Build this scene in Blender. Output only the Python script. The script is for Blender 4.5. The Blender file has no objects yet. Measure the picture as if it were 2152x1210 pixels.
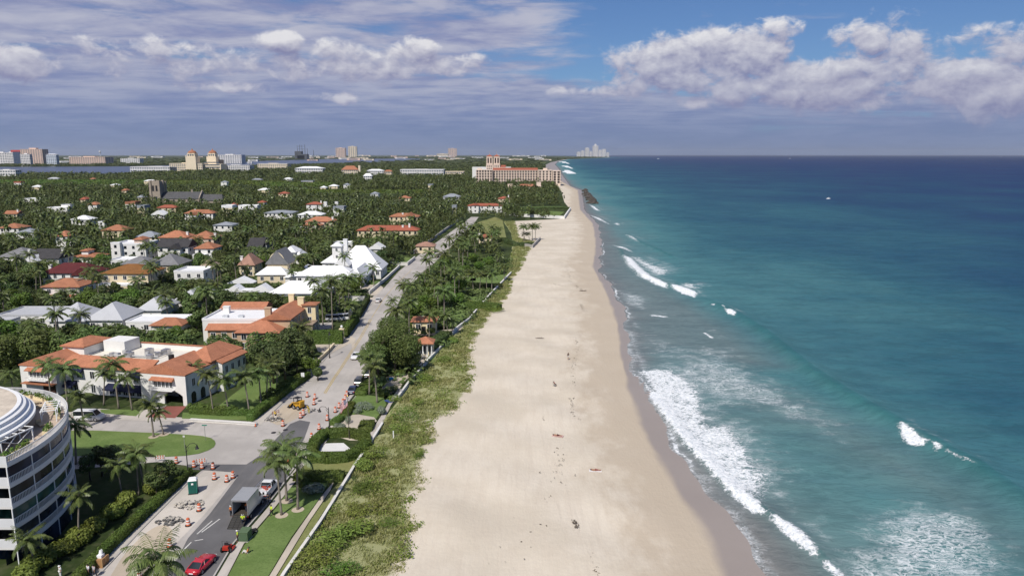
import bpy, bmesh, math, random
import numpy as np
from mathutils import Vector, Matrix
from mathutils.geometry import tessellate_polygon
random.seed(7); rng = np.random.default_rng(7)
SC = bpy.context.scene
COL = SC.collection
PI = math.pi
R = math.radians
# ---------------------------------------------------------------- survey: photo point -> ground point
F = 1537.0; TH = math.atan(280 / 1537.0); CH = 50.0
ST, CT = math.sin(TH), math.cos(TH)
def G(px, py, z=0.0):
    u, v = px - 1076.0, py - 605.0
    t = (CH - z) / (F * ST + v * CT)
    return (u * t, (F * CT - v * ST) * t)
def P(x, y, z):
    dz = z - CH
    zc = y * CT - dz * ST
    yc = y * ST + dz * CT
    return (1076 + F * x / zc, 605 - F * yc / zc)
def hgt(py, d):
    v = py - 605.0
    return CH - d * (F * ST + v * CT) / (F * CT - v * ST)
# ---------------------------------------------------------------- objects
def link(name, me, mats=(), parent=None):
    o = bpy.data.objects.new(name, me); COL.objects.link(o)
    if me is not None and mats:
        for m in (mats if isinstance(mats, (list, tuple)) else [mats]): me.materials.append(m)
    if parent is not None: o.parent = parent
    return o
def tag(o, label=None, cat=None, group=None, kind=None):
    if label: o['label'] = label
    if cat: o['category'] = cat
    if group: o['group'] = group
    if kind: o['kind'] = kind
    return o
def empty(name, loc=(0, 0, 0), rz=0.0):
    o = bpy.data.objects.new(name, None); COL.objects.link(o)
    o.location = loc; o.rotation_euler = (0, 0, rz); o.empty_display_size = .5
    return o
def thing(name, label, cat, loc=(0, 0, 0), rz=0.0, group=None):
    return tag(empty(name, loc, rz), label, cat, group)
def copy_tree(o, parent=None):
    c = o.copy(); COL.objects.link(c)
    if parent is not None: c.parent = parent
    for ch in o.children: copy_tree(ch, c)
    return c
class MB:
    def __init__(s): s.v = []; s.f = []; s.m = []
    def add(s, vs, fs, mi=0):
        b = len(s.v); s.v += [tuple(p) for p in vs]
        for f in fs: s.f.append(tuple(b + i for i in f)); s.m.append(mi)
        return s
    def box(s, x0, x1, y0, y1, z0, z1, mi=0):
        return s.add([(x0,y0,z0),(x1,y0,z0),(x1,y1,z0),(x0,y1,z0),(x0,y0,z1),(x1,y0,z1),(x1,y1,z1),(x0,y1,z1)],
                     [(0,3,2,1),(4,5,6,7),(0,1,5,4),(1,2,6,5),(2,3,7,6),(3,0,4,7)], mi)
    def cbox(s, c, sx, sy, sz, rz=0, mi=0, taper=1.0):
        ca, sa = math.cos(rz), math.sin(rz); vs = []
        for z, k in ((0, 1), (sz, taper)):
            for a, b in ((-1,-1),(1,-1),(1,1),(-1,1)):
                x, y = a*sx/2*k, b*sy/2*k
                vs.append((c[0]+x*ca-y*sa, c[1]+x*sa+y*ca, c[2]+z))
        return s.add(vs, [(0,3,2,1),(4,5,6,7),(0,1,5,4),(1,2,6,5),(2,3,7,6),(3,0,4,7)], mi)
    def prism(s, poly, z0, z1, mi=0, cap=True):
        n = len(poly); vs = [(p[0],p[1],z0) for p in poly]+[(p[0],p[1],z1) for p in poly]
        fs = [(i,(i+1)%n,n+(i+1)%n,n+i) for i in range(n)]
        if cap:
            for t in tessellate_polygon([[Vector((p[0],p[1],0)) for p in poly]]):
                fs.append(tuple(n+i for i in t)); fs.append(tuple(reversed(t)))
        return s.add(vs, fs, mi)
    def xprism(s, prof, y0, y1, mi=0):           # profile in (x,z), extruded along y
        n = len(prof); vs = [(p[0],y0,p[1]) for p in prof]+[(p[0],y1,p[1]) for p in prof]
        fs = [(i,(i+1)%n,n+(i+1)%n,n+i) for i in range(n)]
        for t in tessellate_polygon([[Vector((p[0],p[1],0)) for p in prof]]):
            fs.append(tuple(n+i for i in t)); fs.append(tuple(reversed(t)))
        return s.add(vs, fs, mi)
    def tube(s, pts, rad, n=8, mi=0, cap=True):
        pts = [Vector(p) for p in pts]; k = len(pts); vs = []
        for i, p in enumerate(pts):
            d = (pts[min(i+1,k-1)] - pts[max(i-1,0)]).normalized()
            a = d.cross(Vector((0,0,1)) if abs(d.z) < .9 else Vector((1,0,0))).normalized(); b = d.cross(a)
            r = rad[i] if isinstance(rad, (list,tuple)) else rad
            for j in range(n):
                t = 2*PI*j/n; vs.append(p + a*(r*math.cos(t)) + b*(r*math.sin(t)))
        fs = [(i*n+j, i*n+(j+1)%n, (i+1)*n+(j+1)%n, (i+1)*n+j) for i in range(k-1) for j in range(n)]
        if cap: fs += [tuple(range(n))[::-1], tuple((k-1)*n+j for j in range(n))]
        return s.add(vs, fs, mi)
    def lathe(s, prof, n=16, c=(0,0), mi=0, mis=None, a0=0, a1=2*PI):
        full = abs(a1-a0-2*PI) < 1e-6; m = n if full else n+1; vs = []
        for r, z in prof:
            for j in range(m):
                t = a0+(a1-a0)*j/n; vs.append((c[0]+r*math.cos(t), c[1]+r*math.sin(t), z))
        for i in range(len(prof)-1):
            fs = [(i*m+j, i*m+(j+1)%m, (i+1)*m+(j+1)%m, (i+1)*m+j) for j in range(n)]
            b = len(s.v) if i == 0 else b
            if i == 0: s.v += vs
            for f in fs: s.f.append(tuple(b+q for q in f)); s.m.append(mis[i] if mis else mi)
        return s
    def mesh(s, name, smooth=False):
        me = bpy.data.meshes.new(name); me.from_pydata(s.v, [], s.f); me.validate()
        if len(me.polygons) == len(s.m): me.polygons.foreach_set('material_index', s.m)
        if smooth: me.polygons.foreach_set('use_smooth', [True]*len(me.polygons))
        me.update(); return me
    def build(s, name, mats, parent=None, smooth=False):
        return link(name, s.mesh(name, smooth), mats, parent)
def np_mesh(name, V, Fq, attrs=None, smooth=False):
    """V (n,3) float, Fq (m,k) int: a mesh straight from arrays"""
    me = bpy.data.meshes.new(name); V = np.asarray(V, np.float32); Fq = np.asarray(Fq, np.int32)
    m, k = Fq.shape
    me.vertices.add(len(V)); me.vertices.foreach_set('co', V.ravel())
    me.loops.add(m*k); me.loops.foreach_set('vertex_index', Fq.ravel())
    me.polygons.add(m); me.polygons.foreach_set('loop_start', np.arange(0, m*k, k, dtype=np.int32))
    me.polygons.foreach_set('loop_total', np.full(m, k, np.int32))
    if smooth: me.polygons.foreach_set('use_smooth', np.ones(m, bool))
    me.update(calc_edges=True)
    for an, arr in (attrs or {}).items():
        at = me.attributes.new(an, 'FLOAT', 'POINT'); at.data.foreach_set('value', np.asarray(arr, np.float32))
    return me
# ---------------------------------------------------------------- materials
def lin(r, g, b):
    f = lambda c: (c/255/12.92 if c/255 <= .04045 else ((c/255+.055)/1.055)**2.4)
    return (f(r), f(g), f(b))
class NT:
    def __init__(s, nt): s.t = nt; s.n = nt.nodes; s.l = nt.links
    def new(s, ty, **kw):
        n = s.n.new(ty)
        for k, v in kw.items(): setattr(n, k, v)
        return n
    def put(s, sock, v):
        if isinstance(v, bpy.types.NodeSocket): s.l.new(v, sock)
        elif v is not None:
            if hasattr(sock.default_value, '__len__') and len(sock.default_value) == 4 and len(v) == 3: v = (*v, 1)
            sock.default_value = v
    def math(s, op, a, b=None, c=None, clamp=False):
        n = s.new('ShaderNodeMath', operation=op); n.use_clamp = clamp
        for i, v in enumerate((a, b, c)):
            if v is not None: s.put(n.inputs[i], v)
        return n.outputs[0]
    def vmath(s, op, a, b=None):
        n = s.new('ShaderNodeVectorMath', operation=op); s.put(n.inputs[0], a)
        if b is not None: s.put(n.inputs[1], b)
        return n.outputs[0]
    def noise(s, vec, scale, detail=3, rough=.55, dist=0.0):
        n = s.new('ShaderNodeTexNoise'); s.put(n.inputs['Vector'], vec); n.inputs['Scale'].default_value = scale
        n.inputs['Detail'].default_value = detail; n.inputs['Roughness'].default_value = rough; n.inputs['Distortion'].default_value = dist
        return n.outputs[0]
    def mix(s, fac, a, b, mode='MIX'):
        n = s.new('ShaderNodeMix', data_type='RGBA', blend_type=mode); s.put(n.inputs[0], fac); s.put(n.inputs[6], a); s.put(n.inputs[7], b)
        return n.outputs[2]
    def mrange(s, v, a, b, c=0.0, d=1.0, sm=True):
        n = s.new('ShaderNodeMapRange'); n.interpolation_type = 'SMOOTHSTEP' if sm else 'LINEAR'; n.clamp = True
        s.put(n.inputs[0], v)
        for i, q in enumerate((a, b, c, d)): s.put(n.inputs[1+i], q)
        return n.outputs[0]
    def ramp(s, fac, stops):
        n = s.new('ShaderNodeValToRGB'); e = n.color_ramp.elements
        while len(e) < len(stops): e.new(.5)
        for q, (p, c) in zip(e, stops): q.position = p; q.color = (*c, 1)
        s.put(n.inputs[0], fac); return n.outputs[0]
    def pos(s): return s.new('ShaderNodeNewGeometry').outputs['Position']
    def attr(s, name): return s.new('ShaderNodeAttribute', attribute_name=name).outputs['Fac']
    def scalev(s, v, sx, sy, sz): return s.vmath('MULTIPLY', v, (sx, sy, sz))
MATS = {}
def new_mat(name):
    m = bpy.data.materials.new(name); m.use_nodes = True; nt = NT(m.node_tree)
    b = m.node_tree.nodes['Principled BSDF']; return m, nt, b
def mat(name, col, rough=.7, var=.12, scale=1.5, spec=.25, metal=0.0, bump=0.0, bscale=8.0, col2=None, fine=None, objc=False):
    """plain painted / stone / metal surface with two scales of procedural variation"""
    if name in MATS: return MATS[name]
    m, t, b = new_mat(name)
    p = t.new('ShaderNodeTexCoord').outputs['Object'] if objc else t.pos()
    n1 = t.noise(p, scale, 4); n2 = t.noise(p, (fine or scale*9), 2)
    f = t.math('ADD', t.math('MULTIPLY', n1, .65), t.math('MULTIPLY', n2, .35))
    f = t.mrange(f, .3, .7, 0, 1, False)
    lo = tuple(c*(1-var) for c in col); hi = tuple(min(1, c*(1+var)) for c in (col2 or col))
    t.put(b.inputs['Base Color'], t.mix(f, lo, hi))
    b.inputs['Roughness'].default_value = rough; b.inputs['Specular IOR Level'].default_value = spec; b.inputs['Metallic'].default_value = metal
    if bump:
        bn = t.new('ShaderNodeBump'); bn.inputs['Strength'].default_value = bump; bn.inputs['Distance'].default_value = .05
        t.put(bn.inputs['Height'], t.noise(p, bscale, 4)); t.put(b.inputs['Normal'], bn.outputs[0])
    MATS[name] = m; return m
def tile_mat(name, col, var=.28, row=.45):
    """barrel roof tiles: rows of rounded ribs with weathered colour"""
    if name in MATS: return MATS[name]
    m, t, b = new_mat(name)
    p = t.new('ShaderNodeTexCoord').outputs['Object']
    w = t.new('ShaderNodeTexWave', wave_type='BANDS', bands_direction='X'); t.put(w.inputs['Vector'], p); w.inputs['Scale'].default_value = 1.3; w.inputs['Distortion'].default_value = .6
    w2 = t.new('ShaderNodeTexWave', wave_type='BANDS', bands_direction='Y'); t.put(w2.inputs['Vector'], p); w2.inputs['Scale'].default_value = 1.0; w2.inputs['Distortion'].default_value = .6
    n1 = t.noise(t.pos(), .5, 4); n2 = t.noise(t.pos(), 3.0, 3)
    f = t.math('ADD', t.math('MULTIPLY', n1, .5), t.math('MULTIPLY', n2, .5)); f = t.mrange(f, .33, .67, 0, 1, False)
    lo = tuple(c*(1-var) for c in col); hi = tuple(min(1, c*(1+var*.8)) for c in col)
    c1 = t.mix(f, lo, hi)
    g = t.math('MULTIPLY', t.math('ADD', w.outputs[1], w2.outputs[1]), .5)
    c2 = t.mix(t.math('MULTIPLY', t.math('SUBTRACT', 1.0, g), .35), c1, tuple(c*.55 for c in col))
    t.put(b.inputs['Base Color'], c2); b.inputs['Roughness'].default_value = .85; b.inputs['Specular IOR Level'].default_value = .15
    bn = t.new('ShaderNodeBump'); bn.inputs['Strength'].default_value = .5; bn.inputs['Distance'].default_value = .08
    t.put(bn.inputs['Height'], g); t.put(b.inputs['Normal'], bn.outputs[0])
    MATS[name] = m; return m
def leaf_mat(name, c_lo, c_hi, trans=.25, obj_var=.3, spec=.2, rough=.55):
    """leaf cards: colour differs per leaf and per plant; a little light passes through"""
    if name in MATS: return MATS[name]
    m, t, b = new_mat(name)
    geo = t.new('ShaderNodeNewGeometry'); oi = t.new('ShaderNodeObjectInfo')
    n = t.noise(geo.outputs['Position'], .35, 2)
    f = t.math('ADD', t.math('MULTIPLY', geo.outputs['Random Per Island'], .6), t.math('MULTIPLY', n, .5), clamp=True)
    c = t.mix(f, c_lo, c_hi)
    hs = t.new('ShaderNodeHueSaturation'); t.put(hs.inputs['Color'], c)
    nb = t.mrange(t.noise(t.scalev(geo.outputs['Position'], 1, 1, .2), .13, 2), .34, .66, 0, 1, False)   # neighbouring plants differ
    t.put(hs.inputs['Hue'], t.math('ADD', .468, t.math('ADD', t.math('MULTIPLY', oi.outputs['Random'], .04), t.math('MULTIPLY', nb, .028))))
    t.put(hs.inputs['Value'], t.math('ADD', 1.02-obj_var, t.math('ADD', t.math('MULTIPLY', oi.outputs['Random'], 1.5*obj_var), t.math('MULTIPLY', nb, .85*obj_var))))
    c = hs.outputs[0]
    t.put(b.inputs['Base Color'], c); b.inputs['Roughness'].default_value = rough; b.inputs['Specular IOR Level'].default_value = spec
    tr = t.new('ShaderNodeBsdfTranslucent'); t.put(tr.inputs[0], t.mix(.5, c, (.12, .16, .02)))
    ms = t.new('ShaderNodeMixShader'); ms.inputs[0].default_value = trans
    out = t.n['Material Output']; t.l.new(b.outputs[0], ms.inputs[1]); t.l.new(tr.outputs[0], ms.inputs[2]); t.l.new(ms.outputs[0], out.inputs[0])
    MATS[name] = m; return m
def glass_mat(name, col=(.02, .025, .03), rough=.08):
    if name in MATS: return MATS[name]
    m, t, b = new_mat(name)
    n = t.noise(t.pos(), .35, 2)
    t.put(b.inputs['Base Color'], t.mix(t.mrange(n, .35, .65), tuple(c*.6 for c in col), tuple(c*1.7 for c in col)))
    b.inputs['Roughness'].default_value = rough; b.inputs['Specular IOR Level'].default_value = .2
    MATS[name] = m; return m
WHITE = mat('white_stucco', (.74, .73, .70), .8, .07, .6)
CREAM = mat('cream_stucco', (.68, .58, .40), .8, .08, .6)
YELLOW = mat('pale_yellow_stucco', (.74, .63, .40), .8, .06, .6)
PINK = mat('pale_pink_stucco', (.66, .50, .40), .8, .08, .5)
TAN = mat('tan_stone', (.36, .30, .24), .85, .2, .8)
GREYW = mat('grey_stucco', (.42, .42, .42), .8, .1, .6)
TRIM = mat('white_trim', (.8, .8, .79), .5, .04, 2)
GLASS = glass_mat('window_glass', rough=.22)
GLASSB = glass_mat('blue_glass', (.018, .026, .045), .12)
GLASSG = glass_mat('green_glass', (.018, .055, .05), .12)
DARK = mat('dark_metal', (.025, .025, .028), .5, .2, 3)
ALU = mat('brushed_alloy', (.5, .5, .52), .35, .1, 4, metal=.8)
RUBBER = mat('tyre_rubber', (.015, .015, .016), .9, .2, 6)
CONC = mat('concrete', (.40, .38, .35), .9, .15, .5, bump=.2)
ROOFS = {
 'orange': tile_mat('orange_clay_tile', (.47, .20, .115)), 'red': tile_mat('red_clay_tile', (.36, .115, .072)),
 'maroon': tile_mat('maroon_tile', (.12, .03, .032)), 'brown': tile_mat('golden_brown_tile', (.25, .115, .04)),
 'rust': tile_mat('rust_tile', (.40, .175, .10)), 'pinktan': tile_mat('pinkish_tile', (.38, .22, .165)), 'tan': tile_mat('tan_tile', (.36, .28, .21)),
 'grey': mat('grey_shingle', (.19, .19, .195), .85, .2, .8), 'dark': mat('dark_slate', (.05, .048, .05), .8, .3, .8),
 'white': mat('white_roof', (.78, .78, .78), .6, .05, .5), 'metal': mat('pale_metal_roof', (.46, .47, .49), .6, .08, .4),
 'bluegrey': mat('blue_grey_roof', (.27, .29, .32), .7, .12, .5)}
BARK = mat('grey_palm_bark', (.23, .20, .165), .9, .25, 2.5, objc=True)
WOODBARK = mat('brown_bark', (.11, .085, .065), .9, .3, 2.5, objc=True)
LEAF = leaf_mat('broad_leaves', (.038, .062, .018), (.16, .20, .066), obj_var=.45)
LEAFY = leaf_mat('bright_leaves', (.05, .09, .014), (.15, .22, .04))
LEAFD = leaf_mat('dark_leaves', (.032, .054, .019), (.115, .15, .052), obj_var=.4)
PALML = leaf_mat('palm_fronds', (.042, .07, .02), (.17, .21, .06), trans=.22, obj_var=.25, spec=.35, rough=.4)
CASU = leaf_mat('feathery_needles', (.055, .085, .022), (.17, .22, .065), obj_var=.15)
HEDGEL = leaf_mat('hedge_leaves', (.055, .085, .016), (.15, .20, .045), obj_var=.2)
GRAPE = leaf_mat('sea_grape_leaves', (.095, .14, .024), (.25, .32, .07), obj_var=.2)
OATS = leaf_mat('dune_grass_blades', (.23, .28, .085), (.46, .46, .21), trans=.35, obj_var=.0)
SILVER = leaf_mat('silver_leaves', (.13, .17, .12), (.28, .32, .24), obj_var=.1)
FLOWER = leaf_mat('magenta_blossom', (.14, .01, .07), (.32, .03, .16), obj_var=.1)
# ---------------------------------------------------------------- leaf cards
def cards(Pn, Nn, size, rg, aspect=1.0, up=False):
    """one four-sided leaf per point, facing Nn, with jitter in spin; returns verts, faces"""
    n = len(Pn); Nn = Nn/np.maximum(1e-6, np.linalg.norm(Nn, axis=1, keepdims=True))
    rv = rg.normal(size=(n, 3))
    if up: rv = rv*.25 + np.array([0, 0, 1.0])
    T = rv - (rv*Nn).sum(1, keepdims=True)*Nn; T /= np.maximum(1e-6, np.linalg.norm(T, axis=1, keepdims=True))
    B = np.cross(Nn, T); s = np.asarray(size).reshape(-1, 1)*np.ones((n, 1))
    V = np.stack([Pn-T*s*aspect, Pn+B*s*.55, Pn+T*s*aspect, Pn-B*s*.55], 1).reshape(-1, 3)
    return V, np.arange(4*n).reshape(n, 4)
def blob_points(blobs, n, rg, shell=.45):
    """points in the outer shell of a union of ellipsoids (c, (rx,ry,rz))"""
    w = np.array([b[1][0]*b[1][1]+b[1][0]*b[1][2]+b[1][1]*b[1][2] for b in blobs]); w = w/w.sum()
    k = rg.choice(len(blobs), size=int(n*1.6), p=w)
    C = np.array([b[0] for b in blobs])[k]; Rr = np.array([b[1] for b in blobs])[k]
    d = rg.normal(size=(len(k), 3)); d /= np.linalg.norm(d, axis=1, keepdims=True)
    r = 1 - shell*rg.random((len(k), 1))**1.6
    Pt = C + d*Rr*r
    keep = np.ones(len(k), bool)
    for j, (c, rr) in enumerate(blobs):
        q = (((Pt-np.array(c))/np.array(rr))**2).sum(1) < .42
        keep &= ~(q & (k != j))
    Pt = Pt[keep][:n]; d = d[keep][:n]
    return Pt, d
# ---------------------------------------------------------------- plants
def crown_mesh(name, seed, r, h, zc, nblob=9, n=1300, leaf=.34, spread=.62, flat=.75):
    rg = np.random.default_rng(seed); bl = []
    for i in range(nblob):
        a = rg.random()*2*PI; q = math.sqrt(rg.random())*spread*r
        z = zc + (rg.random()-.42)*h*.62
        s = r*(.34+.26*rg.random())*(1-.25*q/r)
        bl.append(((q*math.cos(a), q*math.sin(a), z), (s, s, s*flat)))
    bl.append(((0, 0, zc-.05*h), (r*.5, r*.5, h*.36)))
    Pt, d = blob_points(bl, n, rg)
    N = d + rg.normal(size=d.shape)*.55 + np.array([0, 0, .35])
    V, Fq = cards(Pt, N, leaf*(.65+.7*rg.random(len(Pt))), rg)
    return np_mesh(name, V, Fq)
def tree_trunk(seed, h, r0=.22, limbs=4, reach=2.0):
    rg = random.Random(seed); mb = MB()
    top = (rg.uniform(-.3,.3), rg.uniform(-.3,.3), h*.55)
    mb.tube([(0,0,-.2),(top[0]*.4,top[1]*.4,h*.28),top], [r0, r0*.8, r0*.6], 7)
    for i in range(limbs):
        a = 2*PI*i/limbs+rg.uniform(-.4,.4); q = reach*rg.uniform(.5,.9)
        mb.tube([top,(top[0]+q*.5*math.cos(a), top[1]+q*.5*math.sin(a), h*.68),(top[0]+q*math.cos(a), top[1]+q*math.sin(a), h*.82)], [r0*.5,r0*.35,r0*.16], 5)
    return mb
TREES = []                                        # (trunk mesh, crown mesh, r, h) broad-leaved kinds
def build_tree_kinds():
    for i in range(6):
        r = (3.0, 3.6, 4.2, 2.6, 3.8, 4.6)[i]; h = (7.0, 8.0, 7.5, 6.2, 9.5, 8.6)[i]
        cm = crown_mesh('tree_crown', 40+i, r, h*.62, h*.62, 10+i, 1500, .36)
        cm.materials.append((LEAF, LEAF, LEAFY, LEAF, LEAFD, LEAFD)[i])
        tm = tree_trunk(60+i, h, .2+.03*i, 5, r*.8).mesh('tree_trunk', True); tm.materials.append(WOODBARK)
        TREES.append((tm, cm, r, h))
def frond_cards(rg, L, az, el, droop, twist, npair=20, w=.62):
    """one palm frond: arching rib with hanging leaflets both sides"""
    V = []; Fq = []
    k = 8; pts = []; p = np.zeros(3); e = el
    for i in range(k+1):
        pts.append(p.copy())
        p = p + np.array([math.cos(az)*math.cos(e), math.sin(az)*math.cos(e), math.sin(e)])*L/k
        e -= droop/k*(.6+.9*i/k)
    pts = np.array(pts); side = np.array([-math.sin(az), math.cos(az), 0.0])
    for i in range(k):                                   # rib
        b = len(V); d = .035*(1-i/k)+.012
        V += [pts[i]-side*d, pts[i]+side*d, pts[i+1]+side*d*.8, pts[i+1]-side*d*.8]; Fq.append((b,b+1,b+2,b+3))
    for j in range(npair):
        t = .12+.88*j/(npair-1); x = t*k; i = min(k-1, int(x)); q = pts[i]*(1-(x-i))+pts[i+1]*(x-i)
        d = pts[min(i+1,k)]-pts[i]; d = d/np.linalg.norm(d)
        ln = L*w*.42*(math.sin(PI*min(1, .18+t*.78))**.7)*(.85+.3*rg.random())
        for s in (-1, 1):
            o = side*s*.78 + d*.55 + np.array([0,0,-.35-.35*rg.random()]); o = o/np.linalg.norm(o)
            wd = np.cross(o, np.array([0,0,1.0])); wd = wd/np.linalg.norm(wd)*.055*(1+.4*rg.random())
            m = q+o*ln*.55+np.array([0,0,-.03*ln]); e2 = q+o*ln+np.array([0,0,-.22*ln])
            b = len(V); V += [q-wd*.5, q+wd*.5, m+wd, m-wd]; Fq.append((b,b+1,b+2,b+3))
            b = len(V); V += [m-wd, m+wd, e2+wd*.2, e2-wd*.2]; Fq.append((b,b+1,b+2,b+3))
    return V, Fq
def palm_crown(seed, L=2.9, nf=19, npair=20, lean=0.0):
    rg = random.Random(seed); V = []; Fq = []
    for i in range(nf):
        az = i*2.399+rg.uniform(-.25,.25); q = i/nf
        el = R(72)-q*R(98)+rg.uniform(-.15,.15)
        v, f = frond_cards(rg, L*rg.uniform(.82,1.1)*(.8+.25*math.sin(PI*(.25+q*.6))), az, el, R(80)+rg.uniform(-.3,.4), 0, npair)
        b = len(V); V += v; Fq += [tuple(b+z for z in t) for t in f]
    return np_mesh('palm_crown', np.array(V), np.array(Fq))
PALMS = []                                        # (trunk mesh, crown mesh, h)
def build_palm_kinds():
    for i in range(6):
        h = (8.0, 9.5, 7.0, 10.5, 6.0, 8.5)[i]; rg = random.Random(90+i)
        bx, by = rg.uniform(-1,1)*h*.09, rg.uniform(-1,1)*h*.09
        tm = MB().tube([(bx*0,by*0,-.2),(bx*.12,by*.12,h*.1),(bx*.4,by*.4,h*.45),(bx*.8,by*.8,h*.8),(bx,by,h)], [.24,.17,.14,.125,.11], 8)
        tm.tube([(bx,by,h-.15),(bx,by,h+.45)], [.16,.05], 8)
        tmm = tm.mesh('palm_trunk', True); tmm.materials.append(BARK)
        cm = palm_crown(120+i, (3.3,3.0,3.5,3.2,3.0,3.4)[i], (20,18,22,17,16,19)[i], 20)
        cm.transform(Matrix.Translation((bx, by, h))); cm.materials.append(PALML)
        PALMS.append((tmm, cm, h))
build_tree_kinds(); build_palm_kinds()
PALM_OBJS = []; TREE_OBJS = []; SHRUB_OBJS = []
def palm(x, y, h=None, rz=None, s=1.0, k=None, z=0.0):
    k = rng.integers(len(PALMS)) if k is None else k
    tm, cm, hh = PALMS[k]; sz = (h/hh) if h else s
    o = empty('palm_tree', (x, y, z), rz if rz is not None else random.uniform(0, 2*PI))
    sxy = max(.8, min(1.12, sz**.5)); o.scale = (sxy, sxy, sz)
    a = link('trunk', tm, (), o); b = link('crown', cm, (), o)
    if sz < .9 or sz > 1.15:                       # keep frond proportions when only the trunk grows
        b.scale = (1, 1, sxy/sz); b.location = (0, 0, hh*(1-sxy/sz))
    PALM_OBJS.append(o); o['category'] = 'palm tree'; return o
def tree(x, y, h=None, k=None, s=1.0, z=0.0):
    k = rng.integers(len(TREES)) if k is None else k
    tm, cm, r, hh = TREES[k]; sz = (h/hh) if h else s
    o = empty('leafy_tree', (x, y, z), random.uniform(0, 2*PI)); o.scale = (sz*random.uniform(.9,1.15), sz*random.uniform(.9,1.15), sz)
    link('trunk', tm, (), o); link('crown', cm, (), o)
    TREE_OBJS.append(o); o['category'] = 'tree'; return o
def path_pts(pxs, z=0.0): return [Vector((*G(*p, z), 0)) for p in pxs]
def hedge(pxs, h, w, label, m=HEDGEL, leaf=.17, dens=42, name='hedge', cat='hedge', world=False, rough=.06, group=None, z0=0.0):
    """clipped hedge: dark twig core with a skin of leaves, one mesh"""
    pts = [Vector((p[0], p[1], 0)) for p in pxs] if world else path_pts(pxs)
    rg = np.random.default_rng(int(abs(pts[0].x*31+pts[0].y*17)) % 99999)
    mb = MB(); PP = []; NN = []
    for a, b in zip(pts[:-1], pts[1:]):
        d = (b-a); L = d.length
        if L < .05: continue
        d = d/L; n = Vector((-d.y, d.x, 0)); e = w*.25
        c = (w/2)-.08
        q = [a-d*e-n*c, b+d*e-n*c, b+d*e+n*c, a-d*e+n*c]
        mb.add([(p.x,p.y,z0) for p in q]+[(p.x,p.y,z0+h-.1) for p in q], [(0,1,5,4),(1,2,6,5),(2,3,7,6),(3,0,4,7),(4,5,6,7)])
        for area, fn in ((L*w, 't'), (L*h, 'l'), (L*h, 'r'), (w*h, 'e'), (w*h, 's')):
            k = int(area*dens); s = rg.random(k); t = rg.random(k); j = rg.normal(size=k)*rough
            nx, ny, dx, dy = n.x, n.y, d.x, d.y
            if fn == 't': o = (t-.5)*w; al = s*L; z = h+j; N = np.tile([0,0,1.0],(k,1))
            elif fn in 'lr':
                sg = 1 if fn == 'l' else -1; o = sg*(w/2)+j; al = s*L; z = t*h; N = np.tile([nx*sg,ny*sg,.25],(k,1))
            else:
                sg = 1 if fn == 'e' else -1; o = (s-.5)*w; al = np.full(k, L+e if sg > 0 else -e)+j; z = t*h; N = np.tile([dx*sg,dy*sg,.25],(k,1))
            PP.append(np.stack([a.x+dx*al+nx*o, a.y+dy*al+ny*o, z0+z], 1)); NN.append(N)
    PP = np.concatenate(PP); NN = np.concatenate(NN)+rg.normal(size=(len(PP),3))*.5
    V, Fq = cards(PP, NN, leaf*(.6+.8*rg.random(len(PP))), rg)
    c = mb; nv = len(c.v); V = np.concatenate([np.array(c.v), V]); Fq = np.concatenate([np.array([f for f in c.f]), Fq+nv])
    o = link(name, np_mesh(name, V, Fq), m); tag(o, label, cat, group); return o
def thicket(pxs, h, w, label, m=CASU, leaf=.3, n_per_m=60, name='hedge', cat='hedge', group=None, blobr=.9):
    """shaggy untrimmed hedge row: leaf clumps along a line"""
    pts = path_pts(pxs); bl = []
    rg = np.random.default_rng(int(abs(pts[0].x*13+pts[0].y*7)) % 9999); tot = 0
    for a, b in zip(pts[:-1], pts[1:]):
        L = (b-a).length; tot += L; k = max(2, int(L/(w*.42)))
        for i in range(k):
            t = (i+rg.random())/k; hh = h*(.78+.35*rg.random()); c = a.lerp(b, t)
            bl.append(((c.x+rg.normal()*w*.12, c.y+rg.normal()*w*.12, hh*.5), (w*.5*(.8+.4*rg.random())*blobr, w*.5*(.8+.4*rg.random())*blobr, hh*.52)))
    Pt, d = blob_points(bl, int(tot*n_per_m), rg, .35); k = Pt[:,2] > 0.02; Pt = Pt[k]; d = d[k]
    V, Fq = cards(Pt, d+rg.normal(size=d.shape)*.5+np.array([0,0,.3]), leaf*(.6+.8*rg.random(len(Pt))), rg, 1.1)
    o = link(name, np_mesh(name, V, Fq), m); return tag(o, label, cat, group)
SHRUB_KINDS = {}
def shrub(px, py, w, h, label, m=GRAPE, leaf=.17, n=700, cat='shrub', name='shrub', group=None, xy=None):
    x, y = xy if xy else G(px, py)
    key = (m.name, round(leaf, 2), n, rng.integers(3))
    if key not in SHRUB_KINDS:
        rg = np.random.default_rng(len(SHRUB_KINDS)+500); bl = []
        for i in range(8):
            a = rg.random()*2*PI; q = math.sqrt(rg.random())*.55; s = .3+.2*rg.random()
            bl.append(((q*math.cos(a), q*math.sin(a), .35+.3*rg.random()), (s, s, .36)))
        Pt, d = blob_points(bl, n, rg, .5); k = Pt[:,2] > .01
        V, Fq = cards(Pt[k], d[k]+rg.normal(size=d[k].shape)*.5+np.array([0,0,.5]), leaf/(w/2)*(.6+.8*rg.random(k.sum())), rg)
        me = np_mesh('shrub', V, Fq); me.materials.append(m); SHRUB_KINDS[key] = me
    o = link(name, SHRUB_KINDS[key]); o.location = (x, y, 0); o.scale = (w/2, w/2, h); o.rotation_euler = (0, 0, random.uniform(0, 6.28))
    return tag(o, label, cat, group)
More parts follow.
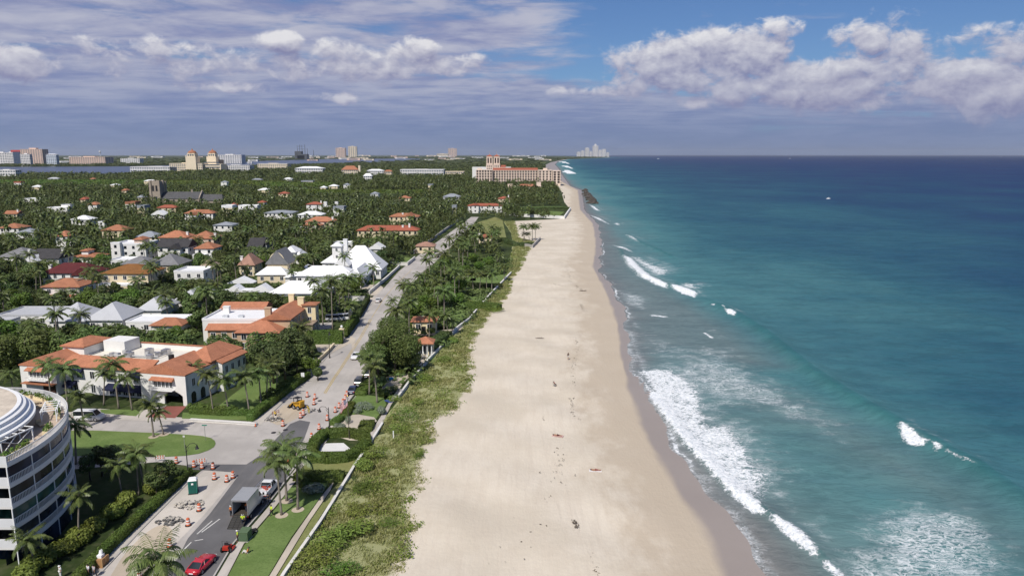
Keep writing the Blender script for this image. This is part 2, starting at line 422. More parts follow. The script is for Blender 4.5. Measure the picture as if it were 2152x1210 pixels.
# ---------------------------------------------------------------- coast lines (surveyed)
def curve_of(pxs, z):
    q = sorted([G(a, b, z)[::-1] for a, b in pxs]); d = np.array([t[0] for t in q]); x = np.array([t[1] for t in q]); return d, x
SEA_Z = -.4
WATER_PX = [(1760,1400),(1620,1210),(1553,1130),(1477,1014),(1423,938),(1365,835),(1334,777),(1318,737),(1320,700),(1316,660),(1290,608),(1260,568),(1266,516),
            (1258,472),(1228,441),(1226,424),(1222,400),(1198,391),(1184,372),(1174,355),(1166,346),(1171,340),(1194,334.5),(1284,331.2)]
INLAND_PX = [(520,1330),(588,1210),(665,1100),(690,1060),(740,980),(770,940),(800,890),(846,830),(872,795),(905,755),(945,715),(985,675),(1000,655),(1030,620),(1066,577),
             (1072,540),(1078,510),(1074,490),(1058,466),(1186,459.5),(1199,441),(1186,425),(1180,402),(1168,390),(1160,372),(1148,357),(1146,347),(1158,341),(1186,335.2),(1276,331.4)]
VEG_PX = [(800,1330),(845,1210),(862,1160),(885,1100),(870,1050),(900,1015),(897,960),(922,915),(905,885),(955,868),(985,835),(1000,785),(992,740),(1012,690),(1050,645),(1072,620),
          (1078,585),(1098,560),(1112,530),(1128,508),(1092,500),(1084,470),(1078,458)]
wd, wx = curve_of(WATER_PX, SEA_Z); idd, idx = curve_of(INLAND_PX, 0); vd, vx = curve_of(VEG_PX, 0)
# soft scallops so the water line is not a string of straight pieces
def shoreX(d):
    d = np.asarray(d, float); x = np.interp(d, wd, wx)
    near = np.clip((900-d)/500, 0, 1)
    return x + near*(.5*np.sin(d*.29+.6*np.sin(d*.11))+.25*np.sin(d*.71+1)+.7*np.sin(d*.13+2))
def inX(d): return np.interp(d, idd, idx)
def vegX(d): return np.interp(d, vd, vx)
def sheet_from_grid(name, X, Y, Z, mats, attrs=None, smooth=True):
    nr, nc = X.shape; V = np.stack([X, Y, Z], -1).reshape(-1, 3)
    i = np.arange(nr*nc).reshape(nr, nc)
    Fq = np.stack([i[:-1,:-1], i[:-1,1:], i[1:,1:], i[1:,:-1]], -1).reshape(-1, 4)
    me = np_mesh(name, V, Fq, {k: v.ravel() for k, v in (attrs or {}).items()}, smooth)
    return link(name, me, mats)
def geom(a, b, n, lo): return a + lo*((1+ (b-a)/lo)**(np.linspace(0,1,n))-1)
# ---------------------------------------------------------------- ground (one sheet to the horizon)
def ground_mat():
    m, t, b = new_mat('undergrowth_soil'); p = t.pos()
    n1 = t.noise(p, .05, 4); n2 = t.noise(p, .6, 4); n3 = t.noise(p, .008, 3)
    c = t.mix(t.mrange(n1, .38, .62), (.022, .036, .011), (.055, .078, .024))
    c = t.mix(t.math('MULTIPLY', t.mrange(n2, .45, .7), .7), c, (.085, .09, .045))
    c = t.mix(t.math('MULTIPLY', t.mrange(n3, .6, .7), .35), c, (.14, .13, .10))
    t.put(b.inputs['Base Color'], c); b.inputs['Roughness'].default_value = .95; b.inputs['Specular IOR Level'].default_value = .1
    return m
D = np.concatenate([np.linspace(-3000, 60, 6), geom(70, 60000, 160, 60)])
gx = np.stack([np.full_like(D, -60000.0), np.interp(D, [0, 60000], [-1200, -4000]), inX(D)+np.clip(D*0+2, 0, 2)], 1)
gr = sheet_from_grid('ground', gx, np.repeat(D[:,None], 3, 1), np.zeros_like(gx)-.01, ground_mat(), smooth=False); tag(gr, kind='structure')
# ---------------------------------------------------------------- beach
def sand_mat():
    m, t, b = new_mat('beach_sand'); p = t.pos(); wet = t.attr('wet')
    n1 = t.noise(p, .06, 4, .6); n2 = t.noise(t.scalev(p, 1.6, .25, 1), .5, 5, .6); n3 = t.noise(p, 3.2, 4, .65)
    c = t.mix(t.mrange(n1, .35, .65), (.555, .49, .392), (.64, .572, .47))
    c = t.mix(t.math('MULTIPLY', t.mrange(n2, .42, .66), .3), c, (.53, .455, .365))
    trk = t.noise(t.scalev(p, 1.7, .045, 1), 1.0, 3, .6); c = t.mix(t.math('MULTIPLY', t.mrange(trk, .56, .66), t.math('MULTIPLY', t.mrange(n1, .4, .6), .14)), c, (.42, .365, .30))
    damp = t.mrange(t.math('ADD', t.attr('damp'), t.math('MULTIPLY', t.math('SUBTRACT', t.noise(t.scalev(p, 1, .5, 1), .16, 5, .65), .5), 1.3)), .35, .75)
    c = t.mix(t.math('MULTIPLY', damp, .75), c, (.44, .365, .275))
    c = t.mix(t.math('MULTIPLY', t.mrange(n3, .58, .75), .25), c, (.40, .35, .29))
    vg = t.mrange(t.math('ADD', t.attr('veg'), t.math('MULTIPLY', t.math('SUBTRACT', t.noise(p, .5, 5, .65), .5), 1.4)), .3, .8)
    c = t.mix(t.math('MULTIPLY', vg, .8), c, t.mix(n1, (.17, .21, .058), (.29, .30, .11)))
    w = t.mrange(t.math('ADD', wet, t.math('MULTIPLY', t.math('SUBTRACT', t.noise(t.scalev(p, 1, .5, 1), .12, 3), .5), .34)), .40, .60)
    c = t.mix(w, c, t.mix(n1, (.28, .24, .215), (.34, .295, .265)))
    t.put(b.inputs['Base Color'], c)
    t.put(b.inputs['Roughness'], t.math('SUBTRACT', .95, t.math('MULTIPLY', w, .5)))
    b.inputs['Specular IOR Level'].default_value = .2
    h = t.math('ADD', t.math('MULTIPLY', t.noise(p, 1.1, 5, .65), .6), t.math('MULTIPLY', t.noise(t.scalev(p, 2.5, .6, 1), 1.0, 4), .4))
    bn = t.new('ShaderNodeBump'); bn.inputs['Distance'].default_value = .35
    t.put(bn.inputs['Strength'], t.math('MULTIPLY', t.math('SUBTRACT', 1.0, w), .35)); t.put(bn.inputs['Height'], h); t.put(b.inputs['Normal'], bn.outputs[0])
    return m
WETIN = [(1580,1320),(1526,1210),(1468,1103),(1392,974),(1347,893),(1322,820),(1304,740),(1298,680),(1274,612),(1246,563),(1252,510),(1246,470),(1219,441),(1217,422),(1214,400)]
wid, wix = curve_of(WETIN, -.2)
D = np.concatenate([[-400, -100, 40], geom(62, 30000, 520, 60)]); T = np.linspace(0, 1, 61)
sx, ix = shoreX(D), inX(D); ix = np.minimum(ix, sx-14)
bx = ix[:,None]*(1-T) + (sx+5)[:,None]*T; op = sx[:,None]-bx; Yb = np.repeat(D[:,None], 61, 1)
bz = np.where(op > 10, .02, .02-.43*(10-op)/10)
rg = np.random.default_rng(3)
bz += np.clip((op-6)/10, 0, 1)*.10*(np.sin(bx*.45+np.sin(Yb*.13)*2)+np.sin(Yb*.37+bx*.2))*np.clip((600-Yb)/300, 0, 1)
wetw = np.maximum(1.0, sx-np.interp(D, wid, wix))[:,None]
beach = sheet_from_grid('beach', bx, Yb, bz, sand_mat(), {'wet': 1-np.clip(op/(wetw*1.0)*.5, 0, 1), 'damp': np.clip(1.15-op/(wetw+19), 0, 1), 'veg': np.clip((vegX(D)[:,None]-bx)/3.0, 0, 1)*(Yb < 640)}); tag(beach, kind='structure')
# ---------------------------------------------------------------- sea
def poly_w(pxs, z=SEA_Z): return np.array([G(a, b, z) for a, b in pxs])
def seg_dist(X, Y, pl):
    best = np.full(X.shape, 1e9); side = np.zeros(X.shape); along = np.zeros(X.shape)
    L = 0; tot = sum(math.dist(pl[i], pl[i+1]) for i in range(len(pl)-1))
    for i in range(len(pl)-1):
        ax, ay = pl[i]; bx_, by_ = pl[i+1]; dx, dy = bx_-ax, by_-ay; l2 = dx*dx+dy*dy; l = math.sqrt(l2)
        t = np.clip(((X-ax)*dx+(Y-ay)*dy)/l2, 0, 1); q = np.hypot(X-ax-t*dx, Y-ay-t*dy); s = ((X-ax)*dy-(Y-ay)*dx)/l
        m = q < best; best[m] = q[m]; side[m] = np.where(np.abs(s[m]) > 1e-6, np.sign(s[m]), 1)*q[m]; along[m] = (L+t[m]*l)/tot; L += l
    return best, side, along
def inside(X, Y, pg):
    c = np.zeros(X.shape, bool); n = len(pg)
    for i in range(n):
        x1, y1 = pg[i]; x2, y2 = pg[(i+1) % n]
        if y1 == y2: continue
        k = ((y1 > Y) != (y2 > Y)) & (X < (x2-x1)*(Y-y1)/(y2-y1)+x1); c ^= k
    return c
def soft_poly(X, Y, pxs, fall, z=SEA_Z):
    pg = poly_w(pxs, z); m = (X > pg[:,0].min()-3*fall) & (X < pg[:,0].max()+3*fall) & (Y > pg[:,1].min()-3*fall) & (Y < pg[:,1].max()+3*fall)
    out = np.zeros(X.shape)
    if not m.any(): return out
    xs, ys = X[m], Y[m]; q, _, _ = seg_dist(xs, ys, list(map(tuple, pg))+[tuple(pg[0])]); i = inside(xs, ys, pg)
    out[m] = np.clip(.5+np.where(i, q, -q)/(2*fall), 0, 1); return out
D = np.concatenate([[-4000, -300, 30], geom(66, 1500, 620, 95), geom(1560, 60000, 40, 900)])
O = np.concatenate([np.linspace(-2, 48, 190), geom(48.4, 400, 170, 40)[0:], geom(420, 60000, 34, 200)])
X = shoreX(D)[:,None]+O[None,:]; Y = np.repeat(D[:,None], len(O), 1); off = np.repeat(O[None,:], len(D), 0)
foam = np.zeros(X.shape); lace = np.zeros(X.shape); Z = np.full(X.shape, SEA_Z); murk = np.zeros(X.shape); clear = np.zeros(X.shape)
def addf(arr, pxs, fall, gain=1.0):
    np.maximum(arr, soft_poly(X, Y, pxs, fall)*gain, out=arr)
    if arr is foam:                                # old foam left trailing on the seaward side
        q = [P(a+2.6+fall, b+2.2+fall, SEA_Z) for a, b in poly_w(pxs)]; np.maximum(lace, soft_poly(X, Y, q, 2.5+fall*1.2)*.6, out=lace)
# the broken wave along the shore: dense at its front edge, torn at the back
addf(foam, [(1334,775),(1362,828),(1398,882),(1432,925),(1480,980),(1530,1033),(1580,1074),(1609,1080),(1600,1058),(1622,1008),(1596,985),(1570,930),(1530,890),(1490,890),(1480,855),(1470,810),(1410,775)], 2.4, .80)
addf(foam, [(1358,828),(1398,884),(1432,927),(1480,982),(1530,1036),(1580,1078),(1611,1083),(1598,1060),(1550,1010),(1500,955),(1450,905),(1410,850),(1372,815)], .9, 1.0)
addf(foam, [(1614,1090),(1640,1115),(1690,1158),(1716,1176),(1722,1168),(1708,1142),(1672,1108),(1632,1087)], .8, .98)
addf(foam, [(1727,1182),(1750,1212),(1772,1228),(1800,1228),(1764,1196),(1740,1182)], .8, .98)
addf(foam, [(1885,899),(1893,918),(1908,933),(1940,942),(1950,936),(1932,924),(1915,912),(1898,898)], .8, 1.0)
addf(foam, [(1954,938),(1966,954),(1978,952),(1980,945)], .6, .95)
addf(foam, [(1984,958),(2010,974),(2054,990),(2054,986),(2012,968),(1988,954)], .5, .62)
addf(foam, [(1308,538),(1318,558),(1342,580),(1380,600),(1404,606),(1402,598),(1374,585),(1350,565),(1330,545)], 2.0, 1.0)
addf(foam, [(1318,540),(1350,562),(1376,582),(1402,577),(1412,568),(1378,556),(1345,540)], 4.0, .72)
addf(foam, [(1406,602),(1432,617),(1461,626),(1467,616),(1450,608),(1424,600)], 1.4, 1.0)
addf(foam, [(1424,600),(1452,608),(1474,606),(1460,596),(1436,594)], 2.4, .7)
addf(foam, [(1522,655),(1530,664),(1545,669),(1548,663),(1536,656)], .7, 1.0); addf(foam, [(1493,643),(1502,647),(1502,643)], .6, 1.0); addf(foam, [(1514,648),(1524,655),(1524,650)], .6, .9)
addf(foam, [(1476,699),(1486,706),(1502,713),(1496,706),(1482,698)], .6, .85); addf(foam, [(1366,660),(1404,664),(1404,668),(1366,664)], .8, .8)
for pxs in ([(1314,494),(1328,503),(1342,510),(1330,499)], [(1240,452),(1258,462),(1282,472),(1260,458)], [(1238,430),(1250,441),(1262,444),(1250,434)], [(1288,515),(1312,525),(1330,530),(1312,519)], [(1290,470),(1302,474),(1298,468)],
            [(1176,348),(1194,353),(1206,355),(1192,348)], [(1178,360),(1196,366),(1210,364),(1194,357)], [(1172,340),(1186,343),(1200,345),(1188,340)]): addf(foam, pxs, 2.2, 1.0)
# thin lace of old foam
addf(lace, [(1850,1085),(1930,1070),(2030,1085),(2080,1130),(2090,1230),(1790,1230),(1830,1150)], 6.0, 1.0)
addf(lace, [(1370,770),(1430,755),(1520,745),(1600,790),(1700,850),(1765,890),(1730,905),(1640,870),(1560,850),(1500,860),(1440,820)], 7.0, .7)
addf(lace, [(1330,690),(1420,720),(1560,730),(1580,770),(1420,770),(1345,740)], 5.0, .45); addf(lace, [(1760,1180),(1850,1170),(1900,1240),(1780,1240)], 3.0, .9)
addf(lace, [(1300,610),(1360,625),(1350,650),(1318,640)], 4.0, .8); addf(lace, [(1740,905),(1790,930),(1770,940)], 2.0, .55)
addf(lace, [(1300,620),(1330,655),(1350,690),(1330,690)], 3.0, .6); addf(lace, [(1320,700),(1360,760),(1372,815),(1340,770)], 2.0, .75)
addf(murk, [(1290,560),(1330,640),(1400,690),(1560,790),(1800,900),(2000,1020),(2152,1140),(2200,1210),(2100,1130),(1900,1010),(1700,900),(1520,830),(1400,740),(1300,640),(1270,560)], 9.0, .9)
addf(murk, [(1240,432),(1290,500),(1345,575),(1440,630),(1540,690),(1640,770),(1560,775),(1420,735),(1335,740),(1318,690),(1296,612),(1262,566)], 6.0, 1.0)
# swells: (line, height, seaward width, shoreward width)
def crest(pxs, h, wb, wf):
    pl = [tuple(p) for p in poly_w(pxs)]
    q, s, al = seg_dist(X, Y, pl)
    g = np.where(s > 0, np.exp(-(q/wb)**2), np.exp(-(q/wf)**2))*np.clip(np.minimum(al, 1-al)*9, 0, 1)
    Z[:] = np.maximum(Z, SEA_Z+h*g); np.maximum(clear, g*(s < .3*wb)*.9, out=clear)
crest([(2240,1120),(2152,1052),(2050,985),(1970,942),(1890,895),(1800,845),(1700,780),(1610,705),(1560,672),(1465,622)], 1.25, 4.5, 2.4)
crest([(1470,618),(1400,600),(1340,575),(1310,540),(1300,520)], .9, 3.5, 1.2)
crest([(1420,545),(1380,525),(1340,508),(1312,492)], .7, 4, 1.4)
crest([(1790,1235),(1740,1185),(1660,1112),(1600,1072),(1520,1016),(1430,915),(1370,835)], .55, 2.2, .7)
Z += foam*.12*np.sin(X*2.1+Y*1.3)*np.sin(Y*2.3-X) 
wob = .45*np.sin(D*.33+1.2*np.sin(D*.09))+.22*np.sin(D*.93+1)
sw = np.clip(1.25-np.abs(off-.55-wob[:,None]*.7)/.75, 0, 1)*np.clip((700-Y)/300, .25, 1); foam = np.maximum(foam, sw*(.5+.14*np.sin(Y*.17)+.1*np.sin(Y*.05+1)))
lace = np.maximum(lace, np.clip(1-off/5.5, 0, 1)*.62*np.clip((300-Y)/100, 0, 1))
far = np.clip((Y-60)/1500, 0, 1)
Z += np.clip(off/20, 0, 1)*(.07*np.sin(X*.35+Y*.62+2*np.sin(X*.05))+.05*np.sin(X*-.22+Y*.81+1.3*np.sin(Y*.07)))*(1-far)
def sea_mat():
    m = bpy.data.materials.new('sea_water'); m.use_nodes = True; t = NT(m.node_tree); t.n.remove(t.n['Principled BSDF'])
    p = t.pos(); off = t.attr('off'); lg = t.math('DIVIDE', t.math('LOGARITHM', t.math('ADD', t.math('MAXIMUM', off, 0.0), 1.0), 10.0), 3.7)
    patch = t.noise(t.scalev(p, 1, .6, 1), .009, 4, .6); patch2 = t.noise(t.scalev(p, 1, 1.6, 1), .045, 4, .6)
    f = t.math('ADD', lg, t.math('MULTIPLY', t.math('SUBTRACT', patch, .5), .42)); f = t.math('ADD', f, t.math('MULTIPLY', t.math('SUBTRACT', patch2, .5), .10))
    deep = t.ramp(f, [(0.0, (.20, .175, .16)), (.15, (.17, .185, .18)), (.28, (.125, .215, .215)), (.40, (.072, .195, .205)), (.52, (.033, .118, .150)), (.62, (.020, .080, .128)), (.72, (.014, .052, .112)), (.84, (.011, .030, .105)), (1.0, (.010, .024, .088))])
    c = t.mix(t.math('MULTIPLY', t.attr('murk'), .72), deep, (.16, .195, .19))
    c = t.mix(t.math('MULTIPLY', t.attr('clear'), .5), c, (.022, .13, .125))
    wv = t.math('ADD', t.math('MULTIPLY', t.noise(t.scalev(p, .6, 1.25, 1), .6, 5, .64, .6), 1.15), t.math('MULTIPLY', t.noise(t.scalev(p, .5, 1.2, 1), .12, 4, .6), 1.15))
    c = t.mix(t.mrange(wv, .95, 1.40, .0, .5), c, t.mix(.5, c, (.004, .02, .03)))
    # foam
    fa = t.attr('foam'); la = t.attr('lace')
    n1 = t.noise(p, 1.25, 7, .72, .9); n2 = t.noise(t.scalev(p, 1, 1.3, 1), .28, 4, .6)
    fm = t.mrange(t.math('ADD', fa, t.math('MULTIPLY', t.math('SUBTRACT', t.math('ADD', t.math('MULTIPLY', n1, .75), t.math('MULTIPLY', n2, .25)), .5), 2.7)), .44, .80)
    fm = t.math('MULTIPLY', fm, t.mrange(fa, .02, .2))
    wp = t.new('ShaderNodeVectorMath', operation='ADD'); t.put(wp.inputs[0], t.scalev(p, 1, 1.5, 1))
    nn = t.new('ShaderNodeTexNoise'); t.put(nn.inputs['Vector'], p); nn.inputs['Scale'].default_value = .5; nn.inputs['Detail'].default_value = 4
    t.put(wp.inputs[1], t.scalev(nn.outputs['Color'], 3.2, 3.2, 0))
    def lacy(sc):
        vo = t.new('ShaderNodeTexVoronoi', feature='DISTANCE_TO_EDGE'); t.put(vo.inputs['Vector'], wp.outputs[0]); vo.inputs['Scale'].default_value = sc
        return vo.outputs['Distance']
    def fil(sc, wd_, wx_):
        q = t.noise(t.scalev(wp.outputs[0], 1.0, wx_, 1), sc, 4, .6, .8); return t.mrange(t.math('ABSOLUTE', t.math('SUBTRACT', q, .5)), wd_, .0)
    l1 = t.math('MAXIMUM', fil(.33, .05, 1.25), t.math('MULTIPLY', t.mrange(lacy(.62), .09, .0), .45)); l2 = t.math('MAXIMUM', fil(.8, .07, 1.2), t.math('MULTIPLY', t.mrange(n1, .58, .75), .8))
    lm = t.math('MULTIPLY', t.math('MAXIMUM', l1, t.math('MULTIPLY', l2, .8)), t.mrange(t.math('ADD', la, t.math('MULTIPLY', t.math('SUBTRACT', n2, .5), 1.2)), .25, .95), clamp=True)
    milk = t.mrange(t.math('ADD', la, fa), .0, 1.4, 0, .28)
    c = t.mix(milk, c, (.24, .33, .34))
    # stray whitecaps far out
    wc = t.math('MULTIPLY', t.mrange(t.noise(t.scalev(p, .4, 1, 1), .11, 3, .7), .765, .80), t.mrange(off, 60, 200))
    white = t.math('MAXIMUM', t.math('MAXIMUM', fm, t.math('MULTIPLY', lm, .8)), t.math('MULTIPLY', wc, .5), clamp=True)
    df = t.new('ShaderNodeBsdfDiffuse'); t.put(df.inputs[0], t.mix(white, c, t.mix(t.mrange(t.noise(p, 2.2, 4, .7), .35, .6), (.56, .61, .64), (.84, .85, .85))))
    bn = t.new('ShaderNodeBump'); bn.inputs['Strength'].default_value = .6; bn.inputs['Distance'].default_value = .45
    t.put(bn.inputs['Height'], t.math('ADD', wv, t.math('MULTIPLY', n1, t.math('MULTIPLY', fm, .5)))); t.put(df.inputs['Normal'], bn.outputs[0])
    gl = t.new('ShaderNodeBsdfGlossy'); gl.inputs['Roughness'].default_value = .18; t.put(gl.inputs['Normal'], bn.outputs[0]); gl.inputs[0].default_value = (.9, .95, 1, 1)
    fr = t.new('ShaderNodeFresnel'); fr.inputs[0].default_value = 1.33
    ff = t.math('MINIMUM', t.math('MULTIPLY', fr.outputs[0], .55), .11); ff = t.math('MULTIPLY', ff, t.math('SUBTRACT', 1.0, white))
    ms = t.new('ShaderNodeMixShader'); t.put(ms.inputs[0], ff); t.l.new(df.outputs[0], ms.inputs[1]); t.l.new(gl.outputs[0], ms.inputs[2])
    t.l.new(ms.outputs[0], t.n['Material Output'].inputs[0]); return m
SEAM = sea_mat()
sea = sheet_from_grid('sea', X, Y, Z, SEAM, {'off': np.maximum(off, 0), 'foam': foam, 'lace': lace, 'murk': murk, 'clear': clear}); tag(sea, kind='structure')
# ---------------------------------------------------------------- flat sheets: streets, paths, lawns
FLATS = []                                         # world polygons nothing should grow on
def flat(name, pxs, z, m, kind='structure', world=False, smooth_n=0, keep=True):
    pts = [tuple(p) for p in pxs] if world else [G(a, b, z) for a, b in pxs]
    if smooth_n:
        for _ in range(smooth_n):
            q = []
            for i in range(len(pts)):
                a, b = pts[i], pts[(i+1) % len(pts)]
                q += [(a[0]*.75+b[0]*.25, a[1]*.75+b[1]*.25), (a[0]*.25+b[0]*.75, a[1]*.25+b[1]*.75)]
            pts = q
    v = [Vector((p[0], p[1], 0)) for p in pts]
    me = bpy.data.meshes.new(name); tr = tessellate_polygon([v]); me.from_pydata([(p[0], p[1], z) for p in pts], [], [tuple(t) for t in tr]); me.update()
    if me.polygons and me.polygons[0].normal.z < 0: me.flip_normals()
    o = link(name, me, m); tag(o, kind=kind)
    if keep: FLATS.append(np.array(pts))
    return o
def road_mat(name, base, stain, crack=.12):
    m, t, b = new_mat(name); p = t.pos()
    n1 = t.noise(p, .09, 4, .6); n2 = t.noise(p, 1.4, 4, .7); n3 = t.noise(t.scalev(p, 1.6, .12, 1), .5, 4, .6)
    c = t.mix(t.mrange(n1, .35, .65), tuple(q*.86 for q in base), tuple(q*1.1 for q in base))
    c = t.mix(t.math('MULTIPLY', t.mrange(n3, .5, .72), .45), c, stain)
    c = t.mix(t.math('MULTIPLY', t.mrange(n2, .55, .75), .3), c, tuple(q*.7 for q in base))
    vo = t.new('ShaderNodeTexVoronoi', feature='DISTANCE_TO_EDGE'); t.put(vo.inputs['Vector'], t.vmath('ADD', p, t.scalev(p, .3, .1, 0))); vo.inputs['Scale'].default_value = .16
    c = t.mix(t.math('MULTIPLY', t.mrange(vo.outputs['Distance'], .012, .0), crack), c, tuple(q*.45 for q in base))
    t.put(b.inputs['Base Color'], c); b.inputs['Roughness'].default_value = .9; b.inputs['Specular IOR Level'].default_value = .15; return m
ASPH_OLD = road_mat('worn_pale_asphalt', (.43, .40, .37), (.33, .305, .28), .08)
ASPH_NEW = road_mat('fresh_dark_asphalt', (.135, .132, .135), (.19, .18, .17), .1)
DUSTY = road_mat('dusty_broken_road', (.53, .485, .43), (.42, .375, .32))
DIRT = road_mat('sandy_dirt', (.47, .40, .31), (.36, .285, .205), 0)
PAVE = road_mat('pale_concrete_paving', (.47, .43, .385), (.35, .32, .285), .35)
PATHM = road_mat('sandy_path', (.50, .44, .36), (.38, .33, .27), 0)
BRICKP = road_mat('red_brick_paving', (.25, .095, .075), (.19, .075, .06), 0)
def lawn_mat(name, a, b_):
    m, t, b = new_mat(name); p = t.pos()
    n1 = t.noise(p, .22, 5, .65); n2 = t.noise(p, 3.0, 4, .7); n3 = t.noise(p, .05, 2)
    c = t.mix(t.mrange(n1, .32, .68), a, b_); c = t.mix(t.math('MULTIPLY', t.mrange(n2, .4, .7), .45), c, tuple(q*.6 for q in a))
    c = t.mix(t.math('MULTIPLY', t.mrange(n3, .5, .7), .3), c, (b_[0]*1.3, b_[1]*1.02, b_[2]))
    t.put(b.inputs['Base Color'], c); b.inputs['Roughness'].default_value = .95; b.inputs['Specular IOR Level'].default_value = .1
    bn = t.new('ShaderNodeBump'); bn.inputs['Strength'].default_value = .5; bn.inputs['Distance'].default_value = .1; t.put(bn.inputs['Height'], n2); t.put(b.inputs['Normal'], bn.outputs[0]); return m
LAWN = lawn_mat('mown_lawn', (.115, .175, .05), (.165, .23, .075))
LAWND = lawn_mat('lawn_painted_shade', (.08, .13, .035), (.125, .18, .055))  # darker copy of the lawn green, shade painted into the colour
DRYL = lawn_mat('dry_lawn', (.17, .19, .065), (.24, .25, .10))
YEL = mat('yellow_road_paint', (.50, .36, .10), .8, .25, 1.2); WHT = mat('white_road_paint', (.62, .61, .58), .8, .2, 1.2)
road = flat('road', [(130,1330),(205,1210),(300,1108),(400,1008),(480,940),(560,878),(640,800),(700,735),(742,684),(782,636),(806,606),(838,570),(880,536),(930,500),(966,474),(990,456),(1006,456),(990,478),(958,508),(918,548),(880,582),(846,618),(836,640),(806,690),(786,745),(765,800),(722,856),(664,925),(607,998),(560,1060),(490,1140),(448,1210),(360,1330)], .012, ASPH_OLD)
flat('road', [(100,868),(140,872),(300,880),(400,885),(535,893),(620,888),(660,915),(600,985),(545,970),(395,978),(330,970),(240,978),(100,990)], .016, ASPH_OLD)
flat('road', [(362,1330),(450,1210),(492,1140),(562,1060),(609,998),(600,985),(640,920),(652,886),(630,882),(610,890),(548,955),(518,975),(395,975),(388,985),(470,990),(500,1000),(470,1040),(440,1080),(395,1130),(372,1175),(330,1250),(290,1330)], .022, ASPH_NEW)
flat('road', [(205,1208),(300,1110),(398,1012),(430,988),(494,992),(486,1012),(462,1042),(430,1080),(372,1140),(340,1180),(300,1260),(180,1260)], .028, DUSTY)
flat('road', [(232,1210),(262,1160),(318,1108),(350,1100),(368,1120),(340,1165),(300,1200),(260,1290),(200,1260)], .034, DIRT, smooth_n=2)
flat('road', [(560,882),(606,842),(640,850),(636,872),(590,896)], .024, DIRT, smooth_n=1)
for o in list(COL.objects)[-6:]: o.name = 'road'
def kerb(pxs, label=None, h=.13, w=.22):
    pts = path_pts(pxs); mb = MB()
    for a, b in zip(pts[:-1], pts[1:]):
        d = (b-a).normalized(); n = Vector((-d.y, d.x, 0))*w/2
        q = [a-n, b-n, b+n, a+n]; mb.add([(p.x,p.y,0) for p in q]+[(p.x,p.y,h) for p in q], [(0,1,5,4),(1,2,6,5),(2,3,7,6),(3,0,4,7),(4,5,6,7)])
    return tag(mb.build('kerb', CONC), kind='structure')
# yellow centre line, worn lane marks
def marking(pxs, w, m):
    pts = path_pts(pxs); mb = MB()
    for a, b in zip(pts[:-1], pts[1:]):
        d = (b-a).normalized(); n = Vector((-d.y, d.x, 0))*w/2
        mb.add([(p.x, p.y, .042) for p in (a-n, b-n, b+n, a+n)], [(0,1,2,3)])
    return tag(mb.build('road_marking', m), kind='structure')
marking([(681,826),(700,795),(716,772),(735,742),(758,706),(778,670)], .14, YEL); marking([(684,827),(703,796),(719,773),(738,743),(761,707),(781,671)], .14, YEL)
marking([(781,668),(806,628),(830,600),(866,566)], .12, YEL)
for q in ([(375,1166),(402,1139)], [(409,1136),(427,1133)], [(414,1122),(446,1094)], [(424,1118),(462,1090)], [(330,1212),(368,1176)]): marking(q, .16, WHT)
manh = MB().prism([(.45*math.cos(a), .45*math.sin(a)) for a in np.linspace(0, 2*PI, 20)[:-1]], .044, .052)
for q in ((600,903),(575,909),(672,842)):
    o = manh.build('manhole_cover', DARK); o.location = (*G(*q), 0); tag(o, kind='structure')
# pavements, paths and lawns beside the coast road
flat('pavement', [(452,1216),(492,1148),(566,1062),(611,1004),(625,1006),(580,1062),(512,1142),(474,1216)], .05, PAVE)
flat('pavement', [(668,926),(726,858),(770,803),(784,806),(744,858),(690,922),(640,985),(618,1000),(610,998)], .05, PAVE)
flat('pavement', [(170,1216),(300,1092),(385,1008),(397,1010),(312,1098),(222,1190),(206,1216)], .05, PAVE)
flat('pavement', [(525,888),(590,830),(652,774),(700,722),(736,680),(742,684),(708,728),(660,782),(600,840),(548,893)], .05, PAVE)
flat('pavement', [(736,678),(770,640),(800,604),(806,606),(780,640),(744,682)], .05, PAVE)
kerb([(449,1212),(491,1141),(562,1060),(610,998)]); kerb([(664,926),(722,857),(766,800),(787,746),(807,690),(836,642)]); kerb([(560,879),(640,801),(700,736),(742,685),(782,637)]); kerb([(208,1208),(302,1108),(400,1009)])
flat('lawn', [(476,1216),(514,1144),(582,1064),(612,1022),(634,1012),(690,1014),(676,1040),(612,1128),(560,1216)], .054, LAWN)
flat('path', [(562,1216),(614,1130),(680,1036),(700,1013),(636,1008),(636,1003),(704,1006),(694,1030),(650,1094),(576,1216)], .058, PATHM)
flat('lawn', [(578,1216),(652,1094),(696,1030),(712,1012),(722,1010),(672,1086),(600,1216)], .054, DRYL)
flat('lawn', [(632,985),(640,975),(752,966),(742,978),(735,990),(630,1000)], .054, DRYL)
flat('path', [(670,948),(684,931),(722,930),(738,944),(728,947)], .06, mat('white_paving', (.66,.65,.63), .8, .08, .6))
flat('path', [(700,910),(716,892),(735,872),(752,870),(786,876),(792,884),(772,905),(760,925),(735,925),(712,918)], .056, PATHM)
flat('path', [(766,925),(790,890),(806,866),(820,840),(838,815),(845,818),(822,850),(808,880),(780,928)], .06, PAVE)
flat('lawn', [(690,885),(726,856),(752,828),(775,830),(806,834),(812,850),(790,880),(760,870),(732,872),(712,892)], .053, LAWN)
flat('path', [(800,822),(812,792),(826,786),(856,785),(860,792),(846,806),(838,820),(820,826)], .056, PATHM)
flat('lawn', [(875,776),(895,742),(940,738),(915,760),(890,775)], .052, LAWN)
flat('path', [(866,768),(876,744),(906,742),(885,768)], .056, PATHM); flat('path', [(862,698),(922,694),(964,690),(968,682),(990,680),(980,690),(960,702),(866,706)], .056, PATHM)
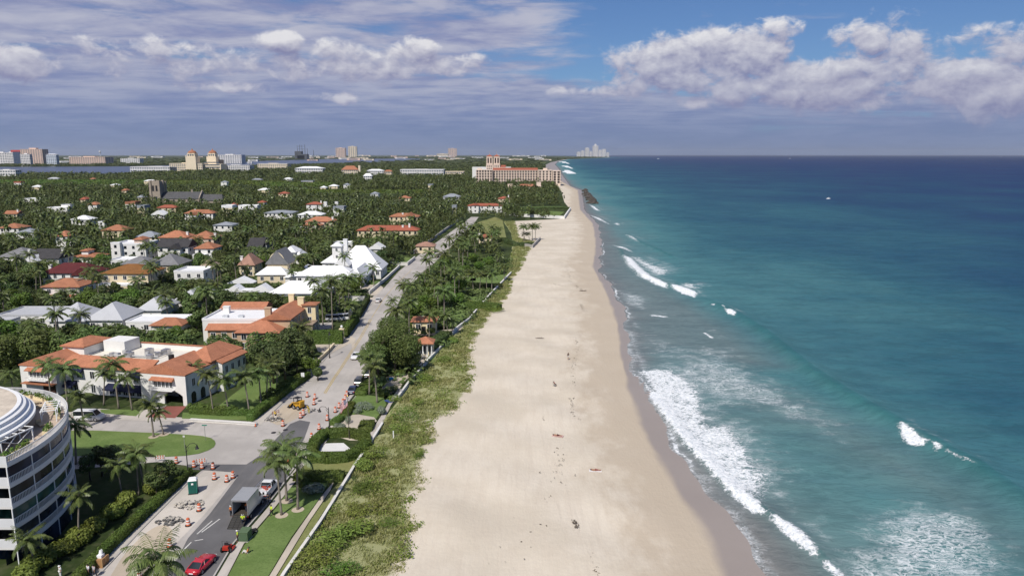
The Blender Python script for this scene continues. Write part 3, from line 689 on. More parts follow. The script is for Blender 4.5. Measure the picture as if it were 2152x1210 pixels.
flat('lawn', [(870,708),(950,704),(942,716),(925,726),(880,726)], .052, LAWN); flat('lawn', [(960,650),(1000,646),(985,664),(945,690),(925,680),(950,660)], .052, LAWN)
flat('lawn', [(970,626),(1020,620),(1004,640),(985,640)], .052, LAWN); flat('lawn', [(965,615),(1048,615),(1062,592),(1065,575),(990,585)], .052, LAWN); flat('lawn', [(930,580),(1000,580),(1000,590),(940,592)], .052, LAWN)
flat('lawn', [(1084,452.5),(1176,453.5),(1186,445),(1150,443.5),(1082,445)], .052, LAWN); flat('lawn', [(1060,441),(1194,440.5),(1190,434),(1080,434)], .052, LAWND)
flat('lawn', [(996,470),(1040,456),(1056,462),(1064,500),(1030,512),(985,498)], .052, DRYL)
flat('path', [(1090,515),(1100,506),(1126,506),(1122,516),(1106,520)], .056, PATHM)
for q in ((592,1083),(603,1053),(626,1071),(323,918),(344,913)):
    c_ = G(*q); flat('soil', [(c_[0]+.9*math.cos(a_), c_[1]+.9*math.sin(a_)) for a_ in np.linspace(0, 2*PI, 14)[:-1]], .07, DIRT, world=True, keep=False)
# loop street: oval lawn, villa forecourt
OVAL = flat('lawn', [(100,906),(180,903),(280,907),(390,912),(440,917),(455,928),(448,942),(408,956),(330,960),(240,956),(150,958),(100,960)], .06, LAWN, smooth_n=1)
flat('pavement', [(140,866),(210,858),(300,866),(372,876),(540,886),(536,892),(400,888),(360,884),(300,884),(140,876)], .05, PAVE)
flat('lawn', [(214,868),(210,860),(285,860),(294,866),(286,874)], .06, LAWN); flat('lawn', [(384,866),(528,869),(530,883),(382,879)], .06, LAWN)
flat('pavement', [(308,876),(349,853),(392,853),(368,878)], .057, BRICKP); flat('pavement', [(286,877),(300,862),(350,850),(349,853),(308,877)], .054, PAVE)
flat('lawn', [(460,852),(490,828),(540,790),(620,790),(618,812),(560,862),(470,866)], .052, LAWN)
flat('pavement', [(650,800),(662,770),(690,765),(700,768),(665,802)], .057, ASPH_OLD)
flat('pavement', [(742,740),(738,720),(690,745),(668,738),(662,722),(700,720),(738,706),(748,712)], .053, PATHM)
flat('pavement', [(632,693),(660,680),(700,676),(696,690),(660,694)], .058, ASPH_OLD)
flat('road', [(-60,760),(0,735),(44,713),(60,712),(30,690),(0,686),(-60,690)], .02, ASPH_OLD); flat('pavement', [(24,716),(60,706),(70,712),(40,722)], .05, LAWN)
# estate gardens along the road
for q in ([(730,640),(768,637),(770,625),(738,628)], [(764,608),(784,606),(800,590),(775,592)], [(790,586),(822,580),(836,566),(800,570)], [(700,655),(728,652),(735,640),(705,645)], [(830,560),(850,556),(872,540),(850,540)]): flat('lawn', q, .052, LAWN)
flat('pavement', [(716,632),(782,630),(790,626),(770,624),(716,626)], .056, PATHM); flat('pavement', [(745,612),(760,598),(796,598),(806,604),(790,620),(775,622),(768,612)], .053, PATHM)
for q in ([(200,610),(222,598),(240,604),(290,598),(284,606),(240,622)],): flat('lawn', q, .052, LAWN)
flat('lawn', [(1024,585),(1060,585),(1052,600),(1030,606)], .0525, LAWN)
# golf grounds and park clearings far back
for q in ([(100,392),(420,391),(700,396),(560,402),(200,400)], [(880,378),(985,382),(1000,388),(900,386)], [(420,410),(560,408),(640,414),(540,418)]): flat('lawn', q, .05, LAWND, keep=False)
# the lagoon behind the island
def lagoon_mat():
    m, t, b = new_mat('lagoon_water'); p = t.pos()
    t.put(b.inputs['Base Color'], t.mix(t.mrange(t.noise(p, .01, 3), .4, .6), (.030, .052, .11), (.048, .075, .14))); b.inputs['Roughness'].default_value = .35; b.inputs['Specular IOR Level'].default_value = .2
    return m
flat('lagoon', [(-500,374),(0,372),(100,371),(200,371),(270,370),(300,362),(440,354),(560,350.5),(700,347),(800,343.5),(900,337.5),(880,333.2),(700,334.5),(560,338),(420,346),(290,349.5),(150,350.5),(0,351),(-500,351)], .06, lagoon_mat())
# ---------------------------------------------------------------- camera, sun, sky
cam = bpy.data.cameras.new('camera'); co = bpy.data.objects.new('camera', cam); COL.objects.link(co)
co.location = (0, 0, CH); co.rotation_euler = (PI/2-TH, 0, 0); cam.sensor_width = 36; cam.lens = 18/(1076/F); cam.clip_start = .5; cam.clip_end = 120000
SC.camera = co
SUN_EL, SUN_AZ = R(50), R(201)                      # azimuth clockwise from +Y
sl = bpy.data.lights.new('sun', 'SUN'); so = bpy.data.objects.new('sun', sl); COL.objects.link(so)
sl.energy = 4.4; sl.angle = R(.53); sl.color = (1, .95, .87)
sd = Vector((math.sin(SUN_AZ)*math.cos(SUN_EL), math.cos(SUN_AZ)*math.cos(SUN_EL), math.sin(SUN_EL)))
so.rotation_euler = (-sd).to_track_quat('-Z', 'Y').to_euler()
W = bpy.data.worlds.new('World'); SC.world = W; W.use_nodes = True; t = NT(W.node_tree)
STR = .1
bg = t.n['Background']; bg.inputs[1].default_value = STR
sky = t.new('ShaderNodeTexSky', sky_type='NISHITA'); sky.sun_disc = False; sky.sun_elevation = SUN_EL; sky.sun_rotation = SUN_AZ; sky.altitude = 50; sky.air_density = 1.0; sky.dust_density = .6; sky.ozone_density = 2.5
dirv = t.new('ShaderNodeTexCoord').outputs['Generated']
sep = t.new('ShaderNodeSeparateXYZ'); t.put(sep.inputs[0], dirv)
dx, dy, dz = sep.outputs
az = t.math('ARCTAN2', dx, dy); el = t.math('ARCSINE', dz)
def AE(px, py):
    u, v = px-1076.0, py-605.0; f = F*CT-v*ST; up = -(F*ST+v*CT); return math.atan2(u, f), math.atan2(up, math.hypot(u, f))
# cumulus heaps: azimuth/elevation of their middles and half sizes (radians), weight
RB = [(1385,138,105,62,1.25),(1450,145,80,52,1),(1530,118,110,58,1.3),(1600,95,70,30,1),(1650,58,44,22,1.1),(1590,172,120,54,1.1),(1740,182,130,50,1.2),(1830,180,70,44,1),(1855,74,95,42,.75),(1945,112,95,40,.65),(2000,168,110,54,1.1),(2100,190,90,58,1.1),(2130,108,60,34,.8),
      (1490,212,56,18,.7),(1700,215,120,18,.45),(1180,192,50,11,.6),(1262,192,60,11,.6),(590,92,48,20,.9),(700,108,60,24,.8),(868,112,56,28,1),(760,140,200,30,.75),(420,135,240,34,.55),(20,128,60,34,.9),(200,105,60,22,.5),(330,105,60,22,.55),(690,205,52,14,.7),(1000,128,40,16,.45),(470,180,80,12,.5)]
def blobf(a_, e_):
    out = None
    for px, py, rx, ry, w in RB:
        a, e = AE(px, py); ra, re = rx/F, ry/F
        q = t.math('ADD', t.math('POWER', t.math('MULTIPLY', t.math('SUBTRACT', a_, a), 1/ra), 2.0), t.math('POWER', t.math('MULTIPLY', t.math('SUBTRACT', e_, e), 1/re), 2.0))
        q = t.math('MULTIPLY', t.math('SUBTRACT', 1.25, q), w)
        out = q if out is None else t.new('ShaderNodeMath', operation='SMOOTH_MAX') and t.math('MAXIMUM', out, q)
    return t.math('MAXIMUM', out, -1.5)
def comb(x, y, z=0.0):
    c = t.new('ShaderNodeCombineXYZ'); t.put(c.inputs[0], x); t.put(c.inputs[1], y); t.put(c.inputs[2], z); return c.outputs[0]
def heap(a_, e_):
    v = comb(a_, t.math('MULTIPLY', e_, 1.5))
    n = t.math('ADD', t.math('MULTIPLY', t.noise(v, 15, 3, .5), .55), t.math('MULTIPLY', t.noise(v, 40, 7, .64, .35), .45))
    b = blobf(a_, e_)
    return t.math('ADD', t.math('MULTIPLY', b, .46), t.math('MULTIPLY', t.math('SUBTRACT', n, .5), 2.7))
h0 = heap(az, el); h1 = heap(t.math('SUBTRACT', az, .004), t.math('ADD', el, .012))
hm = t.mrange(h0, .0, .42)
lit = t.mrange(t.math('SUBTRACT', h0, h1), -.42, .62, 0, 1, False)
low = t.mrange(t.math('SUBTRACT', 0.0, el), -AE(1076,60)[1], -AE(1076,250)[1])
def cl(r, g, b): return tuple(q/STR for q in lin(r, g, b))
cum = t.mix(lit, cl(130, 132, 168), cl(230, 229, 232)); cum = t.mix(t.math('MULTIPLY', low, .45), cum, cl(148, 152, 184))
# stratocumulus sheet: noise on a flat layer overhead, seen in perspective
iz = t.math('DIVIDE', 1.0, t.math('ADD', t.math('MAXIMUM', dz, 0.0), .045))
pl = comb(t.math('MULTIPLY', dx, iz), t.math('MULTIPLY', dy, iz))
s1 = t.noise(t.scalev(pl, .55, 1, 1), .62, 6, .58, .3); s2 = t.noise(t.scalev(pl, .7, 1, 1), 1.7, 5, .6, .3); s3 = t.noise(comb(az, t.math('MULTIPLY', el, 5.0)), 9, 5, .6, .4)
left = t.mrange(az, AE(1330,100)[0], AE(1000,100)[0]); lowb = t.mrange(el, AE(1076,150)[1], AE(1076,225)[1])
cov = t.math('ADD', t.math('MULTIPLY', left, .20), t.math('MULTIPLY', lowb, .26))
sv = t.math('ADD', t.math('ADD', t.math('MULTIPLY', s1, .55), t.math('MULTIPLY', s3, .45)), cov)
sm = t.mrange(sv, .55, .72)
sb = t.mrange(t.math('ADD', t.math('MULTIPLY', s2, .5), t.math('MULTIPLY', s3, .5)), .36, .64)
strat = t.mix(sb, cl(134, 141, 180), cl(187, 188, 204))
strat = t.mix(t.mrange(el, AE(1076,120)[1], AE(1076,300)[1]), strat, t.mix(t.math('MULTIPLY', sb, .35), cl(116, 132, 174), cl(160, 166, 196)))
skyc = t.mix(1.0, sky.outputs[0], (.42, .56, .80), 'MULTIPLY')
skyc = t.mix(t.mrange(el, .16, .03, 0, .35), skyc, cl(112, 158, 205))
c = t.mix(t.math('MULTIPLY', sm, .92), skyc, strat)
c = t.mix(t.math('MULTIPLY', hm, .95), c, cum)
hz = t.mrange(el, AE(1076,225)[1], AE(1076,322)[1])
c = t.mix(t.math('MULTIPLY', hz, .92), c, t.mix(t.mrange(s3, .4, .62, 0, .5), cl(117, 134, 171), cl(133, 148, 182)))
t.put(bg.inputs[0], c)
vs = SC.view_settings; vs.view_transform = 'Standard'; vs.look = 'None'; vs.exposure = 0; vs.gamma = 1; vs.use_curve_mapping = False
cy = SC.cycles; cy.use_denoising = True; cy.max_bounces = 5; cy.diffuse_bounces = 2; cy.glossy_bounces = 2; cy.transmission_bounces = 2; cy.transparent_max_bounces = 4; cy.volume_bounces = 0
cy.use_adaptive_sampling = True; cy.adaptive_threshold = .02; cy.caustics_reflective = False; cy.caustics_refractive = False; SC.render.use_persistent_data = False
try: cy.denoiser = 'OPENIMAGEDENOISE'; cy.denoising_input_passes = 'RGB_ALBEDO_NORMAL'
except Exception: pass
# ---------------------------------------------------------------- houses
KEEP = []                                          # (x0,y0,x1,y1,dist): what of the photo must stay unhidden, px
FOOT = []                                          # (cx,cy,w,d,rz) footprints
REFS = []                                          # (x,y,phrase) landmarks for labels
def win_mesh(w, h):
    fr = MB(); t = .09
    for b in ((-w/2-t, w/2+t, h, h+t), (-w/2-t, w/2+t, -t, 0), (-w/2-t, -w/2, 0, h), (w/2, w/2+t, 0, h), (-.03, .03, 0, h)):
        fr.box(b[0], b[1], -.07, .04, b[2], b[3])
    pa = MB().box(-w/2, w/2, -.03, .03, 0, h)
    return fr.mesh('window'), pa.mesh('pane'), MB().box(-w/2, w/2, -.05, .04, 0, h).mesh('window')
WLIB = {}
def window(parent, x, y, z, rz, w=1.2, h=1.4, near=True, trim=TRIM, glass=GLASS):
    key = (round(w,1), round(h,1), trim.name, glass.name)
    if key not in WLIB:
        a, b, c = win_mesh(*key[:2]); a.materials.append(trim); b.materials.append(glass); c.materials.append(glass); WLIB[key] = (a, b, c)
    a, b, c = WLIB[key]
    if near:
        o = link('window', a, (), parent); link('pane', b, (), o)
    else: o = link('window', c, (), parent)
    o.location = (x, y, z); o.rotation_euler = (0, 0, rz); return o
def roof_mb(kind, x0, x1, y0, y1, z, rh, ov=.55):
    """hip / gable roofs with eaves and a soffit; gx: ridge along x, gy: ridge along y"""
    mb = MB(); X0, X1, Y0, Y1 = x0-ov, x1+ov, y0-ov, y1+ov; w, d = X1-X0, Y1-Y0; b = z+.22
    base = [(X0,Y0,z),(X1,Y0,z),(X1,Y1,z),(X0,Y1,z),(X0,Y0,b),(X1,Y0,b),(X1,Y1,b),(X0,Y1,b)]
    sk = [(0,3,2,1),(0,1,5,4),(1,2,6,5),(2,3,7,6),(3,0,4,7)]
    if kind == 'hip':
        if w >= d: r = [(X0+d/2, (Y0+Y1)/2, b+rh), (X1-d/2, (Y0+Y1)/2, b+rh)]; fs = [(4,5,9,8),(5,6,9),(6,7,8,9),(7,4,8)]
        else: r = [((X0+X1)/2, Y0+w/2, b+rh), ((X0+X1)/2, Y1-w/2, b+rh)]; fs = [(4,5,8),(5,6,9,8),(6,7,9),(7,4,8,9)]
    elif kind == 'gx': r = [(X0,(Y0+Y1)/2,b+rh),(X1,(Y0+Y1)/2,b+rh)]; fs = [(4,5,9,8),(5,6,9),(6,7,8,9),(7,4,8)]
    elif kind == 'gy': r = [((X0+X1)/2,Y0,b+rh),((X0+X1)/2,Y1,b+rh)]; fs = [(4,5,8),(5,6,9,8),(6,7,9),(7,4,8,9)]
    elif kind == 'pyr': r = [((X0+X1)/2,(Y0+Y1)/2,b+rh)]; fs = [(4,5,8),(5,6,8),(6,7,8),(7,4,8)]
    return mb.add(base+r, sk+fs)
def flat_roof(x0, x1, y0, y1, z, ph=.5):
    mb = MB(); mb.box(x0+.25, x1-.25, y0+.25, y1-.25, z-.1, z+.06)
    for b in ((x0-.06,x1+.06,y0-.06,y0+.25),(x0-.06,x1+.06,y1-.25,y1+.06),(x0-.06,x0+.25,y0+.25,y1-.25),(x1-.25,x1+.06,y0+.25,y1-.25)): mb.box(*b, z-.12, z+ph)
    return mb
CHIM = {}
def mass(root, x0, x1, y0, y1, ze, kind, rh, roofm, wallm, near, wins=(True, True), z0=0.0, win=(1.2,1.4), wfreq=3.2, glass=GLASS, parapet=None, trim=TRIM):
    """one volume of a building: walls, roof and its windows, all children of root (local coordinates)"""
    mb = MB().box(x0, x1, y0, y1, z0-.3 if z0 == 0 else z0, ze)
    if kind == 'gx':
        for xx in (x0+.01, x1-.01): mb.add([(xx,y0,ze),(xx,y1,ze),(xx,(y0+y1)/2,ze+rh)], [(0,1,2)])
    if kind == 'gy':
        for yy in (y0+.01, y1-.01): mb.add([(x0,yy,ze),(x1,yy,ze),((x0+x1)/2,yy,ze+rh)], [(0,1,2)])
    mb.build('wall', wallm, root)
    if kind == 'flat': rf = flat_roof(x0, x1, y0, y1, ze, rh if rh else .5).build('roof', [roofm], root)
    elif kind: rf = roof_mb(kind, x0, x1, y0, y1, ze, rh).build('roof', roofm, root)
    else: rf = None
    w, h = win; H = ze-z0; st = max(1, round(H/3.0)); fh = H/st
    for s in range(st):
        zz = z0+s*fh+max(.5, fh-h-.7)
        if wins[0]:
            n = max(1, int((x1-x0)/wfreq)); 
            for i in range(n): window(root, x0+(i+.5)*(x1-x0)/n, y0, zz, 0, w, h, near, trim, glass)
        if wins[1]:
            n = max(1, int((y1-y0)/(wfreq*1.25)))
            for i in range(n): window(root, x1, y0+(i+.5)*(y1-y0)/n, zz, PI/2, w, h, near, trim, glass)
    return rf
def chimney(root, x, y, z0, z1, m=WHITE, w=1.1):
    mb = MB().box(x-w/2, x+w/2, y-w*.4, y+w*.4, z0, z1).box(x-w/2-.12, x+w/2+.12, y-w*.4-.12, y+w*.4+.12, z1, z1+.18)
    return mb.build('chimney', m, root)
def house(label, ref, x0, x1, ye, yb, ze, dep, kind, rh, rcol, wallm=WHITE, ch=(), extra=(), name='house', cat='house', wins=(True, True), rz=0.0, win=(1.2,1.4), wfreq=3.2, ytop=None, glass=GLASS):
    """x0..x1: front eave line in the photo at height ye; everything else in metres"""
    a = G(x0, ye, ze); b = G(x1, ye, ze); w = b[0]-a[0]; cx = (a[0]+b[0])/2; cy = a[1]+.5
    w = max(w-1.1, 3) if kind != 'flat' else w
    o = thing(name, label, cat, (cx, cy, 0), rz); near = cy < 330
    if cy > 600: wfreq *= 1.5
    rm = ROOFS[rcol]
    mass(o, -w/2, w/2, 0, dep, ze, kind, rh, rm, wallm, near, wins, win=win, wfreq=wfreq, glass=glass)
    for (fx, fy, hh) in ch: chimney(o, -w/2+fx*w, fy*dep, ze-.5, ze+hh, WHITE if wallm is not YELLOW else YELLOW)
    for e in extra:                                   # (dx0,dx1 as fractions of w, dy0,dy1 m, ze, kind, rh, roof, wall)
        mass(o, -w/2+e[0]*w, -w/2+e[1]*w, e[2], e[3], e[4], e[5], e[6], ROOFS[e[7]], e[8] if len(e) > 8 else wallm, near, (True, False) if e[2] <= 0 else (False, False), wfreq=wfreq)
    if near and wins[0]: MB().box(-.55, .55, -.06, .02, 0, 2.15).build('door', DARK if hash(label) % 2 else mat('blue_door', (.05,.09,.15), .5), o)
    KEEP.append((x0, ytop if ytop else ye-16*320/max(60, ye), x1, ye+.45*(yb-ye), cy)); FOOT.append((cx, cy+dep/2, w+1.5, dep+1.5, rz)); REFS.append((cx, cy+dep/2, ref)); return o
HOUSES = [
 # label, short name, x0,x1,eave y,visible base y, eave m, depth, roof kind, rise, roof colour, wall, chimneys, extra volumes
 ('white house with orange tiled hip roof and white wedge gable, south of the stone church', 'the orange-roofed house by the church', 385,448,449,460,5,10,'hip',2.6,'rust',WHITE,[(.3,.5,3)],[(.28,.5,-5,0,4.2,'gy',2,'rust')]),
 ('long low house with dull red roof tucked under the stone church', 'the low red house under the church', 328,370,437,440,4,9,'hip',2.2,'red',CREAM),
 ('small house with orange tiled cap beside white flat-roofed villa', 'the small orange house', 482,495,432,436,5,8,'pyr',2.2,'red',WHITE),
 ('white flat-roofed modern villa with stepped blocks, far back among the trees', 'the stepped white villa', 500,540,433,442,6,10,'flat',.6,'white',WHITE,[],[(.0,.3,-4,0,3.6,'flat',.4,'white')]),
 ('white house with bright white hip roof deep among dark trees', 'the white hip-roofed house', 147,188,462,468,4,11,'hip',2.6,'white',WHITE),
 ('small white square house with flat white roof, beside dull red hip roof', 'the small white cube house', 205,218,467,473,4.5,7,'flat',.5,'white',WHITE),
 ('house with wide dull red hip roof half hidden by palms', 'the dull red hip roof', 211,262,485,489,4.5,12,'hip',3,'rust',CREAM),
 ('white wedge-gabled house with bright white roof left of orange hip roofs', 'the white wedge-gabled house', 316,346,452,456,4.5,9,'gy',3.2,'white',WHITE),
 ('cluster of white flat-roofed blocks with grey decks among far trees', 'the white block cluster', 98,140,437,446,5,10,'flat',.5,'white',WHITE,[],[(.5,.95,6,12,7.2,'flat',.4,'metal')]),
 ('long white flat-roofed pavilion far left among the palms', 'the long white pavilion', 48,86,418,425,5,12,'flat',.5,'white',WHITE),
 ('cream house with orange roof and tall white chimney at the far left edge', 'the cream house at the far left', 6,36,450,457,5,9,'gx',2.2,'rust',CREAM,[(.92,.3,3.2)]),
 ('white house with low orange hip roof and arched porch at left edge', 'the low orange house at left edge', -6,39,480,492,5,12,'hip',2.6,'rust',WHITE),
 ('house with flat blue-grey roof behind a rounded tree, far left', 'the blue-grey flat roof', 33,70,489,495,4,10,'hip',2,'bluegrey',WHITE),
 ('white house with bright orange hip roof and grey deck wing', 'the house with grey deck', 112,142,497,508,5.5,9,'hip',2.6,'orange',WHITE,[],[(.9,2.1,-3,6,3.4,'flat',.5,'grey')]),
 ('house with grey-blue hip roof left of the bright orange hip roof', 'the grey-blue hip roof', 282,330,499,503,4.5,10,'hip',2.8,'bluegrey',CREAM),
 ('house with bright orange hip roof and cream chimney behind white villas', 'the bright orange hip roof', 331,392,500,504,6,12,'hip',3.2,'orange',CREAM,[(.92,.4,2.6)]),
 ('house with orange-brown pyramid roof right of bright orange hip roof', 'the orange-brown hip roof', 396,450,502,505,6,12,'hip',3.4,'rust',PINK,[(.97,.3,2.6)]),
 ('large white modern villa of stacked cubes with tall glazed bays', 'the white cube villa', 236,304,514,545,8.5,13,'flat',.7,'white',WHITE,[],[(.0,.28,-2,0,9.2,'flat',.5,'white'),(.6,.85,2,9,10.4,'hip',1.2,'rust',PINK)]),
 ('white two-storey house with black slate roof and small white gable', 'the black slate roof', 327,396,520,540,6.5,10,'gx',3.4,'dark',WHITE,[(.97,.5,3.2)],[(.48,.8,-2,6,6,'gy',2.2,'dark')]),
 ('white house with orange roof and balcony, between palms', 'the balcony house', 406,450,523,545,5.6,10,'hip',2.6,'rust',WHITE,[],[(.0,.7,-3,0,2.6,'flat',.7,'white')]),
 ('house with broad grey hip roof and white chimney at left edge', 'the broad grey hip roof', -8,58,541,546,4,14,'hip',3.6,'grey',WHITE,[(.9,.3,3)]),
 ('white gabled house with black roof, white parapets and tall chimney', 'the black-roofed gabled house', 62,124,544,553,5,11,'gx',3.6,'dark',WHITE,[(.98,.4,4.2)],[(.0,.35,-4,2,4.2,'gy',2.4,'white')]),
 ('low white house with thin orange ridge and square white tower', 'the low white tower house', 148,203,541,548,4,10,'hip',1.6,'rust',WHITE,[],[(.3,.58,2,7,6.6,'hip',.8,'rust')]),
 ('long villa with dark maroon tiled roof and white dormer windows', 'the maroon-roofed villa', 84,196,575,585,4.8,11,'hip',3.2,'maroon',WHITE,[(.07,.3,2.8)],[(.72,.98,-3.5,2,4.6,'gy',2.4,'maroon')]),
 ('two-storey villa with golden brown roof above wide white-framed windows', 'the golden brown villa', 208,312,576,602,7,13,'hip',2.6,'brown',CREAM,[],[(.0,1.0,-3.4,0,3.2,'flat',.6,'white')]),
 ('white flat-roofed house with bright flat roof behind golden brown villa', 'the bright flat roof', 228,276,548,556,4.2,10,'flat',.5,'white',WHITE),
 ('house with grey hip roof right behind the golden brown villa', 'the grey hip roof behind', 252,313,556,560,7.6,10,'hip',2.6,'grey',WHITE),
 ('house with wide grey shingle hip roof among palms right of golden brown villa', 'the grey shingle roof', 312,376,558,566,4,13,'hip',4,'grey',CREAM),
 ('white flat-roofed house with tall glazed openings beside the palm row', 'the white glazed house', 364,426,572,604,6.4,11,'flat',.6,'white',WHITE),
 ('house with tan tiled hip roof half hidden behind date palm', 'the tan hip roof', 414,448,564,568,4.4,9,'hip',2.8,'tan',CREAM),
 ('house with pinkish tiled roof and rounded gable right of date palm', 'the pinkish roof', 498,536,558,564,4.6,10,'hip',4.2,'pinktan',CREAM,[(.05,.3,3.4)]),
 ('house with flat blue-grey roof and white walls behind tall palms', 'the blue-grey roof behind palms', 446,488,474,484,4,12,'hip',1.8,'bluegrey',WHITE),
 ('white two-storey house with banded orange roof and porch roof', 'the banded orange roof', 84,168,604,624,5.6,10,'hip',2.2,'rust',WHITE,[],[(.15,.78,4,8,7.1,'flat',.3,'tan'),(.1,.95,-3,0,2.8,'flat',.3,'orange')]),
 ('house with pale grey pyramid metal roof behind clipped hedge', 'the pale pyramid roof', 98,178,676,680,3.6,12,'pyr',4.2,'metal',WHITE),
 ('house with long pale grey metal roofs stepping back between hedges', 'the long pale metal roof', 176,258,674,684,3.6,12,'hip',4,'metal',WHITE,[],[(.75,1.45,14,26,3.4,'hip',3.2,'metal'),(1.2,2.0,28,44,3.4,'hip',3.0,'metal')]),
 ('low building with flat pale grey roofs at the left edge', 'the flat grey roofs at left edge', -10,100,664,680,3.6,12,'flat',.4,'metal',WHITE,[],[(-.05,.5,-8,-1,3.2,'flat',.4,'metal')]),
 ('small white outbuilding with flat roof and red tiled edge behind tall hedge', 'the small white outbuilding', 262,376,678,698,3.4,9,'flat',.4,'white',WHITE,[],[(.55,1.1,-2.5,3,3.0,'hip',1.6,'rust')]),
 ('white house with orange roof and many white chimneys among far palms', 'the house of many chimneys', 642,676,430,442,7,10,'hip',2,'red',WHITE,[(.9,.5,3)],[(1.0,2.6,0,9,5,'flat',.5,'white'),(1.15,1.35,1,3,9,'flat',.4,'white'),(1.9,2.1,1,3,9,'flat',.4,'white')]),
 ('house with low blue-grey flat roof and white side wall, beyond palms', 'the low blue-grey house', 553,616,448,460,4.4,16,'hip',1.6,'bluegrey',WHITE),
 ('white house with bright white shallow hip roof above orange roofs', 'the shallow white hip roof', 624,677,452,455,5,12,'hip',2.4,'white',WHITE),
 ('rambling pink house with several red-orange tiled roofs', 'the rambling orange house', 640,702,466,480,6,11,'hip',2.8,'orange',PINK,[(.92,.4,2.8)],[(.0,.62,-7,0,4,'hip',1.8,'orange'),(-.4,.5,-9,-4,2.8,'flat',.3,'white')]),
 ('house with orange tiled roof and pale gable wing near the coast road', 'the orange house with pale gable', 816,880,456,465,5.5,11,'hip',2.2,'rust',CREAM,[(.45,.3,2.6)],[(.62,.85,-5,4,6.5,'gy',2.2,'rust')]),
 ('long low house with dark red tiled roofs and two stout chimneys', 'the long red-roofed house', 748,880,485,489,4.2,11,'hip',2.6,'red',CREAM,[(.74,.3,3),(.85,.3,4)]),
 ('small orange-tiled house behind white wall beside the coast road', 'the small roadside orange house', 872,914,518,524,3.6,8,'hip',1.8,'pinktan',CREAM),
 ('small orange-roofed house far back right of grey flat roof', 'the tiny orange roof', 540,556,426,432,5,8,'hip',1.8,'red',WHITE),
 ('dark grey shingled house with steep gables behind cream gabled house', 'the dark grey gabled house', 518,552,520,531,4.6,11,'gx',4,'dark',GREYW,[],[(.5,1.2,3,12,6,'hip',3,'dark')]),
 ('white house with small white hip roof and upper balcony, behind the estate', 'the white balcony house', 592,622,531,552,7,9,'hip',2.4,'white',WHITE,[],[(1.0,1.55,0,8,5.2,'hip',2,'white')]),
 ('white gabled cottages behind the white estate, half hidden by palms', 'the white cottages', 772,806,524,532,4,8,'gy',2.6,'white',WHITE),
 ('low white house with flat roof lost among palms behind the estate', 'the low white house among palms', 700,740,512,518,4,8,'flat',.5,'white',WHITE),
 ('long low white and red house in front of the seaside hotel', 'the red house before the hotel', 982,1056,433,441,6,10,'hip',1.8,'red',WHITE,[],[(.12,.32,-3,4,6.5,'gy',1.6,'red')]),
 ('small orange-roofed house with cream tower beside hotel palms', 'the small house by hotel palms', 1046,1072,418,423,6,10,'hip',2,'red',CREAM,[(.9,.3,3.5)]),
 ('house with wide dark grey roof in front of the hotel gardens', 'the dark grey roof near the hotel', 930,968,414,419,5,14,'hip',3,'bluegrey',GREYW),
 ('beach cabana with orange roof and small white chimney behind hedge', 'the orange cabana', 1004,1034,500,505,3.2,7,'hip',1.6,'red',CREAM,[(.02,.3,2.6)]),
 ('cream beach pavilion with orange tiled hip roof and paved terrace', 'the cream beach pavilion', 862,918,677,703,3.5,5.5,'hip',1.0,'orange',YELLOW),
]
for hh in HOUSES: house(*hh)
# small open pavilion with white columns
def pavilion():
    a = G(876, 722, 3.4); b = G(909, 722, 3.4); w = b[0]-a[0]
    o = thing('garden_pavilion', 'small beach pavilion with orange roof on white columns, right of the feathery tree', 'pavilion', ((a[0]+b[0])/2, a[1], 0))
    roof_mb('hip', -w/2, w/2, 0, 4, 3.3, 1.3, .3).build('roof', ROOFS['orange'], o); MB().box(-w/2, w/2, 1.6, 4, 0, 3.3).build('wall', YELLOW, o)
    for i in range(4): MB().lathe([(.2,0),(.2,.15),(.13,.2),(.12,3.0),(.2,3.1),(.2,3.3)], 10, (-w/2+.3+i*(w-.6)/3, .3)).build('column', TRIM, o)
    for i in range(3): window(o, -w/3+i*w/3, 1.57, .3, 0, .9, 2.2)
    KEEP.append((875,710,910,746,a[1])); FOOT.append((a[0]+w/2, a[1]+2, w+2, 6, 0)); REFS.append((a[0]+w/2, a[1]+2, 'the columned pavilion'))
pavilion()
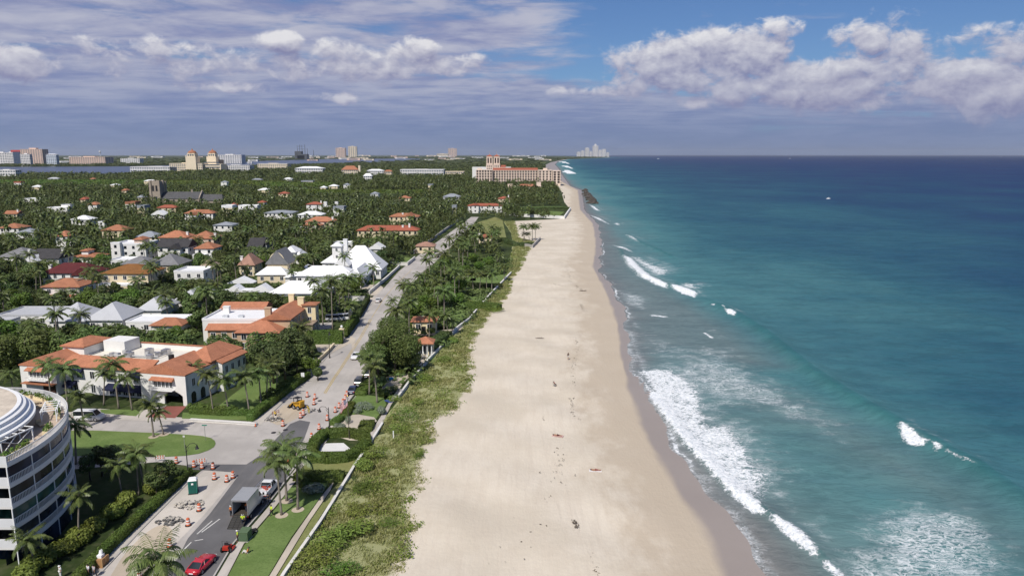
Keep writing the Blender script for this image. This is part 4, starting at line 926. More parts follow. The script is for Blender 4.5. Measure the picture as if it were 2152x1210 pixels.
# ---------------------------------------------------------------- white estate by the road
def estate():
    a = G(622, 580, 5.2); e = G(742, 580, 5.2); cx, cy = (a[0]+e[0])/2, a[1]
    o = thing('white_estate', 'large white estate house with steep white gables, square cupola and hip-roofed wings', 'house', (cx, cy, 0)); w = (e[0]-a[0])/2
    wm, rm = WHITE, ROOFS['white']
    mass(o, -w, w, 0, 10, 5.2, 'hip', 3.0, rm, wm, True, wfreq=2.4)
    # long steep main roof right behind, ridge running from the cupola to the road
    g0 = G(702, 558, 5.5); g1 = G(800, 560, 5.5); x0, x1 = g0[0]-cx, g1[0]-cx; y0 = g0[1]-cy
    mass(o, x0, x1-.5, y0, y0+15, 3.8, 'hip', 8.8, rm, wm, True, wfreq=2.6)
    mass(o, x0+1.5, x0+6.5, y0-4, y0+6, 6.0, 'gy', 4.2, rm, wm, True)
    t0 = G(687, 546, 9)[0]-cx
    mass(o, t0, t0+3.6, y0+1, y0+4.6, 13.2, 'pyr', 1.5, rm, wm, True, win=(.8,1.2), z0=7.5)
    mass(o, t0-4, t0+7, y0, y0+9, 6.6, 'hip', 3.4, rm, wm, True)
    mass(o, w-2, x1-4, 3, y0-.3, 3.4, 'hip', 3.6, rm, wm, True)
    mass(o, -w-6, -w+3, 6, y0+2, 3.6, 'hip', 2.6, rm, wm, True)
    chimney(o, x0+3, y0+9, 6, 15.2, TRIM, 1.6)
    f0 = G(566, 617, 3.0); f1 = G(682, 617, 3.0)
    mass(o, f0[0]-cx, f1[0]-cx, f0[1]-cy, f0[1]-cy+11, 3.0, 'hip', 3.4, rm, wm, True)
    mass(o, f0[0]-cx+8, f1[0]-cx-1, f0[1]-cy+11, -.2, 3.6, 'flat', .5, ROOFS['metal'], wm, True, (False, False))
    KEEP.extend([(620,552,730,592,cy), (688,517,800,575,cy+5), (566,592,664,622,f0[1])]); FOOT.append((cx, cy+5, 2*w+2, 12, 0)); FOOT.append((cx+(x0+x1)/2, cy+y0+7, x1-x0+2, 18, 0)); FOOT.append(((f0[0]+f1[0])/2, f0[1]+8, f1[0]-f0[0]+1, 22, 0))
    REFS.append((cx, cy, 'the white estate'))
    return o
estate()
def tent(px0, px1, py, ridge_px, label):
    a = G(px0, py, 2.4); b = G(px1, py, 2.4); w = b[0]-a[0]; o = thing('garden_pavilion', label, 'pavilion', ((a[0]+b[0])/2, a[1], 0))
    prof = [(-w/2, 2.3)]+[(-w/2+w*f, z) for f, z in ridge_px]+[(w/2, 2.3)]
    V = []; n = len(prof)
    mb = MB(); mb.xprism(prof+[(w/2,2.1),(-w/2,2.1)], -.2, 4.5); mb.build('roof', ROOFS['white'], o)
    MB().box(-w/2+.3, w/2-.3, .3, 4.2, 0, 2.1).build('wall', WHITE, o)
    for i in range(int(w/3)): window(o, -w/2+1.5+i*3, .28, .4, 0, 1.2, 1.5)
    KEEP.append((px0, py-18, px1, py+4, a[1])); FOOT.append(((a[0]+b[0])/2, a[1]+2, w+1, 6, 0)); REFS.append(((a[0]+b[0])/2, a[1]+2, 'the peaked white pavilion at %d' % py))
tent(460, 570, 612, [(.12,2.5),(.3,4.6),(.42,2.8),(.6,2.8),(.82,4.8)], 'long low white pavilion with two peaked roofs, nearest the hedge')
tent(478, 532, 594, [(.5,4.4)], 'small white peaked pavilion behind the dark hedge, left of estate'); REFS[-2] = (*REFS[-2][:2], 'the twin-peaked pavilion'); REFS[-1] = (*REFS[-1][:2], 'the small peaked pavilion')
def cream_gable():
    a = G(540, 576, 4.5); b = G(602, 576, 4.5); w = b[0]-a[0]
    o = thing('house', 'cream house with steep curved gable, grey roof and white hip-roofed front wing', 'house', ((a[0]+b[0])/2, a[1], 0))
    mass(o, -w/2, w/2, 0, 6, 4.2, 'hip', 2.6, ROOFS['white'], CREAM, True)
    mass(o, -w*.32, w*.38, 6.2, 18, 7.5, 'gy', 5.2, ROOFS['grey'], CREAM, True, (False, True))
    n = 14; arc = [(.35+3.3*math.cos(PI*i/n), 7.3+4.9*math.sin(PI*i/n)) for i in range(n+1)]
    MB().xprism(arc, 5.9, 6.25).build('gable', CREAM, o)
    window(o, .35, 5.88, 8.4, 0, 1.2, 1.6)
    KEEP.append((540,540,603,588,a[1])); FOOT.append(((a[0]+b[0])/2, a[1]+8, w+2, 20, 0)); REFS.append(((a[0]+b[0])/2, a[1]+8, 'the cream gabled house'))
cream_gable()
# ---------------------------------------------------------------- orange-roofed courtyard house
def courtyard():
    a = G(430, 700, 4.2); cx, cy = G(500, 700, 4.2)
    o = thing('courtyard_house', 'tan courtyard house with orange tiled roofs around a white flat roof', 'house', (cx, cy, 0)); wm = mat('warm_tan_stucco', (.50,.36,.24), .85, .08, .5)
    x = lambda px, py, z: G(px, py, z)[0]-cx
    mass(o, x(428,700,4.2), x(520,700,4.2), 2.5, 9, 4.4, 'gx', 1.6, ROOFS['orange'], wm, True, wfreq=2.4)
    mass(o, x(492,706,4.2), x(580,706,4.2), -1.2, 9.5, 4.6, 'hip', 2.6, ROOFS['orange'], wm, True)
    y1 = G(560, 668, 7)[1]-cy
    mass(o, x(560,668,7), x(618,668,7)-.6, y1-2, y1+15, 7.0, 'gy', 1.8, ROOFS['orange'], wm, True, (False, True), wfreq=2.6)
    mass(o, x(448,662,6.4), x(560,668,7)-.8, y1-1, y1+12, 6.6, 'flat', .5, ROOFS['white'], WHITE, True, (False, False))
    mass(o, x(470,648,6.8), x(560,650,6.8)-.8, y1+12.2, y1+18, 6.8, 'gx', 1.4, ROOFS['orange'], wm, True, (False, False))
    chimney(o, x(560,668,7)+1, y1-1.2, 6, 10, wm, 1.6); chimney(o, x(598,645,8)+.6, y1+14.6, 7, 10.6, YELLOW, 1.5); chimney(o, x(470,648,6.8)+3, y1+8, 6.5, 8.4, WHITE, 1.6)
    for q in (.3, .6): MB().box(x(448,662,6.4)+q*14, x(448,662,6.4)+q*14+1.4, y1+2, y1+3.2, 6.6, 7.2).build('skylight', mat('pale_skylight', (.5,.52,.54), .3), o)
    tx = x(628,655,8); mass(o, tx-1, tx+2.4, y1+11, y1+14.5, 8.2, 'hip', .5, ROOFS['rust'], YELLOW, True, win=(.9,1.6)); chimney(o, tx-1.8, y1+12, 5, 10.2, YELLOW, 1.7)
    mass(o, tx-1.8, tx+3, y1+5, y1+10.6, 3.6, 'flat', .4, ROOFS['tan'], TAN, True)
    KEEP.extend([(424,672,586,712,cy), (442,640,620,674,cy+15), (500,660,640,690,cy)]); FOOT.append((cx+4, cy+12, 40, 34, 0)); REFS.append((cx, cy+8, 'the orange courtyard house'))
courtyard()
# ---------------------------------------------------------------- villa with orange roofs on the loop street
def villa():
    c = G(394, 853, 0); l = G(48, 824, 0); ang = math.atan2(c[1]-l[1], c[0]-l[0]); Wd = math.dist(c, l)
    o = thing('villa', 'large white two-storey villa with orange tiled roofs, navy awnings and brick drive', 'villa', (c[0], c[1], 0), ang)
    ca, sa = math.cos(ang), math.sin(ang)
    rm = ROOFS['orange']; ze = 6.3; x0 = -Wd
    roofz = mat('white_flat_roof', (.70,.66,.58), .85, .1, .4)
    # right gabled wing, middle range, left gabled wing, flat court behind, tall east block
    def wall(x_0, x_1, y0, y1, z1, z0=-.2): return MB().box(x_0, x_1, y0, y1, z0, z1).build('wall', WHITE, o)
    gw = -10.5
    mb = MB(); n = 12; ax0, ax1, azz = -5.2, -.9, 2.0             # front of the right wing with its arched drive-through
    arch = [(ax0, -.2)]+[(ax0+(ax1-ax0)*i/n, azz+.95*math.sin(PI*i/n)) for i in range(n+1)]+[(ax1, -.2)]
    prof = [(gw, -.2), (gw, ze), (gw/2, ze+2.2), (0, ze), (0, -.2)]+arch[::-1]
    mb.xprism(prof, 0, .35); mb.box(gw, 0, .36, .7, 2.96, ze); mb.box(gw+.01, gw+.35, .35, 8, -.2, ze); mb.box(-.35, 0, .35, 17, -.2, ze); mb.box(gw, 0, 5, 5.3, -.2, ze)
    mb.build('wall', WHITE, o); MB().box(ax0-.2, ax1+.2, 4.6, 4.9, 0, 3).build('garage_door', mat('dark_brown_wood', (.05,.025,.018), .7, .2, 2), o)
    roof_mb('gy', gw+.35, -.3, .3, 10, ze, 2.1, .4).build('roof', rm, o)
    wall(x0+9, gw, 2.2, 9, ze-.2); rf = MB().add([(x0+8.6,1.7,ze-.2),(gw+.6,1.7,ze-.2),(gw+.6,5.2,ze+1.3),(x0+8.6,5.2,ze+1.3),(x0+8.6,1.7,ze-.4),(gw+.6,1.7,ze-.4),(gw+.6,5.2,ze+1.0),(x0+8.6,5.2,ze+1.0)], [(0,1,2,3),(0,4,5,1),(7,6,5,4),(2,6,7,3)]).build('roof', rm, o)
    wall(x0, x0+9, 0, 14, ze-.3); roof_mb('gy', x0+.2, x0+8.8, .2, 15, ze-.3, 1.7, .35).build('roof', rm, o)
    wall(x0+3.5, x0+9, 8, 16, ze+2.0, ze); roof_mb('hip', x0+3.5, x0+9, 8, 16, ze+2.0, 1.2, .4).build('roof', rm, o); 
    # court
    flat_roof(x0+9.2, -5.6, 5.4, 18, ze-.1, .25).build('roof', roofz, o)
    mb = MB().box(x0+9.2, -6, 17.6, 18.1, 0, ze+1.0); mb.build('wall', WHITE, o); MB().box(x0+9, -5.8, 17.5, 18.2, ze+1.0, ze+1.18).build('coping', ROOFS['rust'], o)
    MB().box(x0+10, x0+15.5, 12.6, 17.4, ze, ze+2.5).build('wall', WHITE, o)
    # east block: hip along the street side
    wall(-6, 0, 9, 19, ze+.6); roof_mb('hip', -6.2, .1, 8.4, 19.4, ze+.6, 2.3, .45).build('roof', rm, o)
    wall(.02, 1.6, 10, 18.6, ze+.2)
    MB().add([(0,9.6,ze+.9),(2.1,9.6,ze+.1),(2.1,19,ze+.1),(0,19,ze+.9),(0,9.6,ze+.65),(2.1,9.6,ze-.12),(2.1,19,ze-.12),(0,19,ze+.65)], [(0,1,2,3),(0,4,5,1),(1,5,6,2),(2,6,7,3),(7,6,5,4)]).build('roof', rm, o)
    # windows: triple balcony bays with little tiled hoods, side windows, arches
    for bx in (gw/2+.1, x0+4.6):
        for i in range(5): window(o, bx-1.8+i*.9, -.02, 3.55, 0, .6, 1.5)
        MB().add([(bx-2.7,-.95,5.25),(bx+2.7,-.95,5.25),(bx+2.6,.0,5.75),(bx-2.6,.0,5.75),(bx-2.7,-.95,5.1),(bx+2.7,-.95,5.1),(bx+2.6,0,5.1),(bx-2.6,0,5.1)], [(0,1,2,3),(0,4,5,1),(4,7,6,5),(1,5,6,2),(3,7,4,0)]).build('window_hood', rm, o)
        b = MB().box(bx-2.6, bx+2.6, -1.0, 0, 3.1, 3.25)
        for i in range(14): b.box(bx-2.55+i*.39, bx-2.5+i*.39, -.98, -.93, 3.25, 3.9)
        b.box(bx-2.6, bx+2.6, -1.0, -.92, 3.9, 3.97); b.build('balcony', TRIM, o)
    for y, z in ((2.4,3.6),(5,3.6),(7.4,3.6)): window(o, .0, y, z, PI/2, .9, 1.5)
    for y in (11.4, 13.6, 16, 18): window(o, 1.62, y, 3.8, PI/2, .9, 1.5)
    for y in (2.2, 5.2): 
        m = MB(); pr = [(-.75,0),(.75,0)]+[(.75*math.cos(a), 1.6+.75*math.sin(a)) for a in np.linspace(0, PI, 9)]
        m.xprism(pr, -.03, .03); q = m.build('arched_door', GLASS, o); q.location = (.01, y, .1); q.rotation_euler = (0,0,PI/2)
    for y in (12, 15, 17.6): window(o, 1.62, y, .6, PI/2, 1.1, 2.0)
    # middle range: upper and lower windows, navy awnings, shop front
    navy = mat('navy_canvas', (.012,.016,.045), .85, .2, 3)
    def awn(xa, xb, z, dep_=1.3, drop=.75):
        MB().add([(xa,2.2,z),(xb,2.2,z),(xb+.05,2.2-dep_,z-drop),(xa-.05,2.2-dep_,z-drop),(xa-.05,2.2-dep_,z-drop-.3),(xb+.05,2.2-dep_,z-drop-.3)], [(0,1,2,3),(3,2,5,4)]).add([(xa,2.2,z),(xa-.05,2.2-dep_,z-drop),(xa,2.2,z-drop)], [(0,1,2)]).add([(xb,2.2,z),(xb+.05,2.2-dep_,z-drop),(xb,2.2,z-drop)], [(0,2,1)]).build('awning', navy, o)
    mid0, mid1 = x0+9, gw; L = mid1-mid0
    for f0, f1 in ((.04,.24),(.5,.62),(.82,.97)): awn(mid0+f0*L, mid0+f1*L, 5.6)
    for f0, f1 in ((.03,.16),(.52,1.0)): awn(mid0+f0*L, mid0+f1*L-.3, 2.75, 1.7, .8)
    for f in (.08,.18,.34,.56,.68,.86,.93): window(o, mid0+f*L, 2.18, 3.5, 0, 1.0, 1.5)
    for f in (.06,.13,.34,.56,.64,.72,.8,.88,.95): window(o, mid0+f*L, 2.18, .4, 0, 1.0, 1.7)
    m = MB().box(x0+5.5, x0+8.6, -.08, .04, 0, 2.2); m.build('garage_door', mat('dark_brown_wood', (.05,.025,.018)), o); MB().box(x0+1, x0+9, -1.2, .02, 2.35, 2.55).build('window_hood', ROOFS['rust'], o)
    # roof plant
    rg_ = random.Random(4); units = []
    for i in range(12):
        ux, uy = x0+13+rg_.random()*13, 9+rg_.random()*6; s = rg_.uniform(.7,1.5)
        m = MB().box(-s/2, s/2, -s/2, s/2, 0, s*.8).lathe([(s*.36,s*.8),(s*.36,s*.86),(s*.05,s*.87)], 12)
        q = m.build('air_conditioner', ALU if i % 3 else GREYW, o); q.location = (ux, uy, ze)
    MB().lathe([(.6,0),(.6,1.5),(.5,1.6),(.0,1.65)], 14).build('roof_tank', DARK, o).location = (-9.5, 8.5, ze)
    MB().tube([(x0+14,9,ze+.4),(x0+26,10,ze+.4),(x0+26,13,ze+.4)], .18, 6).build('duct', GREYW, o)
    KEEP.extend([(40,722,495,862,c[1]-3)]); FOOT.append((c[0]-Wd/2*ca, c[1]-Wd/2*sa+9, Wd+5, 24, ang)); REFS.append((c[0]-Wd*.5*ca, c[1]-Wd*.5*sa+8, 'the orange-roofed villa'))
    return o
VILLA = villa()
# ---------------------------------------------------------------- curved apartment block
def condo():
    C0 = Vector((-77.9, 87.0)); a, b = 17.7, 22.0; y0 = 82.5
    o = thing('apartment_block', 'white curved apartment block with glazed balconies, roof terrace and round penthouse', 'apartment block', (C0.x, C0.y, 0))
    th0 = math.asin((y0-C0.y)/b)
    def ring(s, off=0.0, n=44):
        th = np.linspace(th0, PI*.78, n); return [((a-off)*math.cos(q), max((b-off)*math.sin(q), y0-C0.y+off*.0)) for q in th]
    fh = 2.68; RAIL = mat('white_railing', (.66,.66,.67), .5, .05, 2); SLAB = mat('white_painted_concrete', (.66,.65,.63), .7, .06, .7)
    west = -26.0
    def outline(off, n=44):
        p = ring(0, off, n); return p+[(west, p[-1][1]), (west, y0-C0.y+off)]+([(p[0][0], y0-C0.y+off)] if off else [])
    # recessed glass body, floor slabs, railings
    for k in range(6):
        z = k*fh
        if k:
            MB().prism(outline(0), z-.32, z).build('floor_slab', SLAB, o)
        if k < 5:
            body = outline(2.0); MB().prism(body, z+(.0 if k else -.2), z+fh-.32).build('glass_wall', (GLASSB, GLASS, GLASSG, GLASS, GLASSB)[k], o)
            r2 = ring(0, 0.12, 60); mb = MB()
            if k == 0:
                for i in range(4, 44, 6): pass
            # flush window bay at the south end, its mullions, then solid piers
            bay = [q for q in ring(0, .15, 44)[:16]]
            gb = MB(); n = len(bay); vs = [(p[0],p[1],z+.02) for p in bay]+[(p[0],p[1],z+fh-.34) for p in bay]
            gb.add(vs, [(i,i+1,n+i+1,n+i) for i in range(n-1)]).build('window_bay', (GLASSB, GLASSB, GLASSG, GLASS, GLASSB)[k], o)
            for i in range(0, 16, 3): MB().cbox((bay[i][0]+.02, bay[i][1], z), .11, .11, fh-.32).build('mullion', TRIM, o)
            pr = MB(); 
            for i in (17, 18): pr.cbox((ring(0,.5,44)[i][0], ring(0,.5,44)[i][1], z), .8, 1.2, fh-.32, .2)
            for i in (38,): pr.cbox((ring(0,1.6,44)[i][0], ring(0,1.6,44)[i][1], z), .7, .9, fh-.32, .5)
            pr.build('pier', SLAB, o)
            MB().box(west, 14.6, y0-C0.y-.0, y0-C0.y+.4, z, z+fh-.32).build('wall', SLAB, o) if k else None
            for xx in (7.5, 11.5): window(o, xx, y0-C0.y-.02, z+.5, 0, 2.0, 1.6)
        if k:
            # band below rail, balusters and top rail
            p = ring(0, .02, 60); mb = MB(); n = len(p)
            def strip(off, za, zb):
                q = ring(0, off, 60); vs = [(w_[0],w_[1],za) for w_ in p]+[(w_[0],w_[1],zb) for w_ in p]+[(w_[0],w_[1],za) for w_ in q]+[(w_[0],w_[1],zb) for w_ in q]
                mb.add(vs, [(i,i+1,n+i+1,n+i) for i in range(n-1)]+[(2*n+i+1,2*n+i,3*n+i,3*n+i+1) for i in range(n-1)]+[(n+i,n+i+1,3*n+i+1,3*n+i) for i in range(n-1)]+[(i+1,i,2*n+i,2*n+i+1) for i in range(n-1)])
            strip(.14, z, z+.3); strip(.1, z+1.0, z+1.08)
            P2 = ring(0, .06, 240)
            for i in range(0, 240, 1): mb.cbox((P2[i][0], P2[i][1], z+.28), .07, .05, .74)
            mb.box(west, p[0][0], y0-C0.y, y0-C0.y+.12, z, z+1.05)
            mb.build('balcony_railing', RAIL, o)
    zt = 5*fh
    deck = mat('terrace_tiles', (.50,.40,.31), .85, .12, .5); MB().prism(outline(.5), zt, zt+.05).build('terrace_floor', deck, o)
    # penthouse with its stepped white crown
    pc = (-2.2, .6)
    A0, A1 = -.27, PI+.27
    MB().lathe([(12.9,zt+.05),(12.9,zt+2.6)], 64, pc, 0, None, A0, A1).box(pc[0]-16.2, pc[0]+16.2, y0-C0.y+.3, y0-C0.y+.6, zt, zt+3.5).build('penthouse_wall', SLAB, o)
    for i in range(-3, 16): 
        q = i*.115; m = MB().box(-.55, .55, -.06, .06, 0, 2.1).build('window', GLASS, o); m.location = (pc[0]+12.92*math.cos(q), pc[1]+12.92*math.sin(q), zt+.3); m.rotation_euler = (0,0,q+PI/2)
    MB().lathe([(12.5,zt+2.5),(16.6,zt+1.75),(16.8,zt+1.8),(16.8,zt+2.2),(16.3,zt+2.3),(16.25,zt+2.75),(15.85,zt+2.85),(15.8,zt+3.25),(15.4,zt+3.35),(15.3,zt+3.6),(14.8,zt+3.62)], 80, pc, 0, None, A0, A1).build('penthouse_eaves', TRIM, o, smooth=False)
    MB().prism([(pc[0]+14.85*math.cos(q), pc[1]+14.85*math.sin(q)) for q in np.linspace(A0, A1, 60)], zt+3.45, zt+3.59).build('roof', mat('weathered_roof_felt', (.50,.43,.35), .9, .25, .35, col2=(.56,.49,.40)), o)
    # terrace: pergolas, planters, loungers
    def perg(x, y, rz, s=1.0):
        mb = MB()
        for dx in (-2.4, 2.4):
            for dy in (-1, 1): mb.box(dx-.06, dx+.06, dy-.06, dy+.06, 0, 1.7)
        for dy in (-1, 1):
            mb.box(-2.6, 2.6, dy-.07, dy+.07, 1.7, 1.84); mb.tube([(-2.5,dy,1.75),(0,dy,.6)], .05, 5); mb.tube([(0,dy,.6),(2.5,dy,1.75)], .05, 5)
            mb.tube([(-2.4,dy,.05),(0,dy,1.75)], .05, 5)
        for i in range(5): mb.box(-2.5+i*1.25-.05, -2.5+i*1.25+.05, -1.1, 1.1, 1.84, 1.94)
        q = mb.build('pergola', TRIM, o); q.location = (x, y, zt+.05); q.rotation_euler = (0,0,rz); q.scale = (s,s,s)
    perg(14.3, .8, 1.4); perg(12.7, 11.6, 2.0, .9)
    for i, (q, e) in enumerate(((.62,.9),(.8,.9),(1.0,1.0),(1.18,1.0),(1.36,1.0),(1.55,1.0),(.3,1.0),(.0,.9),(-.12,.9))):
        p = ((a-1.3)*math.cos(q), (b-1.3)*math.sin(q)); mb = MB().cbox((0,0,0), .6, 2.4, .5); pl_ = mb.build('planter', YELLOW, o); pl_.location = (*p, zt+.05); pl_.rotation_euler = (0,0,math.atan2(b*b*math.cos(q)*0+math.sin(q)*a, math.cos(q)*b))
        rg_ = np.random.default_rng(i); Pt, d = blob_points([((0,-.6,.65),(.45,.7,.42)),((0,.5,.7),(.42,.7,.5))], 160, rg_); V, Fq = cards(Pt, d+rg_.normal(size=d.shape)*.4, .16, rg_)
        link('planting', np_mesh('planting', V, Fq), LEAFY, pl_)
    for q in (.45, .95, 1.1):
        p = ((a-3)*math.cos(q), (b-3)*math.sin(q)); m = MB().box(-.35,.35,-.9,.9,.25,.36).box(-.35,.35,.5,.6,.36,.85)
        for sx in (-.3,.3):
            for sy in (-.8,.8): m.box(sx-.03,sx+.03,sy-.03,sy+.03,0,.25)
        m = m.build('lounge_chair', mat('straw_cushion', (.5,.40,.26), .8), o); m.location = (*p, zt+.05); m.rotation_euler = (0,0,q*2)
    KEEP.append((0, 800, 152, 1120, 84)); FOOT.append((C0.x-2, C0.y+2, 40, 46, 0)); REFS.append((C0.x+6, C0.y, 'the curved apartment block'))
condo()
# ---------------------------------------------------------------- stone church
def church():
    d = G(330, 427)[1]; s = lambda px: (px-1076)*d*1.0/(F*CT)/1.0
    k = (CH)/(F*ST+(427-605)*CT); X_ = lambda px: (px-1076)*k
    stone = mat('weathered_stone', (.33,.28,.225), .9, .2, .4)
    o = thing('church', 'grey stone church with square battlemented tower and long dark nave roof', 'church', (X_(328), d, 0)); w = X_(337)-X_(319); H = hgt(381, d)
    mb = MB().box(-w/2, w/2, 0, w, 0, H)
    for sx in (-1, 1):
        for sy in (0, 1): mb.box(sx*w/2-w*.12, sx*w/2+w*.12, sy*w-w*.12, sy*w+w*.12, 0, H*1.04)
    for i in range(3): mb.box(-w*.3+i*w*.3-w*.07, -w*.3+i*w*.3+w*.07, -.05, .3, H, H+1.2)
    mb.build('tower', stone, o)
    for xx in (-.2, .2): MB().box(xx*w-w*.11, xx*w+w*.11, -.12, .1, H*.55, H*.8).build('belfry_opening_shade', DARK, o)  # solid dark boxes paint the shade within the belfry
    MB().box(-w*.2, w*.2, -.12, .1, H*.08, H*.3).build('window', GLASS, o)
    x1 = X_(418)-X_(328); nz = hgt(418, d); rz_ = hgt(403, d+8)
    MB().box(w/2, x1, 1, 17, 0, nz).build('wall', stone, o)
    g = MB().add([(w/2,.4,nz),(x1,.4,nz),(x1,9,rz_),(w/2,9,rz_),(w/2,17.6,nz),(x1,17.6,nz)], [(0,1,2,3),(3,2,5,4),(0,3,4),(1,5,2)]); g.build('roof', ROOFS['grey'] if 0 else mat('charcoal_slate', (.085,.085,.088), .85, .25, .5), o)
    MB().add([(x1,0,0),(x1+1,0,0),(x1+1,18,0),(x1,18,0),(x1,0,nz+1),(x1+1,0,nz+1),(x1+1,18,nz+1),(x1,18,nz+1),(x1,9,rz_+1.6),(x1+1,9,rz_+1.6)], [(0,1,5,9,8,4)[:3], (0,1,5,4),(1,2,6,9,5),(3,0,4,8,7),(4,5,9,8),(8,9,6,7),(2,3,7,6)]).build('gable', stone, o)
    for i in range(7): MB().box(w/2+3+i*(x1-w/2-5)/7, w/2+4.6+i*(x1-w/2-5)/7, .8, 1.1, 2, nz-1).build('window', GLASS, o)
    x2 = X_(467)-X_(328); MB().box(x1+1.2, x2, 3, 14, 0, nz-2).build('wall', stone, o)
    MB().add([(x1+1,2.4,nz-2),(x2,2.4,nz-2),(x2-3,8.5,rz_-2.6),(x1+1,8.5,rz_-2.6),(x1+1,14.6,nz-2),(x2,14.6,nz-2)], [(0,1,2,3),(3,2,5,4),(1,5,2),(0,3,4)]).build('roof', MATS['charcoal_slate'], o)
    chimney(o, X_(398)-X_(328), 9, rz_-1, rz_+2.2, stone, 1.6); chimney(o, X_(352)-X_(328)-6, 12, rz_-1, H*.98, stone, 1.5)
    KEEP.append((318,380,420,424,d)); KEEP.append((418,407,466,424,d)); FOOT.append((X_(385), d+9, X_(467)-X_(319)+4, 22, 0)); REFS.append((X_(380), d+9, 'the stone church'))
church()
# ---------------------------------------------------------------- large seaside hotel
def hotel():
    d = G(1090, 390)[1]; k = CH/(F*ST+(390-605)*CT); X_ = lambda px: (px-1076)*k; H = lambda py, dd=0: hgt(py, d+dd)
    hp = mat('pinkish_cream_stucco', (.70,.57,.47), .8, .06, .05); rr = ROOFS['red']; wdark = mat('window_painted_shade', (.035,.025,.025), .6, .2, .2)  # flat dark window colour paints in the shade of the recesses
    o = thing('hotel', 'grand pink-cream seaside hotel with twin belvedere towers and red roofs', 'hotel', (X_(1090), d, 0)); ox = X_(1090)
    nwin = [0]; rest = MB()
    def wing(px0, px1, y0, dep, ztop, rows, cols, ww=2.5, hh=2.9, roofz=None, z0=3):
        x0, x1 = X_(px0)-ox, X_(px1)-ox; MB().box(x0, x1, y0, y0+dep, 0, ztop).build('wall', hp, o); MB().box(x0-.5, x1+.5, y0-.5, y0+dep+.5, ztop, ztop+.9).build('cornice', hp, o)
        for r in range(rows):
            for c in range(cols):
                xx = x0+(c+.5)*(x1-x0)/cols; zz = z0+(r+.35)*(ztop-z0)/rows
                if nwin[0] < 98: MB().box(xx-ww/2, xx+ww/2, y0-.3, y0+.1, zz, zz+hh).build('window', wdark, o); nwin[0] += 1
                else: rest.box(xx-ww/2, xx+ww/2, y0-.3, y0+.1, zz, zz+hh)
        return x0, x1
    zt = H(359)
    wing(1001, 1035, -6, 40, H(358), 5, 6); wing(1131, 1160, -5, 40, H(359), 5, 4, 2.4, 2.8); wing(1036, 1130, 0, 18, zt, 5, 17)
    wing(1161, 1177, -9, 46, H(360), 5, 2, 3.6, 3.0)
    x0, x1 = X_(1036)-ox, X_(1130)-ox
    MB().add([(x0,0,zt+.9),(x1,0,zt+.9),(x1,9,zt+4.6),(x0,9,zt+4.6),(x0,18,zt+.9),(x1,18,zt+.9)], [(0,1,2,3),(3,2,5,4),(0,3,4),(1,5,2)]).build('roof', rr, o)
    xa = X_(1177)-ox
    for r in range(5): MB().box(xa, xa+2.0, -7+r*.0, 30, 4+r*4.6, 4.6+r*4.6).build('balcony', mat('balcony_painted_shade', (.16,.13,.12), .8), o)  # dark balcony colour has their shade painted in
    for q in (1003, 1141): chimney(o, X_(q)-ox+4, 10, zt, zt+4, hp, 7)
    # twin belvedere towers
    dt = 46; kt = k*(d+dt)/d
    for pa, pb in ((1022,1036),(1037,1051)):
        a_, b_ = (pa-1076)*kt-ox, (pb-1076)*kt-ox; w = b_-a_; zh = H(330, dt); zl = H(346, dt)
        MB().box(a_, b_, dt, dt+w, 0, zl).box(a_-.4, b_+.4, dt-.4, dt+w+.4, zl, zl+.8).box(a_+.6, b_-.6, dt+.6, dt+w-.6, zl+.8, zh).build('tower', hp, o)
        for xx in (.3, .7): MB().box(a_+w*xx-1.2, a_+w*xx+1.2, dt+.3, dt+.8, zl+2.4, zh-1.6).build('belvedere_opening_shade', wdark, o)  # solid dark boxes stand for the shade inside the tower openings
        for r in range(3):
            for xx in (.25, .5, .75): rest.box(a_+w*xx-.7, a_+w*xx+.7, dt-.15, dt+.1, zl-12+r*4, zl-9.8+r*4)
        MB().box(a_+.2, b_-.2, dt+.2, dt+w-.2, zh, zh+1).build('cornice', hp, o)
        MB().add([(a_,dt,zh+1),(b_,dt,zh+1),(b_,dt+w,zh+1),(a_,dt+w,zh+1),((a_+b_)/2,dt+w/2,zh+4.2)], [(0,1,4),(1,2,4),(2,3,4),(3,0,4),(3,2,1,0)]).build('roof', rr, o)
        MB().tube([((a_+b_)/2,dt+w/2,zh+4),((a_+b_)/2,dt+w/2,zh+9.5)], .22, 5).build('finial', hp, o)
    a_ = (1051-1076)*kt-ox; MB().box(a_, a_+9, dt, dt+14, 0, H(352,dt)).build('wall', hp, o); MB().add([(a_,dt,H(352,dt)),(a_+9.5,dt,H(352,dt)),(a_+9.5,dt+7,H(347,dt)),(a_,dt+7,H(347,dt)),(a_,dt+14,H(352,dt)),(a_+9.5,dt+14,H(352,dt))], [(0,1,2,3),(3,2,5,4),(1,5,2)]).build('roof', rr, o)
    # low restaurant range in front, and pale blocks behind
    x0, x1 = X_(1069)-ox, X_(1128)-ox; y = G(1090, 403)[1]-d
    MB().box(x0, x1, y, y+30, 0, 7).build('wall', hp, o); MB().add([(x0+14,y-1,7),(x1-8,y-1,7),(x1-12,y+12,10),(x0+18,y+12,10),(x0+14,y+26,7),(x1-8,y+26,7)], [(0,1,2,3),(3,2,5,4),(0,3,4),(1,5,2)]).build('roof', ROOFS['rust'], o); chimney(o, x1-4, y+4, 6, 13, hp, 6); chimney(o, x0+3, y+6, 6, 10, hp, 7)
    for i in range(6): MB().box(x0+8+i*6, x0+11+i*6, y-.2, y+.1, 1.5, 5).build('window', wdark, o)
    for pa, pb, py in ((992,1022,351.5),(1054,1074,351.5)):
        MB().box(X_(pa)*1.13-ox, X_(pb)*1.13-ox, 170, 200, 0, H(py, 170)).build('wall', WHITE, o)
    q = rest.build('distant_windows', wdark, o); q['kind'] = 'stuff'
